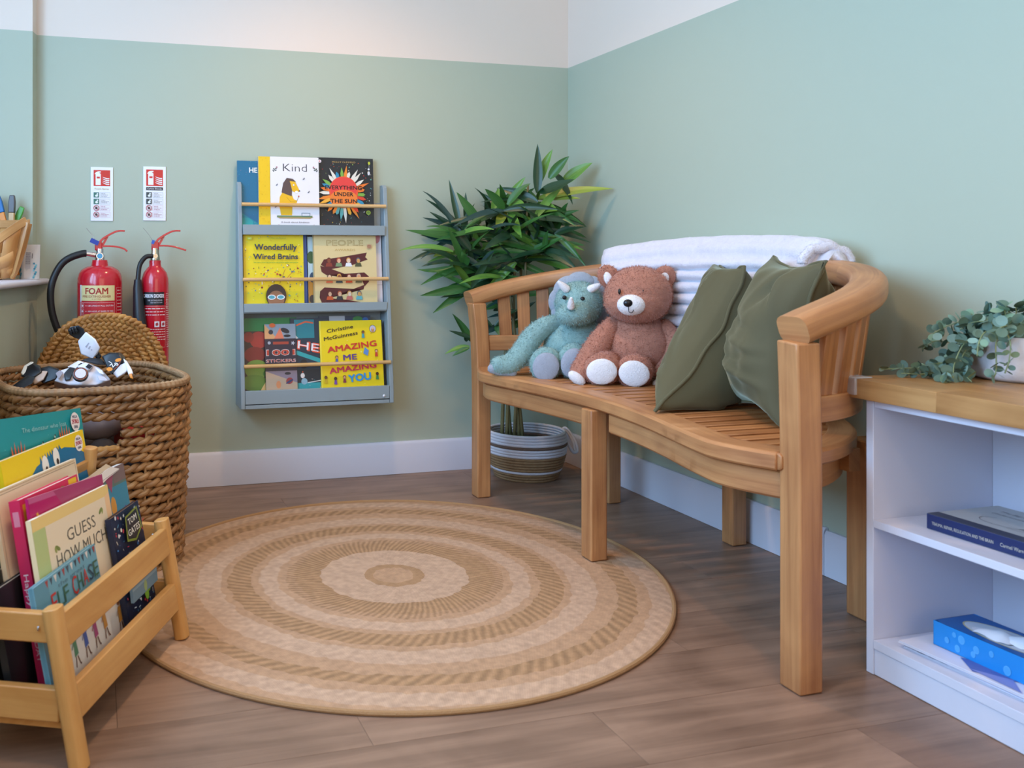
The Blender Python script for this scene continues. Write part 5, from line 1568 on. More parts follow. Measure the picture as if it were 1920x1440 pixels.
def pr_gates(P, w_, h_):
    P.rect(0, 0, w_, h_, '#1e2a48'); scatter(P, .003, .003, w_ - .003, h_ - .003, 130, ['#dfe4ea', '#3f7ac0', '#5aa0c8', '#c83a4a', '#e9e4da'], .0016, .005, 77)
    P.poly([(w_ * .30, h_ * .74), (w_ * .36, h_ * .95), (w_ * .80, h_ * .98), (w_ * .86, h_ * .78), (w_ * .6, h_ * .70)], '#7f8f3a'); P.poly([(w_ * .34, h_ * .755), (w_ * .39, h_ * .935), (w_ * .77, h_ * .96), (w_ * .82, h_ * .79), (w_ * .6, h_ * .72)], '#1e2230')
    P.text('TOM', w_ * .58, h_ * .895, .013, '#f0efe6', w=w_ * .30, bold=.03, rot=.06); P.text('GATES', w_ * .58, h_ * .805, .0135, '#f0efe6', w=w_ * .42, bold=.03, rot=.06)
    P.ell(w_ * .55, h_ * .55, .010, .014, '#e8e4dc', 14); P.ell(w_ * .72, h_ * .60, .008, .010, '#d9604a', 12); P.ell(w_ * .2, h_ * .6, .006, .012, '#c83a4a', 12, .5); P.ell(w_ * .7, h_ * .3, .014, .02, '#6fa02a', 14); P.ell(w_ * .6, h_ * .22, .01, .014, '#86b83a', 12)


def pr_green(P, w_, h_):
    P.rect(0, 0, w_, h_, '#5f7a72'); P.rect(0, h_ * .55, w_, h_ * .86, '#3f8aa8'); P.ell(w_ * .62, h_ * .72, .014, .022, '#d99a3a', 14); P.ell(w_ * .88, h_ * .62, .012, .02, '#7a4a9a', 14); P.rect(w_ * .7, h_ * .88, w_, h_, '#7f6a6a'); P.poly([(w_ * .5, h_ * .95), (w_ * .62, h_ * .82), (w_ * .72, h_ * .97)], '#a04a6a')


sbook('picture_book', 'tall teal picture book with orange shapes at the back of the wooden stand', .186, (-60, 795), (158, 765), .085, .012, '#178a92', pr_teal, soft=True, lean=.20)
sbook('picture_book', 'yellow book with blue furry shape and two eyes, in front of the teal one', .162, (0, 866), (155, 805), .085, .012, '#f0cf1e', pr_yellow, soft=True, lean=.20)
sbook('picture_book', 'cream book with ruled border just before the yellow book in the stand', .140, (-12, 925), (142, 859), .085, .010, '#e6d4b4', pr_cream, soft=True, lean=.20)
sbook('activity_book', 'slim green and blue book with fanned white pages at the far stand end', .121, (150, 905), (232, 868), .085, .016, '#5f7a72', pr_green, soft=True, lean=.20, pages=flat('bright_pages', '#e3dfe0', .8))
sbook('birthday_book', 'thick pink book with lettering down its spine in the wooden stand', .095, (36, 938), (145, 889), .085, .022, '#d62f5c', pr_pink, spine='#cf2c5a', lean=.20, spine_fn=sp_pink)
sbook('picture_book', 'magenta book with gold lettering standing behind the beige cover', .078, (52, 936), (196, 889), .085, .006, '#b40f62', pr_magenta, soft=True, lean=.20)
sbook('picture_book', 'beige book with grey capital lettering and green spine edge in the stand', .062, (57, 977), (203, 908), .085, .010, '#efdcb2', pr_guess, lean=.20, soft=True)
sbook('picture_book', 'pale blue book with red and green lettering at the front of the stand', .047, (62, 1104), (176, 1019), .085, .011, '#6fa6bc', pr_elf, spine='#5f95ac', lean=.20)
sbook('story_book', 'thick navy doodled story book near the far front leg of the stand', .047, (206, 974), (258, 938), .085, .012, '#1e2a48', pr_gates, lean=.20, pages=flat('orange_pages', '#d9a04a', .8))


def pr_small(P, w_, h_):
    P.rect(0, 0, w_, h_, '#6f93a8'); P.rect(0, h_ * .6, w_, h_ * .75, '#8fb0c0'); P.ell(w_ * .5, h_ * .35, .008, .012, '#9fb87a')


sbook('board_book', 'small grey blue board book leaning inside the far end of the stand', .040, (247, 1098), (292, 1056), .145, .006, '#7f9fb4', pr_small, lean=.12, soft=True)
TA = [o for o in COL.objects if o.name.startswith('activity_book')][0]
for k, (c0_, c1_, c2_, c3_) in enumerate((((146, 909), (199, 870), (208, 874), (150, 916)), ((150, 917), (208, 875), (224, 879), (158, 925)), ((158, 926), (223, 881), (202, 897), (168, 934)))):
    tt_ = .1196 - .0007 * k
    q_ = []
    for c_ in (c0_, c1_, c2_, c3_):
        s__, z__ = on_t(*c_, tt_, .20); q_.append(S(s__, tt_ + .20 * (z__ - .085), z__))
    q2_ = [p + SW * .0005 for p in q_]
    part('loose_page', MB().add(q_ + q2_, [(0, 1, 2, 3), (7, 6, 5, 4), (0, 4, 5, 1), (1, 5, 6, 2), (2, 6, 7, 3), (3, 7, 4, 0)]), fm('#e9e5e2' if k else '#dccbb0', .8), TA, label='fanned white page')
o_ = S(.030, .150, .086)
book('picture_book', 'black spined book at the near end of the wooden stand', o_, SL, (UPV + SW * .20), .20, .215, .020, '#14151a', soft=False)
o_ = S(.036, .127, .086)
book('picture_book', 'dark grey book with turquoise curve at the near end of the stand', o_, SL, (UPV + SW * .20), .20, .20, .014, '#23262b')

# ================================================================== PLUSH TOYS
def plush_mat(name, c, var=.14):
    m, nt, b = new_mat(name)
    tc = N(nt, 'ShaderNodeTexCoord')
    n1 = N(nt, 'ShaderNodeTexNoise'); n1.inputs['Scale'].default_value = 55; n1.inputs['Detail'].default_value = 6; n1.inputs['Roughness'].default_value = .7
    nt.links.new(tc.outputs['Object'], n1.inputs['Vector'])
    r = N(nt, 'ShaderNodeMapRange'); r.inputs[1].default_value = .3; r.inputs[2].default_value = .7; r.inputs[3].default_value = 1 - var; r.inputs[4].default_value = 1 + var
    nt.links.new(n1.outputs['Fac'], r.inputs[0])
    mx = N(nt, 'ShaderNodeMix', data_type='RGBA', blend_type='MULTIPLY'); mx.inputs[0].default_value = 1; mx.inputs[6].default_value = lin(c)
    nt.links.new(r.outputs[0], mx.inputs[7]); nt.links.new(mx.outputs[2], b.inputs['Base Color'])
    b.inputs['Roughness'].default_value = .9; b.inputs['Specular IOR Level'].default_value = .15
    b.inputs['Sheen Weight'].default_value = .5; b.inputs['Sheen Roughness'].default_value = .5
    b.inputs['Sheen Tint'].default_value = tuple(min(1, x * .5 + .45) for x in lin(c)[:3]) + (1,)
    n2 = N(nt, 'ShaderNodeTexNoise'); n2.inputs['Scale'].default_value = 260; n2.inputs['Detail'].default_value = 3
    nt.links.new(tc.outputs['Object'], n2.inputs['Vector'])
    bp = N(nt, 'ShaderNodeBump'); bp.inputs['Strength'].default_value = .6; bp.inputs['Distance'].default_value = .003
    nt.links.new(n2.outputs['Fac'], bp.inputs['Height']); nt.links.new(bp.outputs[0], b.inputs['Normal'])
    return m


def fur(mb, n, ln, seed=1):
    """short pile: thin slanted blades rooted all over the surface, added to the same mesh"""
    rng = np.random.default_rng(seed)
    V = np.array(mb.v); tris = []
    for f in mb.f:
        for k in range(1, len(f) - 1): tris.append((f[0], f[k], f[k + 1]))
    T = np.array(tris); a, b, c = V[T[:, 0]], V[T[:, 1]], V[T[:, 2]]
    nr = np.cross(b - a, c - a); ar = np.linalg.norm(nr, axis=1) + 1e-12
    cen = V.mean(axis=0)
    pick = rng.choice(len(T), n, p=ar / ar.sum())
    u = rng.random((n, 2)); fl_ = u.sum(1) > 1; u[fl_] = 1 - u[fl_]
    p = a[pick] + (b - a)[pick] * u[:, :1] + (c - a)[pick] * u[:, 1:]
    nn = nr[pick] / ar[pick][:, None]
    return p, nn, rng


def with_fur(mb, n, ln, seed=1):
    p, nn, rng = fur(mb, n, ln, seed)
    me_ = MB(); 
    d = nn + rng.normal(0, .45, nn.shape) + np.array([0, 0, -.25]); d /= np.linalg.norm(d, axis=1)[:, None]
    sgn_ = np.sign((d * nn).sum(1))[:, None]; d *= np.where(sgn_ == 0, 1, sgn_)
    s = np.cross(d, rng.normal(0, 1, d.shape)); s /= np.linalg.norm(s, axis=1)[:, None] + 1e-9
    L = ln * rng.uniform(.6, 1.2, (n, 1)); w = 0.0007
    vs = np.empty((n * 3, 3)); vs[0::3] = p - s * w - nn * .0004; vs[1::3] = p + s * w - nn * .0004; vs[2::3] = p + d * L
    mb.add(vs.tolist(), [(3 * k, 3 * k + 1, 3 * k + 2) for k in range(n)])
    return mb


class Frame:
    """x right, y up, z forward in picture-like units of one reference pixel"""
    def __init__(s, u, v, z, turn=0.0):
        s.o = at_z(u, v, z); s.u, s.v = u, v
        d = (s.o - CAM); s.depth = d.dot(F_AX); s.k = s.depth / F_PX
        f = Vector((-d.x, -d.y, 0)).normalized()
        f = Matrix.Rotation(turn, 3, 'Z') @ f
        s.f = f; s.r = Vector((0, 0, 1)).cross(f).normalized(); s.up = Vector((0, 0, 1))
        s.M = Matrix((s.r, s.up, s.f)).transposed()

    def __call__(s, u, v, fwd=0.0):
        """fwd in metres toward the viewer; the picture offset is kept"""
        return s.o + s.r * (u - s.u) * s.k + s.up * (s.v - v) * s.k + s.f * fwd

    def ell(s, mb, u, v, fwd, ru, rv, rf, rot=0, nu=28, nv=18):
        mb.ell(s(u, v, fwd), (ru * s.k, rv * s.k, rf), s.M @ Matrix.Rotation(rot, 3, 'Z'), nu, nv); return mb

    def limb(s, mb, pts, n=18, seg=6):
        """pts: (u, v, fwd, radius px)"""
        P = spline([s(a, b, c) for a, b, c, r in pts], seg)
        rs = [Vector((r, 0, 0)) for *_, r in pts]; R = [max(.3, q.x) * s.k for q in spline(rs, seg)]
        # rounded ends
        e0 = P[0] - (P[1] - P[0]).normalized() * R[0] * .8; e1 = P[-1] + (P[-1] - P[-2]).normalized() * R[-1] * .8
        m0 = P[0] - (P[1] - P[0]).normalized() * R[0] * .55; m1 = P[-1] + (P[-1] - P[-2]).normalized() * R[-1] * .55
        PP = [e0, m0] + P + [m1, e1]; RR = [R[0] * .12, R[0] * .78] + R + [R[-1] * .78, R[-1] * .12]
        mb.tube(PP, 1.0, n, radii=RR, up=tuple(s.f)); return mb


def remesh(mb, name, vox, smooth=4):
    me = mb.mesh(name, 0)
    o = bpy.data.objects.new('tmp', me); COL.objects.link(o)
    md = o.modifiers.new('r', 'REMESH'); md.mode = 'VOXEL'; md.voxel_size = vox
    sm = o.modifiers.new('s', 'SMOOTH'); sm.iterations = smooth; sm.factor = .5
    dg = bpy.context.evaluated_depsgraph_get()
    ev = bpy.data.meshes.new_from_object(o.evaluated_get(dg))
    out = MB(); out.add([tuple(v.co) for v in ev.vertices], [tuple(p.vertices) for p in ev.polygons])
    bpy.data.objects.remove(o); bpy.data.meshes.remove(ev)
    return out


def pplush(name, mb, mat, parent, n, ln=.0085, vox=.004, seed=1, label=None, smooth=3):
    m = remesh(mb, name, vox, smooth)
    with_fur(m, n, ln, seed)
    return part(name, m, mat, parent, sharp=0, label=label)


M_BEAR = plush_mat('brown_plush', '#b47b66'); M_BWHITE = plush_mat('white_plush', '#efebec', .05)
M_DINO = plush_mat('teal_plush', '#8dafac'); M_DGREY = plush_mat('grey_blue_plush', '#a3aab6', .07)
M_BLACK = flat('black_stitch', '#0f0f12', .35)
SEAT_TOP = SEAT_Z + 0.0

# ---- bear
B = Frame(1183, 714, SEAT_TOP, 0.10)
bear = thing('plush_bear', 'brown plush bear with white muzzle and paw pads seated on the bench', 'teddy bear', B.o)
mb = MB(); B.ell(mb, 1196, 655, -.02, 62, 56, .085); B.ell(mb, 1197, 622, -.03, 50, 42, .070)
pplush('torso', mb, M_BEAR, bear, 5000, seed=1)
mb = MB(); B.ell(mb, 1196, 553, .0, 61, 54, .090); B.ell(mb, 1192, 566, .02, 58, 40, .078)
pplush('head', mb, M_BEAR, bear, 5500, seed=2)
for k, (u, v, rot) in enumerate(((1143, 519, .5), (1243, 520, -.5))):
    mb = MB(); B.ell(mb, u, v, -.012, 20, 23, .014, rot)
    e = pplush('ear', mb, M_BEAR, bear, 900, seed=3 + k, vox=.003)
    mb = MB(); B.ell(mb, u + (-1 if k == 0 else -2), v + 4, .001 if k else .002, 9.5 if k else 8, 14, .006, rot * .6)
    pplush('inner_ear', mb, M_BWHITE, e, 150, .003, .002, 5 + k)
mb = MB(); B.ell(mb, 1179, 569, .083, 25.5, 19.5, .034)
mz = pplush('muzzle', mb, M_BWHITE, bear, 900, .003, .003, 7)
mb = MB(); B.ell(mb, 1171, 565, .115, 8, 7, .008)
part('nose', mb, M_BLACK, mz, sharp=0)
mp_ = spline([B(1171.5, 571, .1195), B(1172, 577, .1195), B(1173, 581, .118), B(1178, 582, .115), B(1181, 577, .113)], 4)
part('mouth', MB().tube(mp_, .0011, 6), M_BLACK, mz)
for u in (1158, 1199):
    mb = MB(); B.ell(mb, u, 545, .083 if u > 1180 else .084, 2.6, 5.5, .006)
    part('eye', mb, M_BLACK, bear, sharp=0)
mb = MB(); B.limb(mb, [(1152, 610, -.02, 17), (1128, 640, .015, 22), (1106, 672, .045, 22), (1090, 697, .07, 21)])
arm = pplush('arm', mb, M_BEAR, bear, 2600, seed=8)
mb = MB(); B.ell(mb, 1082, 704, .098, 18, 10, .013, -.62)
pplush('paw_pad', mb, M_BWHITE, arm, 250, .003, .003, 9)
mb = MB(); B.limb(mb, [(1243, 612, -.02, 16), (1258, 640, .005, 19), (1254, 672, .035, 20), (1236, 694, .06, 18)])
arm = pplush('arm', mb, M_BEAR, bear, 2200, seed=10)
mb = MB(); B.ell(mb, 1229, 712, .068, 13, 9, .012, .2)
pplush('paw_pad', mb, M_BWHITE, arm, 150, .003, .003, 11)
for k, (u, v) in enumerate(((1128, 686), (1184, 688))):
    mb = MB(); B.limb(mb, [(u + (16 if k == 0 else 10), 684, -.01, 26), (u + 6, v - 3, .05, 28), (u, v, .088, 30)]); B.ell(mb, u - 1, v + 2, .092, 33, 31, .030)
    lg = pplush('leg', mb, M_BEAR, bear, 3000, seed=12 + k)
    mb = MB(); B.ell(mb, u - 3, v + 3, .128, 27.5, 24, .012, .12 if k == 0 else -.2)
    pplush('foot_pad', mb, M_BWHITE, lg, 500, .0025, .003, 14 + k)

# ---- dinosaur
Q = Frame(1050, 702, SEAT_TOP, 0.05)
dino = thing('plush_dinosaur', 'teal plush horned dinosaur with grey frill seated beside the bear', 'soft toy', Q.o)
mb = MB(); Q.ell(mb, 1072, 652, -.02, 52, 50, .080); Q.ell(mb, 1078, 622, -.03, 44, 36, .065)
pplush('torso', mb, M_DINO, dino, 4000, seed=21)
mb = MB(); Q.ell(mb, 1084, 569, .0, 43, 42, .078); Q.ell(mb, 1078, 582, .045, 30, 27, .055); Q.ell(mb, 1067, 588, .066, 27, 20, .042)
hd_ = pplush('head', mb, M_DINO, dino, 5000, seed=22)
# frill: fan of padded segments behind the head
for k in range(7):
    a = radians(-36 + 252 * k / 6)
    mb = MB(); Q.ell(mb, 1088 + 33 * cos(a), 570 - 35 * sin(a), -.040 - .010 * abs(cos(a)), 26, 29, .016, a)
    pplush('frill_segment', mb, M_DGREY, dino, 420, .003, .0035, 30 + k)
for (u0, v0, f0, u1, v1, f1, r) in ((1060, 541, .050, 1046, 528, .062, 7.5), (1103, 541, .050, 1120, 532, .058, 7.5), (1066, 572, .108, 1066, 556, .128, 6.5)):
    mb = MB(); Q.limb(mb, [(u0, v0, f0, r), ((u0 + u1) / 2, (v0 + v1) / 2, (f0 + f1) / 2, r * .85), (u1, v1, f1, r * .45)], 12)
    pplush('horn', mb, M_BWHITE, dino, 200, .002, .002, 40, smooth=2)
for u, v, f_ in ((1088, 558, .074), (1056, 556, .070)):
    mb = MB(); Q.ell(mb, u, v, f_, 4, 4, .006); part('eye', mb, M_BLACK, dino, sharp=0)
mp_ = spline([Q(1058, 575.5, .112), Q(1066, 579, .115), Q(1074, 578, .112)], 4)
part('mouth', MB().tube(mp_, .0010, 6), flat('dark_teal_stitch', '#3f6a70', .8), dino)
mb = MB(); Q.limb(mb, [(1050, 606, -.02, 16), (1022, 613, .0, 18), (998, 634, .012, 20), (980, 660, .03, 20), (958, 681, .05, 19), (936, 684, .06, 17)])
arm = pplush('arm', mb, M_DINO, dino, 3200, seed=50)
mb = MB(); Q.limb(mb, [(924, 689, .064, 9), (945, 695, .060, 9), (964, 697, .054, 8)]); pplush('paw_pad', mb, M_DGREY, arm, 250, .003, .003, 51)
mb = MB(); Q.limb(mb, [(1104, 612, -.02, 15), (1118, 640, .0, 17), (1112, 668, .03, 17)])
pplush('arm', mb, M_DINO, dino, 1200, seed=52)
for k, (u, v, ru, rv) in enumerate(((1020, 679, 27, 30), (1068, 671, 25, 31))):
    mb = MB(); Q.limb(mb, [(u + 22, 674, -.01, 20), (u + 9, v - 2, .04, 22), (u + 3, v, .07, 24)]); Q.ell(mb, u + 2, v - 1, .078, ru + 2, rv + 2, .030, -.25)
    lg = pplush('leg', mb, M_DINO, dino, 2200, seed=53 + k)
    mb = MB(); Q.ell(mb, u + 2, v + 2, .112, ru - 3, rv - 3, .011, -.25); pplush('foot_pad', mb, M_DGREY, lg, 400, .0025, .003, 56 + k)

# ================================================================== CUSHIONS
def velvet(name, c):
    m, nt, b = new_mat(name)
    b.inputs['Base Color'].default_value = lin(c); b.inputs['Roughness'].default_value = .75; b.inputs['Specular IOR Level'].default_value = .25
    b.inputs['Sheen Weight'].default_value = .65; b.inputs['Sheen Roughness'].default_value = .35; b.inputs['Sheen Tint'].default_value = (.62, .66, .50, 1)
    tc = N(nt, 'ShaderNodeTexCoord'); n2 = N(nt, 'ShaderNodeTexNoise'); n2.inputs['Scale'].default_value = 500
    nt.links.new(tc.outputs['Object'], n2.inputs['Vector'])
    bp = N(nt, 'ShaderNodeBump'); bp.inputs['Strength'].default_value = .15; bp.inputs['Distance'].default_value = .001
    nt.links.new(n2.outputs['Fac'], bp.inputs['Height']); nt.links.new(bp.outputs[0], b.inputs['Normal'])
    return m


M_VEL = velvet('olive_velvet', '#5c573f')


def noise1(x, y, s):
    r = 0
    for k in range(4):
        rr_ = random.Random(s * 17 + k); a = rr_.uniform(0, pi); fq = rr_.uniform(2.2, 5.5) * (1 + k * .6)
        r += sin((x * cos(a) + y * sin(a)) * fq * 2 + rr_.uniform(0, 6)) / (1 + k * .5)
    return r / 3


def cushion(label, NB, NT, FT, FB, thick, seed, creases, bend=Vector((0, 0, 0)), asym=.5):
    T = thing('olive_cushion', label, 'cushion', (NB + FB) / 2)
    n = 44
    nrm = ((NT - NB).cross(FB - NB)).normalized()
    for side, nm in ((1, 'front_panel'), (-1, 'back_panel')):
        vs = []; fs = []
        for i in range(n + 1):
            for j in range(n + 1):
                u, v = i / n, j / n
                p = NB * (1 - u) * (1 - v) + FB * u * (1 - v) + NT * (1 - u) * v + FT * u * v
                # edges bow inwards between the pointed corners
                c = (NB + NT + FB + FT) / 4
                uu, vv = 2 * u - 1, 2 * v - 1
                p = p + bend * (1 - vv * vv)
                bow = .10 * ((1 - vv * vv) * uu * uu + (1 - uu * uu) * vv * vv)
                p = p + (c - p) * bow * (1.35 if max(abs(uu), abs(vv)) > .3 else .5)
                prof = ((1 - abs(uu) ** 2.6) * (1 - abs(vv) ** 2.6)) ** .52
                edge = min(1, (1 - max(abs(uu), abs(vv))) * 5)
                wr = noise1(u, v, seed + (0 if side > 0 else 5)) * .0115 * edge
                for (cu, cv, ang, wid, amp, ln_) in creases:
                    du, dv = u - cu, v - cv
                    al = du * cos(ang) + dv * sin(ang); ac = -du * sin(ang) + dv * cos(ang)
                    wr += amp * math.exp(-(ac / wid) ** 2) * math.exp(-(al / ln_) ** 2) * edge
                vs.append(p + nrm * side * (thick * (asym if side > 0 else 1 - asym) * prof + wr + .001))
        for i in range(n):
            for j in range(n):
                a = i * (n + 1) + j; fs.append((a, a + n + 1, a + n + 2, a + 1))
        part(nm, MB().add(vs, fs), M_VEL, T, sharp=0)
    # piping round the edge
    ed = []
    for ei, (a, b_) in enumerate(((NB, FB), (FB, FT), (FT, NT), (NT, NB))):
        for k in range(20):
            p = a.lerp(b_, k / 20); c = (NB + NT + FB + FT) / 4; q = 2 * k / 20 - 1
            vb = {0: -1, 1: q, 2: 1, 3: -q}[ei]
            p = p + bend * (1 - vb * vb)
            p = p + (c - p) * .10 * (1 - q * q) * 1.35 + nrm * .004 * sin(k * .9 + seed)
            ed.append(p)
    part('piping', MB().tube(ed, .0048, 8, closed=True), M_VEL, T, sharp=0)
    # small pointed tabs at the corners
    c = (NB + NT + FB + FT) / 4
    return T


NB = at_z(1228, 772, SEAT_TOP + .006); NT = at_d(1396, 500, 2.44); ax_ = Vector((.50, .866, 0))
FT = at_d(1346, 484, 2.76); FB = NB + R_AX * .13 + F_AX * .32
FB.z = SEAT_TOP + .010
cushion('olive velvet cushion standing edge on and leaning, nearest the brown bear', NB, NT, FT, FB, .250, 3,
        [(.35, .30, .6, .03, .012, .25), (.5, .2, .4, .03, -.010, .3), (.3, .75, 1.9, .03, .012, .25), (.6, .8, 2.3, .04, -.012, .2), (.2, .12, .2, .02, .010, .2)], R_AX * .050, .30)
NB2 = at_z(1462, 800, SEAT_TOP + .006); NT2 = at_d(1545, 489, 2.02); FT2 = at_d(1449, 480, 2.36); FB2 = NB2 + (FT2 - NT2) * .95
FB2.z = SEAT_TOP + .008
cushion('olive velvet cushion propped against the near arm of the bench', NB2, NT2, FT2, FB2, .185, 11,
        [(.4, .2, .1, .03, .012, .35), (.5, .32, -.1, .03, -.010, .35), (.55, .42, .1, .025, .010, .3), (.3, .8, -.9, .05, -.020, .2), (.15, .85, 1.4, .03, .014, .2), (.6, .55, .2, .03, -.008, .3)])

# ================================================================== RIBBED THROW OVER THE BACKREST
M_THROW = plush_mat('white_fleece', '#dedae2', .06)
throw = thing('ribbed_throw', 'thick white ribbed fleece throw folded over the bench backrest', 'blanket', (-0.08, -1.2, 0.47))


def throw_section(layer):
    """closed outline in (outward, z) about the rail centre; ribs on the seat side"""
    o = []
    rib = .036
    inn = -.060 if layer == 0 else -.050
    top = .068 if layer == 0 else .044
    zlow = -.335
    nrib = int((top - .02 - zlow) / rib)
    pts = []
    for k in range(nrib):
        z0 = zlow + k * rib
        lean = -.016 * (1 - k / nrib) ** 1.2
        amp = .023 if layer == 0 else .006
        for j in range(6):
            f_ = j / 6
            pts.append((inn + lean - amp * sin(pi * f_) ** .5, z0 + rib * f_))
    zt_ = zlow + nrib * rib
    # over the top with ribs too
    ox_ = .044 if layer == 0 else .040; cx_, r_ = (inn + ox_) / 2, (ox_ - inn) / 2
    for k in range(4):
        for j in range(6):
            f_ = (k + j / 6) / 4
            a = pi - pi * f_
            rr_ = 1 + (.10 if layer == 0 else .04) * sin(pi * (j / 6))
            pts.append((cx_ + r_ * cos(a) * rr_, zt_ + (top - zt_ + .012) * sin(a) * rr_ if zt_ < top else zt_ + .03 * sin(a)))
    outx = cx_ + r_
    for k in range(5):
        for j in range(4): pts.append((outx + .004 * sin(pi * j / 4), zt_ - (k + j / 4) * rib))
    th_ = .018
    # inner face back along an offset
    back_ = []
    for (a, b_) in ((outx - th_, zt_ - 5 * rib), (outx - th_, zt_), (cx_ + (r_ - th_) * .5, top - th_ * .6), (cx_ - (r_ - th_) * .6, top - th_ * .6), (inn + th_, zt_ - .01), (inn + th_, -.1), (inn + th_ - .050 * .8, zlow)):
        back_.append((a, b_))
    return pts + back_


def throw_mesh(layer, th0, th1, dz=0):
    sec = throw_section(layer)
    path = []; nr = []
    ths = np.linspace(th0, th1, 46)
    for t in ths:
        p = rail_pt(t); path.append(Vector((p.x, p.y, p.z)))
    mb = MB(); m = len(sec); vs = []
    for i, t in enumerate(ths):
        d = (rail_pt(t + .01) - rail_pt(t - .01)); d.z = 0; d.normalize(); n = Vector((d.y, -d.x, 0)) * -1
        if n.dot(Vector((rail_pt(t).x + .6, rail_pt(t).y - BC_Y, 0))) < 0: n = -n
        f_ = i / 45
        end = 1 - .25 * max(0, (f_ - .9) / .1) ** 2 - .2 * max(0, (.06 - f_) / .06) ** 2
        for a, b_ in sec:
            wob = .0015 * sin(i * .8 + b_ * 60) + .001 * sin(i * 1.7 + b_ * 23)
            sag = .010 * sin(pi * f_)
            vs.append(path[i] + n * (a * (end if a < 0 else 1) + wob) + Vector((0, 0, b_ + wob * .6 + (sag if b_ > .03 else 0) - .02 * (1 - end) )))
    fs = []
    for i in range(len(ths) - 1):
        for j in range(m):
            j2 = (j + 1) % m; fs.append((i * m + j, (i + 1) * m + j, (i + 1) * m + j2, i * m + j2))
    fs.append(tuple(range(m))); fs.append(tuple((len(ths) - 1) * m + j for j in reversed(range(m))))
    mb.add(vs, fs)
    return mb


T0, T1 = radians(47), radians(114)
m_ = throw_mesh(0, T0, T1); with_fur(m_, 12000, .003, 61)
part('outer_fold', m_, M_THROW, throw, sharp=0)
m_ = throw_mesh(1, T0 + .015, T1 + .05)
part('inner_fold', m_, M_THROW, throw, sharp=0)
# rolled hem seen at the near end
hem = []
tE = T1 + .03
pE = rail_pt(tE); dE = (rail_pt(tE + .01) - rail_pt(tE - .01)); dE.z = 0; dE.normalize(); nE = Vector((dE.y, -dE.x, 0))
if nE.dot(Vector((pE.x + .6, pE.y - BC_Y, 0))) < 0: nE = -nE
hp_ = []
for k in range(15):
    a = pi * 1.02 - pi * 1.05 * k / 14
    hp_.append(pE + nE * (.060 * cos(a) - .016) + Vector((0, 0, .022 + .040 * sin(a) + .003 * sin(k * 1.9))))
hm = MB().tube(spline(hp_, 3), .0125, 10); with_fur(hm, 1500, .004, 62)
part('rolled_hem', hm, M_THROW, throw, sharp=0)

# ================================================================== TALL PLANT IN THE CORNER
PC = Vector((-0.262, -0.172, 0))
pot = thing('rope_basket', 'small white and tan striped rope basket with loop handles under the bench', 'basket', PC)
prof = []
rings = 17
M_ROPE_W = flat('white_cotton_rope', '#dcdbe2', .8, bump=.5, bscale=350)
M_ROPE_T = flat('tan_jute_rope', '#9a7a55', .85, bump=.6, bscale=350, var=.15, vscale=60)
M_ROPE_B = flat('brown_rope', '#6f5a4c', .85, bump=.6, bscale=350)


def pot_r(z):
    f_ = z / .185
    return .118 + .036 * sin(min(1, f_ * 1.35) * pi / 2) - .006 * max(0, f_ - .75) / .25


for k in range(rings):
    z = .006 + k * .0108
    mt = M_ROPE_T if k in (0, 1, 2, 4, 5, 6, 7, 8) else (M_ROPE_B if k == 12 else M_ROPE_W)
    r_ = pot_r(z)
    pth = [PC + Vector((r_ * cos(a), r_ * sin(a), z)) for a in np.linspace(0, 2 * pi, 56, endpoint=False)]
    o = part('rope_coil', MB().tube(pth, .0062, 7, closed=True), mt, pot, sharp=0)
    if mt != M_ROPE_W: o['label'] = 'tan jute coil' if mt == M_ROPE_T else 'thin brown coil'
part('basket_base', MB().lathe([(.001, .003), (.116, .003), (.116, .010), (.001, .010)], PC, 32), M_ROPE_T, pot)
part('moss', MB().lathe([(.001, .135), (.08, .138), (.148, .132)], PC, 32), flat('dark_moss', '#3b3a2c', .95, bump=1, bscale=120), pot)
for sx_, dz in ((1, 0), (-1, 0)):
    d = (R_AX * sx_).normalized(); t = Vector((-d.y, d.x, 0))
    r_ = pot_r(.17)
    for off in (-.004, .006):
        if sx_ > 0:
            hp = [PC + d * (r_ - .004) + t * .035 + Vector((0, 0, .170)), PC + d * (r_ + .016) + t * .03 + Vector((0, 0, .176 + off)), PC + d * (r_ + .040 + off) + t * .01 + Vector((0, 0, .135)), PC + d * (r_ + .044 + off) - t * .01 + Vector((0, 0, .10)), PC + d * (r_ + .028) - t * .03 + Vector((0, 0, .100)), PC + d * (r_ + .002) - t * .038 + Vector((0, 0, .140))]
        else:
            hp = [PC + d * (r_ - .006) + t * .04 + Vector((0, 0, .165)), PC + d * (r_ + .004) + t * .03 + Vector((0, 0, .195 + off)), PC + d * (r_ + .002) + Vector((0, 0, .212 + off)), PC + d * (r_ + .004) - t * .03 + Vector((0, 0, .195 + off)), PC + d * (r_ - .006) - t * .04 + Vector((0, 0, .165))]
        part('loop_handle', MB().tube(spline(hp, 6), .0055, 7), M_ROPE_W, pot, sharp=0)

plant = thing('bamboo_palm', 'tall artificial palm with long dark green leaves in the corner behind the bench', 'plant', PC + Vector((0, 0, .14)))
M_STEM = flat('cane_stem', '#6f6a45', .5, var=.25, vscale=14)


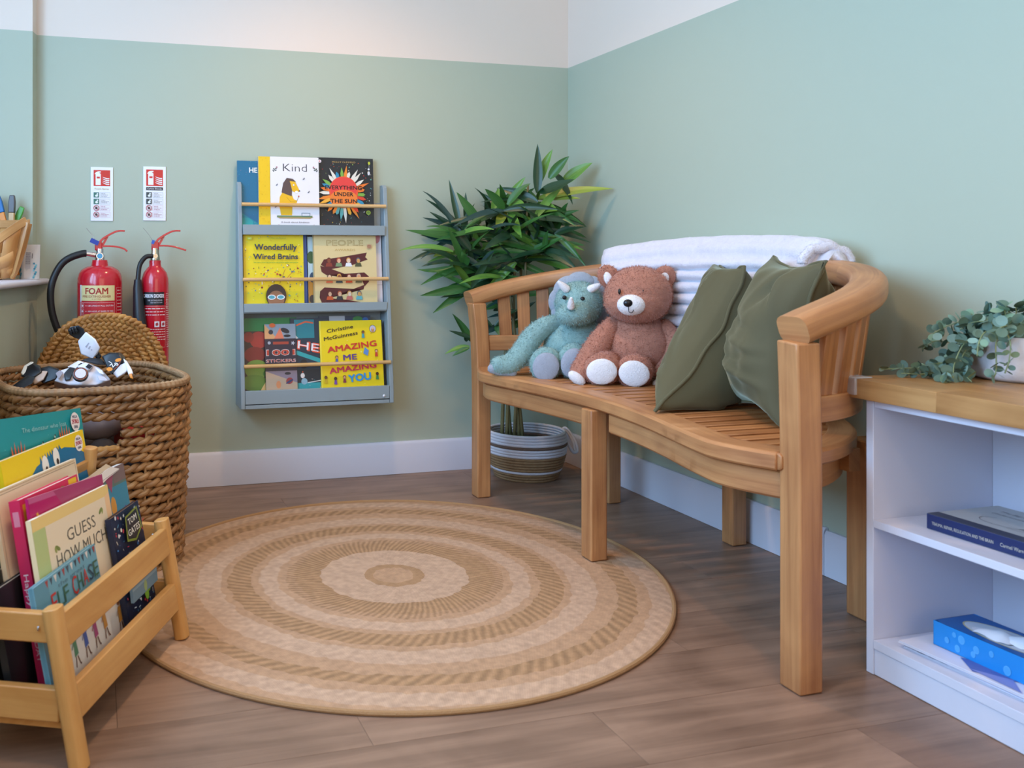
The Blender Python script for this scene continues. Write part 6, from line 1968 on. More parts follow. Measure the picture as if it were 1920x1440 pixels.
def leaf_mat(name, c, c2):
    m, nt, b = new_mat(name)
    tc = N(nt, 'ShaderNodeTexCoord'); sp = N(nt, 'ShaderNodeSeparateXYZ'); nt.links.new(tc.outputs['UV'], sp.inputs[0])
    wv = N(nt, 'ShaderNodeMath', operation='MULTIPLY'); wv.inputs[1].default_value = 40; nt.links.new(sp.outputs[1], wv.inputs[0])
    sn = N(nt, 'ShaderNodeMath', operation='SINE'); nt.links.new(wv.outputs[0], sn.inputs[0])
    mx = N(nt, 'ShaderNodeMix', data_type='RGBA'); mx.inputs[6].default_value = lin(c); mx.inputs[7].default_value = lin(c2)
    r = N(nt, 'ShaderNodeMapRange'); r.inputs[1].default_value = -1; r.inputs[3].default_value = 0; r.inputs[4].default_value = .55
    nt.links.new(sn.outputs[0], r.inputs[0]); nt.links.new(r.outputs[0], mx.inputs[0])
    nt.links.new(mx.outputs[2], b.inputs['Base Color'])
    b.inputs['Roughness'].default_value = .38
    return m


LM4 = [leaf_mat('leaf_dark', '#1f3d24', '#2c5230'), leaf_mat('leaf_mid', '#33632a', '#477a38'), leaf_mat('leaf_light', '#5a8c34', '#7aa548'), leaf_mat('leaf_yellow', '#8ba23a', '#b0b852'), leaf_mat('leaf_blue', '#1c3a34', '#2b4f48')]


def leaf(p0, p1, w_, arch, mat, twist=0.0, n=9):
    """lanceolate leaf from p0 to p1, arching up in the middle by arch metres"""
    L = (p1 - p0).length
    mid = (p0 + p1) / 2 + Vector((0, 0, arch))
    pts = []
    for k in range(n + 1):
        t = k / n; pts.append(p0 * (1 - t) ** 2 + mid * 2 * t * (1 - t) + p1 * t * t)
    vs = []; fs = []; uv = []
    view = (CAM - (p0 + p1) / 2).normalized()
    for k, p in enumerate(pts):
        t = k / n
        tg = (pts[min(k + 1, n)] - pts[max(k - 1, 0)]).normalized()
        nr = (Vector((0, 0, .40)) + view * .60); nr = (nr - tg * nr.dot(tg)).normalized()
        sd = tg.cross(nr).normalized()
        sd = (Matrix.Rotation(twist * (.4 + .6 * t), 3, tg) @ sd)
        nr2 = sd.cross(tg)
        ww = w_ * .5 * (sin(pi * min(1, t * .97 + .03) ** .72) ** .85 + .02) if t < 1 else .0004
        for j in (-1, -.5, 0, .5, 1):
            vs.append(p + sd * ww * j - nr2 * ww * .35 * abs(j) * -1)
    for k in range(n):
        for j in range(4):
            a = k * 5 + j; fs.append((a, a + 1, a + 6, a + 5))
            uv.append([(k / n, j / 4), (k / n, (j + 1) / 4), ((k + 1) / n, (j + 1) / 4), ((k + 1) / n, j / 4)])
    mb = MB(); mb.add(vs, fs, uv)
    return part('leaf', mb, mat, plant, sharp=0)


DP = (PC - CAM).dot(F_AX)   # depth of the plant


def dclamp(u, v, d):
    """keep points in front of the two walls"""
    p = at_d(u, v, d)
    while (p.y > -.012 or p.x > .005) and d > 2.6:
        d -= .01; p = at_d(u, v, d)
    return p


# canes
canes = [(941, 955, .02), (950, 966, .0), (964, 990, -.03), (973, 975, .03), (981, 942, -.02), (958, 930, .04)]
for k, (ub, ut, dd) in enumerate(canes):
    a = at_d(ub, 803, DP - .01 + dd); a.z = .137
    b_ = dclamp(ut, (395, 370, 345, 430, 440, 470)[k], DP + dd)
    mid = (a + b_) / 2 + R_AX * .01
    q = spline([a, a.lerp(b_, .33), mid, b_], 6)
    rr_ = [.0078 - .0035 * i / (len(q) - 1) + (.0009 if i % 4 == 0 else 0) for i in range(len(q))]
    part('cane', MB().tube(q, .0075, 8, radii=rr_), M_STEM, plant, sharp=0)
# placed leaves: base u, v -> tip u, v, width, arch, material, depth shift of the tip
LEAVES = [
    (1008, 362, 1008, 270, .030, .0, 0, .0), (1006, 352, 1036, 280, .030, .02, 2, -.02), (1030, 335, 1067, 293, .032, .01, 1, -.03), (1055, 345, 1111, 305, .040, .01, 2, -.05),
    (1010, 372, 1150, 354, .036, .015, 3, -.08), (1012, 360, 1077, 336, .042, -.012, 0, -.10), (1040, 326, 1074, 384, .024, .03, 0, -.08), (1005, 372, 1088, 372, .030, .0, 3, -.1),
    (945, 392, 909, 354, .030, .005, 1, -.05), (946, 388, 937, 345, .024, .0, 1, -.07), (948, 385, 985, 332, .026, .01, 2, -.04), (952, 384, 995, 344, .026, .02, 1, -.02), (950, 392, 984, 392, .050, .03, 2, -.10), (946, 396, 930, 430, .030, .0, 3, -.12), (955, 400, 978, 446, .030, .005, 2, -.12),
    (862, 440, 792, 358, .020, .045, 4, .03), (866, 430, 798, 374, .018, .02, 0, .02), (862, 425, 842, 337, .020, .0, 0, .02), (900, 420, 856, 360, .030, .0, 1, -.02), (875, 420, 873, 361, .018, .0, 0, .0), (862, 435, 805, 397, .018, .005, 0, .01), (866, 436, 792, 408, .030, .005, 4, .01),
    (880, 447, 760, 431, .036, -.012, 1, -.02), (870, 458, 790, 440, .030, -.01, 4, -.01), (850, 472, 748, 470, .018, .035, 2, .0), (838, 474, 768, 490, .016, .03, 0, .0), (846, 476, 812, 482, .030, .01, 3, -.03), (845, 490, 790, 500, .016, .01, 0, .0), (850, 500, 782, 505, .018, -.02, 1, .0),
    (880, 545, 828, 552, .034, .035, 1, -.03), (878, 552, 826, 558, .016, .01, 0, -.01), (884, 640, 848, 588, .030, .0, 1, .0), (884, 634, 842, 620, .016, .0, 0, .0), (880, 650, 834, 664, .020, .012, 2, .0), (880, 652, 848, 668, .018, .005, 1, .0), (876, 640, 870, 628, .016, .0, 0, .0),
    (1010, 400, 1092, 420, .034, .03, 1, -.03), (1010, 420, 1086, 394, .022, .01, 1, -.04), (1020, 430, 1108, 455, .020, .012, 0, -.03), (1012, 440, 1096, 470, .028, .0, 2, -.06), (1008, 446, 1088, 480, .026, .005, 0, -.05), (1000, 452, 1075, 500, .028, .01, 1, -.04),
    (1000, 398, 1045, 395, .05, .02, 2, -.10), (1000, 405, 1040, 410, .05, .015, 1, -.10), (1004, 380, 1000, 420, .03, .0, 0, -.08), (1030, 425, 1062, 392, .030, .0, 1, -.06)]
R6 = random.Random(21)
for (u0, v0, u1, v1, w_, ar, mi, ds) in LEAVES:
    d0 = DP + R6.uniform(-.05, .02)
    leaf(dclamp(u0, v0, d0), dclamp(u1, v1, d0 + ds), w_ * 1.22, ar, LM4[mi], R6.uniform(-.5, .5))
NODES = [(945, 395), (862, 440), (882, 470), (915, 432), (930, 470), (960, 440), (985, 425), (1008, 380), (1000, 452), (968, 492), (902, 505), (1020, 470), (940, 520), (884, 540), (1002, 410), (872, 500), (985, 480), (925, 400), (1040, 440)]
for (nu, nv) in NODES:
    ph = R6.uniform(0, 1); m_ = R6.choice((8, 9, 9))
    for k in range(m_):
        a = -0.7 + (pi + 1.4) * (k + ph + R6.uniform(-.25, .25)) / m_; L_ = R6.uniform(58, 112)
        u1 = nu + L_ * cos(a); v1 = nv - L_ * sin(a) * .82 + R6.uniform(0, 22)
        u1 = min(max(u1, 788), 1100); v1 = max(v1, 352 if 880 < u1 < 1075 else 425)
        d0 = DP + R6.uniform(-.08, .06)
        leaf(dclamp(nu, nv, d0), dclamp(u1, v1, d0 + R6.uniform(-.13, .08)), R6.uniform(.022, .037), R6.uniform(.0, .03), LM4[R6.choice((0, 0, 0, 1, 1, 1, 4, 2))], R6.uniform(-.9, .9))
for k in range(22):
    u0 = R6.uniform(905, 975); v0 = R6.uniform(520, 650)
    u1 = u0 + R6.uniform(-60, 60); v1 = v0 + R6.uniform(-40, 30)
    u1 = max(u1, 885)
    leaf(dclamp(u0, v0, DP + R6.uniform(-.03, .03)), dclamp(u1, v1, DP + R6.uniform(-.06, .06)), R6.uniform(.02, .032), .01, LM4[R6.choice((0, 4, 1))], R6.uniform(-.8, .8))

# ================================================================== EUCALYPTUS IN THE WHITE BOWL
WZ = CT + 0.0405
EC = at_z(1928, 711, WZ)
EC.z = WZ
bowl = thing('planter_bowl', 'rough white stone bowl on the oak top at right edge', 'plant pot', EC)
mb = MB()
rb = 0.106
prof = [(.001, .001), (rb * .86, .001), (rb * .97, .008), (rb * 1.0, .025), (rb * .99, .06), (rb * .97, .088), (rb * .94, .093), (rb * .86, .092), (rb * .85, .075), (rb * .84, .02), (.001, .02)]
mb.lathe(prof, (0, 0, 0), 40)
mb.v = [tuple(Vector(p) * (1 + .018 * noise1(p[0] * 9 + 1, p[1] * 9 + p[2] * 11, 5)) + EC) for p in mb.v]
part('bowl', mb, flat('whitewashed_stone', '#dad8dc', .75, bump=.5, bscale=60, var=.10, vscale=14), bowl, sharp=60)
part('soil', MB().lathe([(.001, .080), (rb * .87, .078)], EC, 24), flat('dark_soil', '#2a221c', .95, bump=1, bscale=150), bowl)
euc = thing('eucalyptus', 'trailing grey green eucalyptus with round leaves spilling from the white bowl', 'plant', EC + Vector((0, 0, .08)))
M_EU = [flat('eucalyptus_a', '#6f8f84', .6), flat('eucalyptus_b', '#86a89c', .6), flat('eucalyptus_c', '#5f7a68', .6), flat('eucalyptus_d', '#8aa88a', .6)]
M_EST = flat('eucalyptus_stem', '#8a9a70', .6)
round_leaf = []
for mi, m in enumerate(M_EU):
    vs = [Vector((0, 0, 0))]; n = 12; fs = []
    for rr_ in (.5, 1.0):
        for k in range(n):
            a = 2 * pi * k / n; x = rr_ * cos(a) * .5 + .5; y_ = rr_ * sin(a) * .46
            vs.append(Vector((x, y_, .10 * (y_ * y_ + (x - .5) ** 2) * 1.6)))
    vs[0] = Vector((.5, 0, 0))
    for k in range(n):
        fs.append((0, 1 + k, 1 + (k + 1) % n)); fs.append((1 + k, 1 + n + k, 1 + n + (k + 1) % n, 1 + (k + 1) % n))
    me = MB().add(vs, fs).mesh('leaf', 0); me.materials.append(m); round_leaf.append(me)


def eu_stem(pts, n_pairs, r0, r1, seed):
    R = random.Random(seed)
    q = spline(pts, 7)
    part('stem', MB().tube(q, .0013, 6), M_EST, euc, sharp=0)
    for k in range(n_pairs):
        f_ = (k + .4) / n_pairs; i = min(len(q) - 2, int(f_ * (len(q) - 1)))
        p = q[i]; t = (q[i + 1] - q[i]).normalized()
        base = R.uniform(0, pi)
        for s_ in (0, pi):
            sd = t.orthogonal().normalized(); sd = Matrix.Rotation(base + s_, 3, t) @ sd
            d = (sd + t * R.uniform(.1, .7) + Vector((0, 0, R.uniform(-.1, .25)))).normalized()
            nr = (t * .6 + Vector((R.uniform(-.5, .5), R.uniform(-.5, .5), R.uniform(.1, .8))) - F_AX * .35)
            nr = (nr - d * nr.dot(d)).normalized(); y_ = nr.cross(d)
            sc = (r0 + (r1 - r0) * f_) * 1.3 + R.uniform(-.0015, .0015)
            M = Matrix((d * sc, y_ * sc, nr * sc)).transposed().to_4x4(); 
            pos = p + d * .002
            low = min((pos + M.to_3x3() @ Vector(v)).z for v in ((1, 0, 0), (.5, .46, 0), (.5, -.46, 0), (0, 0, 0)))
            if low < WZ + .001 and pos.x > -.385: pos.z += WZ + .001 - low
            M.translation = pos
            o = part('leaf', round_leaf[R.choice((0, 0, 1, 2, 2, 3))], None, euc, M)


def E_(u, v, dd=0.0): return at_d(u, v, (EC - CAM).dot(F_AX) + dd)


rim = lambda u, v, dd=0: E_(u, v, dd)
stems = [
    ([rim(1830, 645, -.01), rim(1790, 680, .0), rim(1745, 700, .01), rim(1690, 700, .02)], 11, .018, .015),
    ([rim(1870, 625), rim(1840, 610, -.01), rim(1800, 640, .0), rim(1765, 690, .02), rim(1720, 690, .03), rim(1652, 692, .05)], 18, .020, .013),
    ([rim(1860, 630), rim(1830, 615, .02), rim(1790, 640, .04), rim(1752, 640, .06), rim(1728, 655, .07)], 10, .019, .015),
    ([rim(1860, 625), rim(1820, 600, .01), rim(1780, 610, .03), rim(1750, 625, .04)], 9, .019, .014),
    ([rim(1850, 632), rim(1812, 640, -.03), rim(1790, 680, -.04), rim(1785, 712, -.05), rim(1765, 722, -.05)], 10, .019, .015),
    ([rim(1850, 632), rim(1815, 650, -.02), rim(1800, 690, -.03), rim(1822, 716, -.06)], 8, .020, .017),
    ([rim(1880, 630), rim(1850, 622, -.05), rim(1836, 640, -.09), rim(1832, 668, -.095)], 6, .018, .010),
    ([rim(1895, 630), rim(1880, 612, -.05), rim(1894, 640, -.09), rim(1892, 676, -.10), rim(1884, 700, -.10)], 8, .016, .010),
    ([rim(1885, 632), rim(1868, 640, -.07), rim(1868, 690, -.095), rim(1862, 712, -.09)], 5, .014, .015),
    ([rim(1880, 628), rim(1862, 596, .0), rim(1848, 580, .01)], 6, .020, .017),
    ([rim(1890, 628), rim(1885, 590, -.02), rim(1878, 572, -.02)], 6, .021, .018),
    ([rim(1900, 628), rim(1905, 595, .0), rim(1905, 572, .01)], 6, .020, .018),
    ([rim(1905, 628), rim(1925, 600, -.02), rim(1935, 575, -.01)], 6, .020, .018),
    ([rim(1880, 630), rim(1850, 605, -.03), rim(1822, 605, -.02), rim(1800, 618, -.01)], 8, .020, .016),
    ([rim(1895, 630), rim(1890, 612, -.06), rim(1876, 614, -.085)], 4, .020, .017),
    ([rim(1910, 630), rim(1912, 606, -.06), rim(1925, 612, -.085)], 5, .020, .017),
    ([rim(1870, 628), rim(1835, 625, .01), rim(1800, 655, .02), rim(1775, 668, .03)], 9, .018, .015),
    ([rim(1865, 628), rim(1825, 640, .0), rim(1795, 675, .0), rim(1748, 682, .01)], 10, .017, .013),
    ([rim(1960, 630), rim(1965, 600, .0), rim(1975, 580, .0)], 5, .020, .018),
]
for k, (p_, n_, a_, b_) in enumerate(stems): eu_stem(p_, int(n_ * 1.45), a_, b_, 100 + k)

# ================================================================== THINGS ON THE CABINET SHELVES
SHZ = 0.3225


def lying_book(name, label, u, v, z, w_, l_, t, yaw, cover, top, spine_txt=None, prn=None):
    o = at_z(u, v, z + .0008)
    ex = Matrix.Rotation(yaw, 3, 'Z') @ Vector((0, -1, 0))      # along the spine toward the viewer side
    ey = Matrix.Rotation(yaw, 3, 'Z') @ Vector((1, 0, 0))       # away from the viewer, into the shelf
    T = thing(name, label, 'book', o + ex * l_ / 2 + ey * w_ / 2)
    M = Matrix((ex, ey, ex.cross(ey))).transposed()

    def bx(a, b_, c):
        mb = MB(); ctr = o + ex * (a[0] + a[1]) / 2 + ey * (b_[0] + b_[1]) / 2 + Vector((0, 0, (c[0] + c[1]) / 2))
        return mb.box(ctr, (a[1] - a[0], b_[1] - b_[0], c[1] - c[0]), M)
    part('back_cover', bx((0, l_), (0, w_), (0, .002)), fm(cover, .35), T)
    part('pages', bx((.003, l_ - .003), (.002, w_ - .003), (.002, t - .002)), M_PAGES, T)
    part('spine', bx((0, l_), (-.001, .002), (0, t)), fm(cover, .35), T, bevel=.0012)
    part('front_cover', bx((0, l_), (0, w_), (t - .002, t)), fm(top, .4), T)
    P = Print(.00005)
    if prn: prn(P, l_, w_)
    P.build('cover_print', T, plane_fn(o + Vector((0, 0, t)), ex, ey))
    if spine_txt:
        P = Print(.00005); spine_txt(P, l_, t); P.build('spine_print', T, plane_fn(o - ey * .001, ex, (0, 0, 1)))
    return T


def cv(P, l_, w_):
    P.rect(0, 0, l_, .030, '#1d2440')
    P.text('The Big Book of', l_ * .30, w_ * .80, .010, '#4a4c58', w=.090, bold=-.01, shear=.2, rot=.0); P.text('Understanding Minds', l_ * .34, w_ * .68, .010, '#4a4c58', w=.110, bold=-.01, shear=.2)
    q = []
    for k in range(15): q.append((l_ * .38 + .05 * cos(k * .36 + 2.4) * (1 + k * .02), w_ * .42 + .026 * sin(k * .42 + 2.2)))
    P.line(q, .0012, '#5a5c66'); P.line([(l_ * .5, w_ * .35), (l_ * .56, w_ * .45), (l_ * .60, w_ * .33)], .0024, '#33343c'); P.line([(l_ * .45, w_ * .27), (l_ * .6, w_ * .28), (l_ * .8, w_ * .2)], .001, '#5a5c66')
    P.text('R', l_ * .57, w_ * .38, .02, '#3c3d46', bold=-.01, shear=.3)


def sp(P, l_, t):
    P.text('TRAUMA, REPAIR, REGULATION AND THE BRAIN', .012, t * .45, .0062, '#c9c2b4', w=.125, align='l', bold=.01); P.text('Carmel Warren', .150, t * .45, .0068, '#c9c2b4', w=.05, align='l', bold=.01)


lying_book('reference_book', 'thick navy spined book with grey cover lying on the middle cabinet shelf', 1738, 990, SHZ, .19, .27, .030, 0.02, '#1d2d5c', '#b9bcbe', sp, cv)
BZ = 0.0735


def pr_mag(P, l_, w_):
    P.text('Community', .046, w_ * .93, .006, '#b8455a', w=.03, align='l'); P.ell(.040, w_ * .93, .004, .004, '#b8455a', 10)
    P.text('How schools', .052, w_ * .80, .010, '#4a4a62', w=.075, align='l', bold=.01); P.text('safeguard', .056, w_ * .71, .010, '#4a4a62', w=.060, align='l', bold=.01); P.text('children', .058, w_ * .62, .010, '#4a4a62', w=.05, align='l', bold=.01)
    P.poly([(.10, w_ * .2), (.2, w_ * .45), (.24, w_ * .3), (.15, w_ * .02)], '#5a66a8'); P.poly([(.14, w_ * .05), (.2, w_ * .2), (.24, w_ * .02)], '#8a90c8'); P.rect(.09, w_ * .5, .14, w_ * .55, '#c05a6a')


def mag(label, u, v, z, w_, l_, t, yaw, col, prn):
    o = at_z(u, v, z); ex = Matrix.Rotation(yaw, 3, 'Z') @ Vector((0, -1, 0)); ey = Matrix.Rotation(yaw, 3, 'Z') @ Vector((1, 0, 0))
    M = Matrix((ex, ey, ex.cross(ey))).transposed()
    T = thing('magazine', label, 'magazine', o + ex * l_ / 2 + ey * w_ / 2)
    for k in range(3):
        c = o + ex * (l_ / 2 + .001 * k) + ey * (w_ / 2 + .0015 * (k % 2)) + Vector((0, 0, t * (k + .5) / 3))
        part('sheets', MB().box(c, (l_, w_, t / 3 - .0003), M), fm(col if k % 2 == 0 else '#d5d8e6', .45), T)
    if prn:
        P = Print(.00005); prn(P, l_, w_); P.build('cover_print', T, plane_fn(o + Vector((0, 0, t)), ex, ey))
    return T


def pr_bot(P, l_, w_):
    for k in range(9): P.rect(.03 + .024 * k, 0, .045 + .024 * k, .004, '#4a3a44')


mag('white magazine with dark dashes along its edge, undermost on the cabinet bottom', 1694, 1214, BZ, .20, .28, .004, 0.05, '#dcd9e2', pr_bot)
mag('blue white magazine in the middle of the pile under the tissue box', 1690, 1207, BZ + .0044, .20, .28, .006, 0.03, '#d8dcf0', lambda P, l_, w_: P.rect(.06, 0, .26, .012, '#8fa6d8'))
mag('white magazine with small lettering directly beneath the blue tissue box', 1684, 1204, BZ + .0110, .20, .28, .005, 0.06, '#e6e3ec', pr_mag)
# tissue box
TB = at_z(1750, 1207, BZ + .0165)
tis = thing('tissue_box', 'bright blue tissue box with oval opening on the cabinet bottom shelf', 'tissue box', TB + Vector((.055, -.12, 0)))
ex = Vector((0.02, -1, 0)).normalized(); ey = Vector((1, 0.02, 0)).normalized(); tw, tl, th_ = .108, .235, .048
M_TB = flat('blue_card', '#1f8ede', .35)
M = Matrix((ex, ey, ex.cross(ey))).transposed()
# card box: four walls, bottom, top plate with an oval hole
for nm, c, d in (('card_wall', (tl / 2, .0006, th_ / 2), (tl, .0012, th_)), ('card_wall', (tl / 2, tw - .0006, th_ / 2), (tl, .0012, th_)), ('card_wall', (.0006, tw / 2, th_ / 2), (.0012, tw, th_)), ('card_wall', (tl - .0006, tw / 2, th_ / 2), (.0012, tw, th_)), ('card_bottom', (tl / 2, tw / 2, .0006), (tl, tw, .0012))):
    part(nm, MB().box(TB + ex * c[0] + ey * c[1] + Vector((0, 0, c[2])), d, M), M_TB, tis)
vs = []; fs = []; n = 48
for k in range(n):
    a = 2 * pi * k / n; c, s_ = cos(a), sin(a)
    sc_ = 1 / max(abs(c) / (tl / 2), abs(s_) / (tw / 2))
    vs.append(TB + ex * (tl / 2 + c * sc_) + ey * (tw / 2 + s_ * sc_) + Vector((0, 0, th_)))
    vs.append(TB + ex * (tl / 2 + .090 * c) + ey * (tw / 2 + .036 * s_) + Vector((0, 0, th_)))
for k in range(n): fs.append((2 * k, 2 * ((k + 1) % n), 2 * ((k + 1) % n) + 1, 2 * k + 1))
part('card_top', MB().add(vs, fs), flat('dark_blue_card', '#0f5ea8', .35), tis, label='darker blue top with oval cut-out')
P = Print(.00005)
P.ell(tl / 2, tw / 2, .094, .039, '#b9b48a', 40); P.ell(tl / 2, tw / 2, .0905, .0363, '#c9d3de', 40)
P.ell(tl * .42, tw / 2 - .004, .05, .022, '#dfe4ee', 24, .2)
P.build('film', tis, plane_fn(TB + Vector((0, 0, th_)), ex, ey), label='clear film window with pale rim')
tm = MB()
for (a, b_, h1, w1) in ((.10, .045, .010, .05), (.14, .055, .013, .045), (.17, .06, .008, .04)):
    q = []
    for i in range(7):
        for j in range(7):
            u, v = i / 6 - .5, j / 6 - .5
            q.append(TB + ex * (a + u * w1 * 1.4) + ey * (b_ + v * w1) + Vector((0, 0, th_ + .002 + h1 * max(0, 1 - (2 * u) ** 2) * (1 - (2 * v) ** 2) + .002 * sin(9 * u + 5 * v))))
    tm.add(q, [(i * 7 + j, (i + 1) * 7 + j, (i + 1) * 7 + j + 1, i * 7 + j + 1) for i in range(6) for j in range(6)])
part('tissue', tm, flat('tissue_paper', '#e4e8f0', .9), tis, sharp=0)
P = Print(.00005); R7 = random.Random(5)
for (x, y_, r_) in ((.060, .032, .0085), (.090, .025, .0075), (.045, .036, .005), (.084, .014, .006), (.052, .012, .007), (.12, .03, .006), (.15, .012, .009), (.03, .02, .006)): P.ell(x, y_, r_ * .8, r_, '#5fb4ee', 18); P.ell(x, y_, r_ * .65, r_ * .82, '#4fa8ea', 18)
P.build('box_print', tis, plane_fn(TB - ey * .0001, ex, (0, 0, 1)), label='pale bubble print')

# ================================================================== THINGS ON THE WINDOW SILL
SZ = SILL_Z
TG = at_z(6, 523.5, SZ) - F_AX * .10; TG.z = SZ
trug = thing('trug_basket', 'pale woven wood strip basket with tool toys on the window sill', 'basket', TG)
M_STRIP = wood('wood_strip', '#d9a468', '#b57c42', rough=.35, su=3, sv=30, rand=.12)


def T_(u, v, d): return at_d(u, v, d)


DT = (TG - CAM).dot(F_AX)
# boat-shaped body of woven strips: rim sweeps from high right point down to the left
def trug_pt(a, h):
    """a along the length 0..1 (right end at 1), h from -1 front rim to 1 back rim"""
    L_ = .30; x0 = -.215
    wd = .085 * sqrt(max(0.02, 1 - max(0, a - .25) ** 3 / .45))
    hb = .180; hf = .050 + .130 * max(0, (a - .50) / .50) ** 1.6
    zr = hf + (hb - hf) * (h * .5 + .5) ** .8
    g = abs(h)
    z = .006 + zr * g ** 1.7
    if h < 0: z = .006 + hf * g ** 1.7
    else: z = .006 + hb * g ** 1.7
    flare = 1 + .22 * g
    x = x0 + L_ * a * (1 + .0) + .055 * max(0, a - .5) * 2 * (z / .18) ** .7 - .03 * max(0, a - .5) * 2
    return TG + R_AX * x + F_AX * (wd * flare * ((h > 0) * 1.0 - (h < 0) * 1.0) * min(1, g * 1.35) ** .8) + Vector((0, 0, z))


for i in range(9):
    a0, a1 = i / 9 + .004, (i + 1) / 9 - .004
    q = []
    for k in range(15):
        h = -1 + 2 * k / 14; off = .003 * (1 if (k + i) % 2 else -1)
        for a in (a0, a1): q.append(trug_pt(a, h) + Vector((0, 0, off)))
    mb = MB().add(q, [(2 * k, 2 * k + 1, 2 * k + 3, 2 * k + 2) for k in range(14)], [[(k * .02, 0), (k * .02, .03), (k * .02 + .02, .03), (k * .02 + .02, 0)] for k in range(14)])
    o = part('woven_strip', mb, M_STRIP, trug, sharp=0); sd_ = o.modifiers.new('t', 'SOLIDIFY'); sd_.thickness = .003
for j in range(7):
    h0, h1 = -1 + 2 * (j + .06) / 7, -1 + 2 * (j + .94) / 7
    q = []
    for k in range(19):
        a = k / 18; off = -.003 * (1 if (k // 2 + j) % 2 else -1)
        for h in (h0, h1): q.append(trug_pt(a, h) + Vector((0, 0, off)))
    mb = MB().add(q, [(2 * k, 2 * k + 1, 2 * k + 3, 2 * k + 2) for k in range(18)], [[(k * .016, 0), (k * .016, .03), (k * .016 + .016, .03), (k * .016 + .016, 0)] for k in range(18)])
    o = part('woven_strip', mb, M_STRIP, trug, sharp=0); sd_ = o.modifiers.new('t', 'SOLIDIFY'); sd_.thickness = .003
for h in (-1, 1):
    rm = [trug_pt(a, h) + Vector((0, 0, .004)) for a in np.linspace(0, 1.02, 20)]
    part('rim_band', MB().sweep(rm, [(-.004, -.013), (.004, -.013), (.004, .013), (-.004, .013)]), M_STRIP, trug, bevel=.001)
rm = [trug_pt(1.01, h) + Vector((0, 0, .004)) for h in np.linspace(-1, 1, 14)]
part('end_band', MB().sweep(rm, [(-.004, -.014), (.004, -.014), (.004, .014), (-.004, .014)]), M_STRIP, trug, bevel=.001)


def stick(name, label, cat, p, q, w_, t, mat, tipmat=None):
    T = thing(name, label, cat, (p + q) / 2)
    d = (q - p).normalized(); sd = d.cross(F_AX).normalized(); n = sd.cross(d)
    m1 = p.lerp(q, .78)
    part('handle', MB().sweep([p, p.lerp(q, .3), m1], [(-w_ / 2, -t / 2), (w_ / 2, -t / 2), (w_ / 2, t / 2), (-w_ / 2, t / 2)], normals=[sd] * 3), mat, T, bevel=.002)
    part('blade', MB().sweep([m1, m1.lerp(q, .6), q], [(-w_ * .6, -t / 2), (w_ * .6, -t / 2), (w_ * .6, t / 2), (-w_ * .6, t / 2)], normals=[sd] * 3, scales=[1, 1.05, .8]), tipmat or mat, T, bevel=.003)
    return T


M_LW = wood('light_toy_wood', '#d9b98a', '#b9935f', su=4, sv=40)
stick('toy_saw', 'blue and orange wooden toy tool leaning in the sill basket, leftmost', 'toy', T_(34, 516, DT + .105), T_(-6, 366, DT + .115), .020, .012, fm('#e08a2c', .4), fm('#1568a8', .4))
stick('toy_peg', 'upright wooden toy tool with dark grey head in the sill basket', 'toy', T_(20, 516, DT + .11), T_(23, 366, DT + .115), .018, .016, M_LW, fm('#5a5a5c', .4))
stick('toy_ruler', 'green tipped white toy strip slanting out of the sill basket', 'toy', T_(-10, 505, DT + .125), T_(42, 388, DT + .135), .018, .008, fm('#e9e4da', .4), fm('#4f9a34', .4))
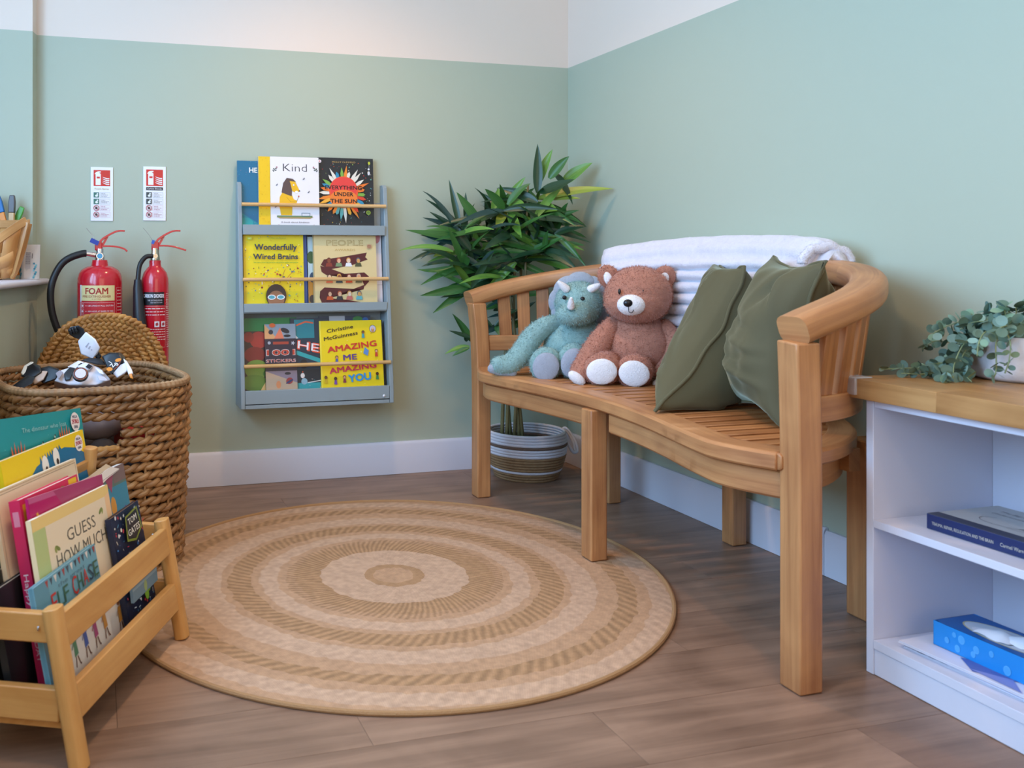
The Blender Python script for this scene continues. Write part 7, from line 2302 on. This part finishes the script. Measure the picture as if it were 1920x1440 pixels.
# pouch
pc = at_z(60, 520, SZ) ; pc.y = max(pc.y, -.20)
p0 = at_y(36, 520, -.13); p1 = at_y(76, 459, -.13)
pw, ph = (p1.x - p0.x), p1.z - SZ
o_ = Vector((p0.x, -.125, SZ + .0005)); ex = Vector((cos(-.2), sin(-.2), 0))
pou = thing('wipes_pouch', 'small white foil pouch with blue swirls standing on the sill', 'packet', o_ + ex * pw / 2)
n = 12; vs = []; fs = []; uvs = []
for side in (1, -1):
    b = len(vs)
    for i in range(n + 1):
        for j in range(n + 1):
            u, v = i / n, j / n
            d = .020 * (1 - v) ** .6 * (1 - (2 * u - 1) ** 4) + .0012
            vs.append(o_ + ex * (pw * (u + .04 * (v - .5) * (2 * u - 1))) + Vector((0, 0, ph * v)) + Vector((ex.y, -ex.x, 0)) * side * d)
    for i in range(n):
        for j in range(n):
            a = b + i * (n + 1) + j; fs.append((a, a + n + 1, a + n + 2, a + 1))
part('pouch', MB().add(vs, fs), flat('foil_white', '#d7d6d4', .3), pou, sharp=0)
P = Print(.0001)
P.rect(pw * .30, ph * .04, pw * .62, ph * .8, '#e6e3e0', 1); P.rect(pw * .36, ph * .42, pw * .60, ph * .78, '#b9b9bd'); P.rect(pw * .36, ph * .30, pw * .60, ph * .40, '#c4c4c8')
for k in range(7): P.dashes(pw * .37, pw * .59, ph * (.76 - .05 * k), ph * .015, '#8f9096', k)
P.rect(pw * .66, ph * .6, pw * .69, ph * .74, '#6a6a70')
for k in range(9): P.ell(pw * (.78 + .03 * (k % 4)), ph * (.05 + .05 * k), pw * .05, ph * .03, ('#4fa3b8', '#7fc0cc', '#2f7f9c')[k % 3], 12, k)
for k in range(7): P.ell(pw * (.06 + .03 * (k % 4)), ph * (.04 + .04 * k), pw * .05, ph * .03, ('#4fa3b8', '#7fc0cc', '#2f7f9c')[k % 3], 12, k)
nrm = Vector((ex.y, -ex.x, 0))


def pfn(x, y_, z):
    u, v = x / pw, y_ / ph
    u = min(1, max(0, u)); v = min(1, max(0, v))
    d = .020 * (1 - v) ** .6 * (1 - (2 * u - 1) ** 4) + .0012
    return o_ + ex * (pw * (u + .04 * (v - .5) * (2 * u - 1))) + Vector((0, 0, ph * v)) + nrm * (d + .0008 + z)


P.build('pouch_print', pou, pfn)

# ------------------------------------------------------------------ groups of repeats
for o in list(COL.objects):
    if o.parent is not None or 'label' not in o: continue
    c = o.get('category', '')
    if c == 'book' and 'group' not in o:
        x = o.matrix_basis.translation
        if x.y > -.3: o['group'] = 'picture books on the wall rack'
        elif x.x < -1.5: o['group'] = 'books in the wooden floor stand'
    elif c == 'fire extinguisher': o['group'] = 'wall hung fire extinguishers'
    elif c == 'sign': o['group'] = 'fire extinguisher signs'
    elif c == 'cushion': o['group'] = 'olive velvet cushions on the bench'
    elif c == 'magazine': o['group'] = 'magazines under the tissue box'
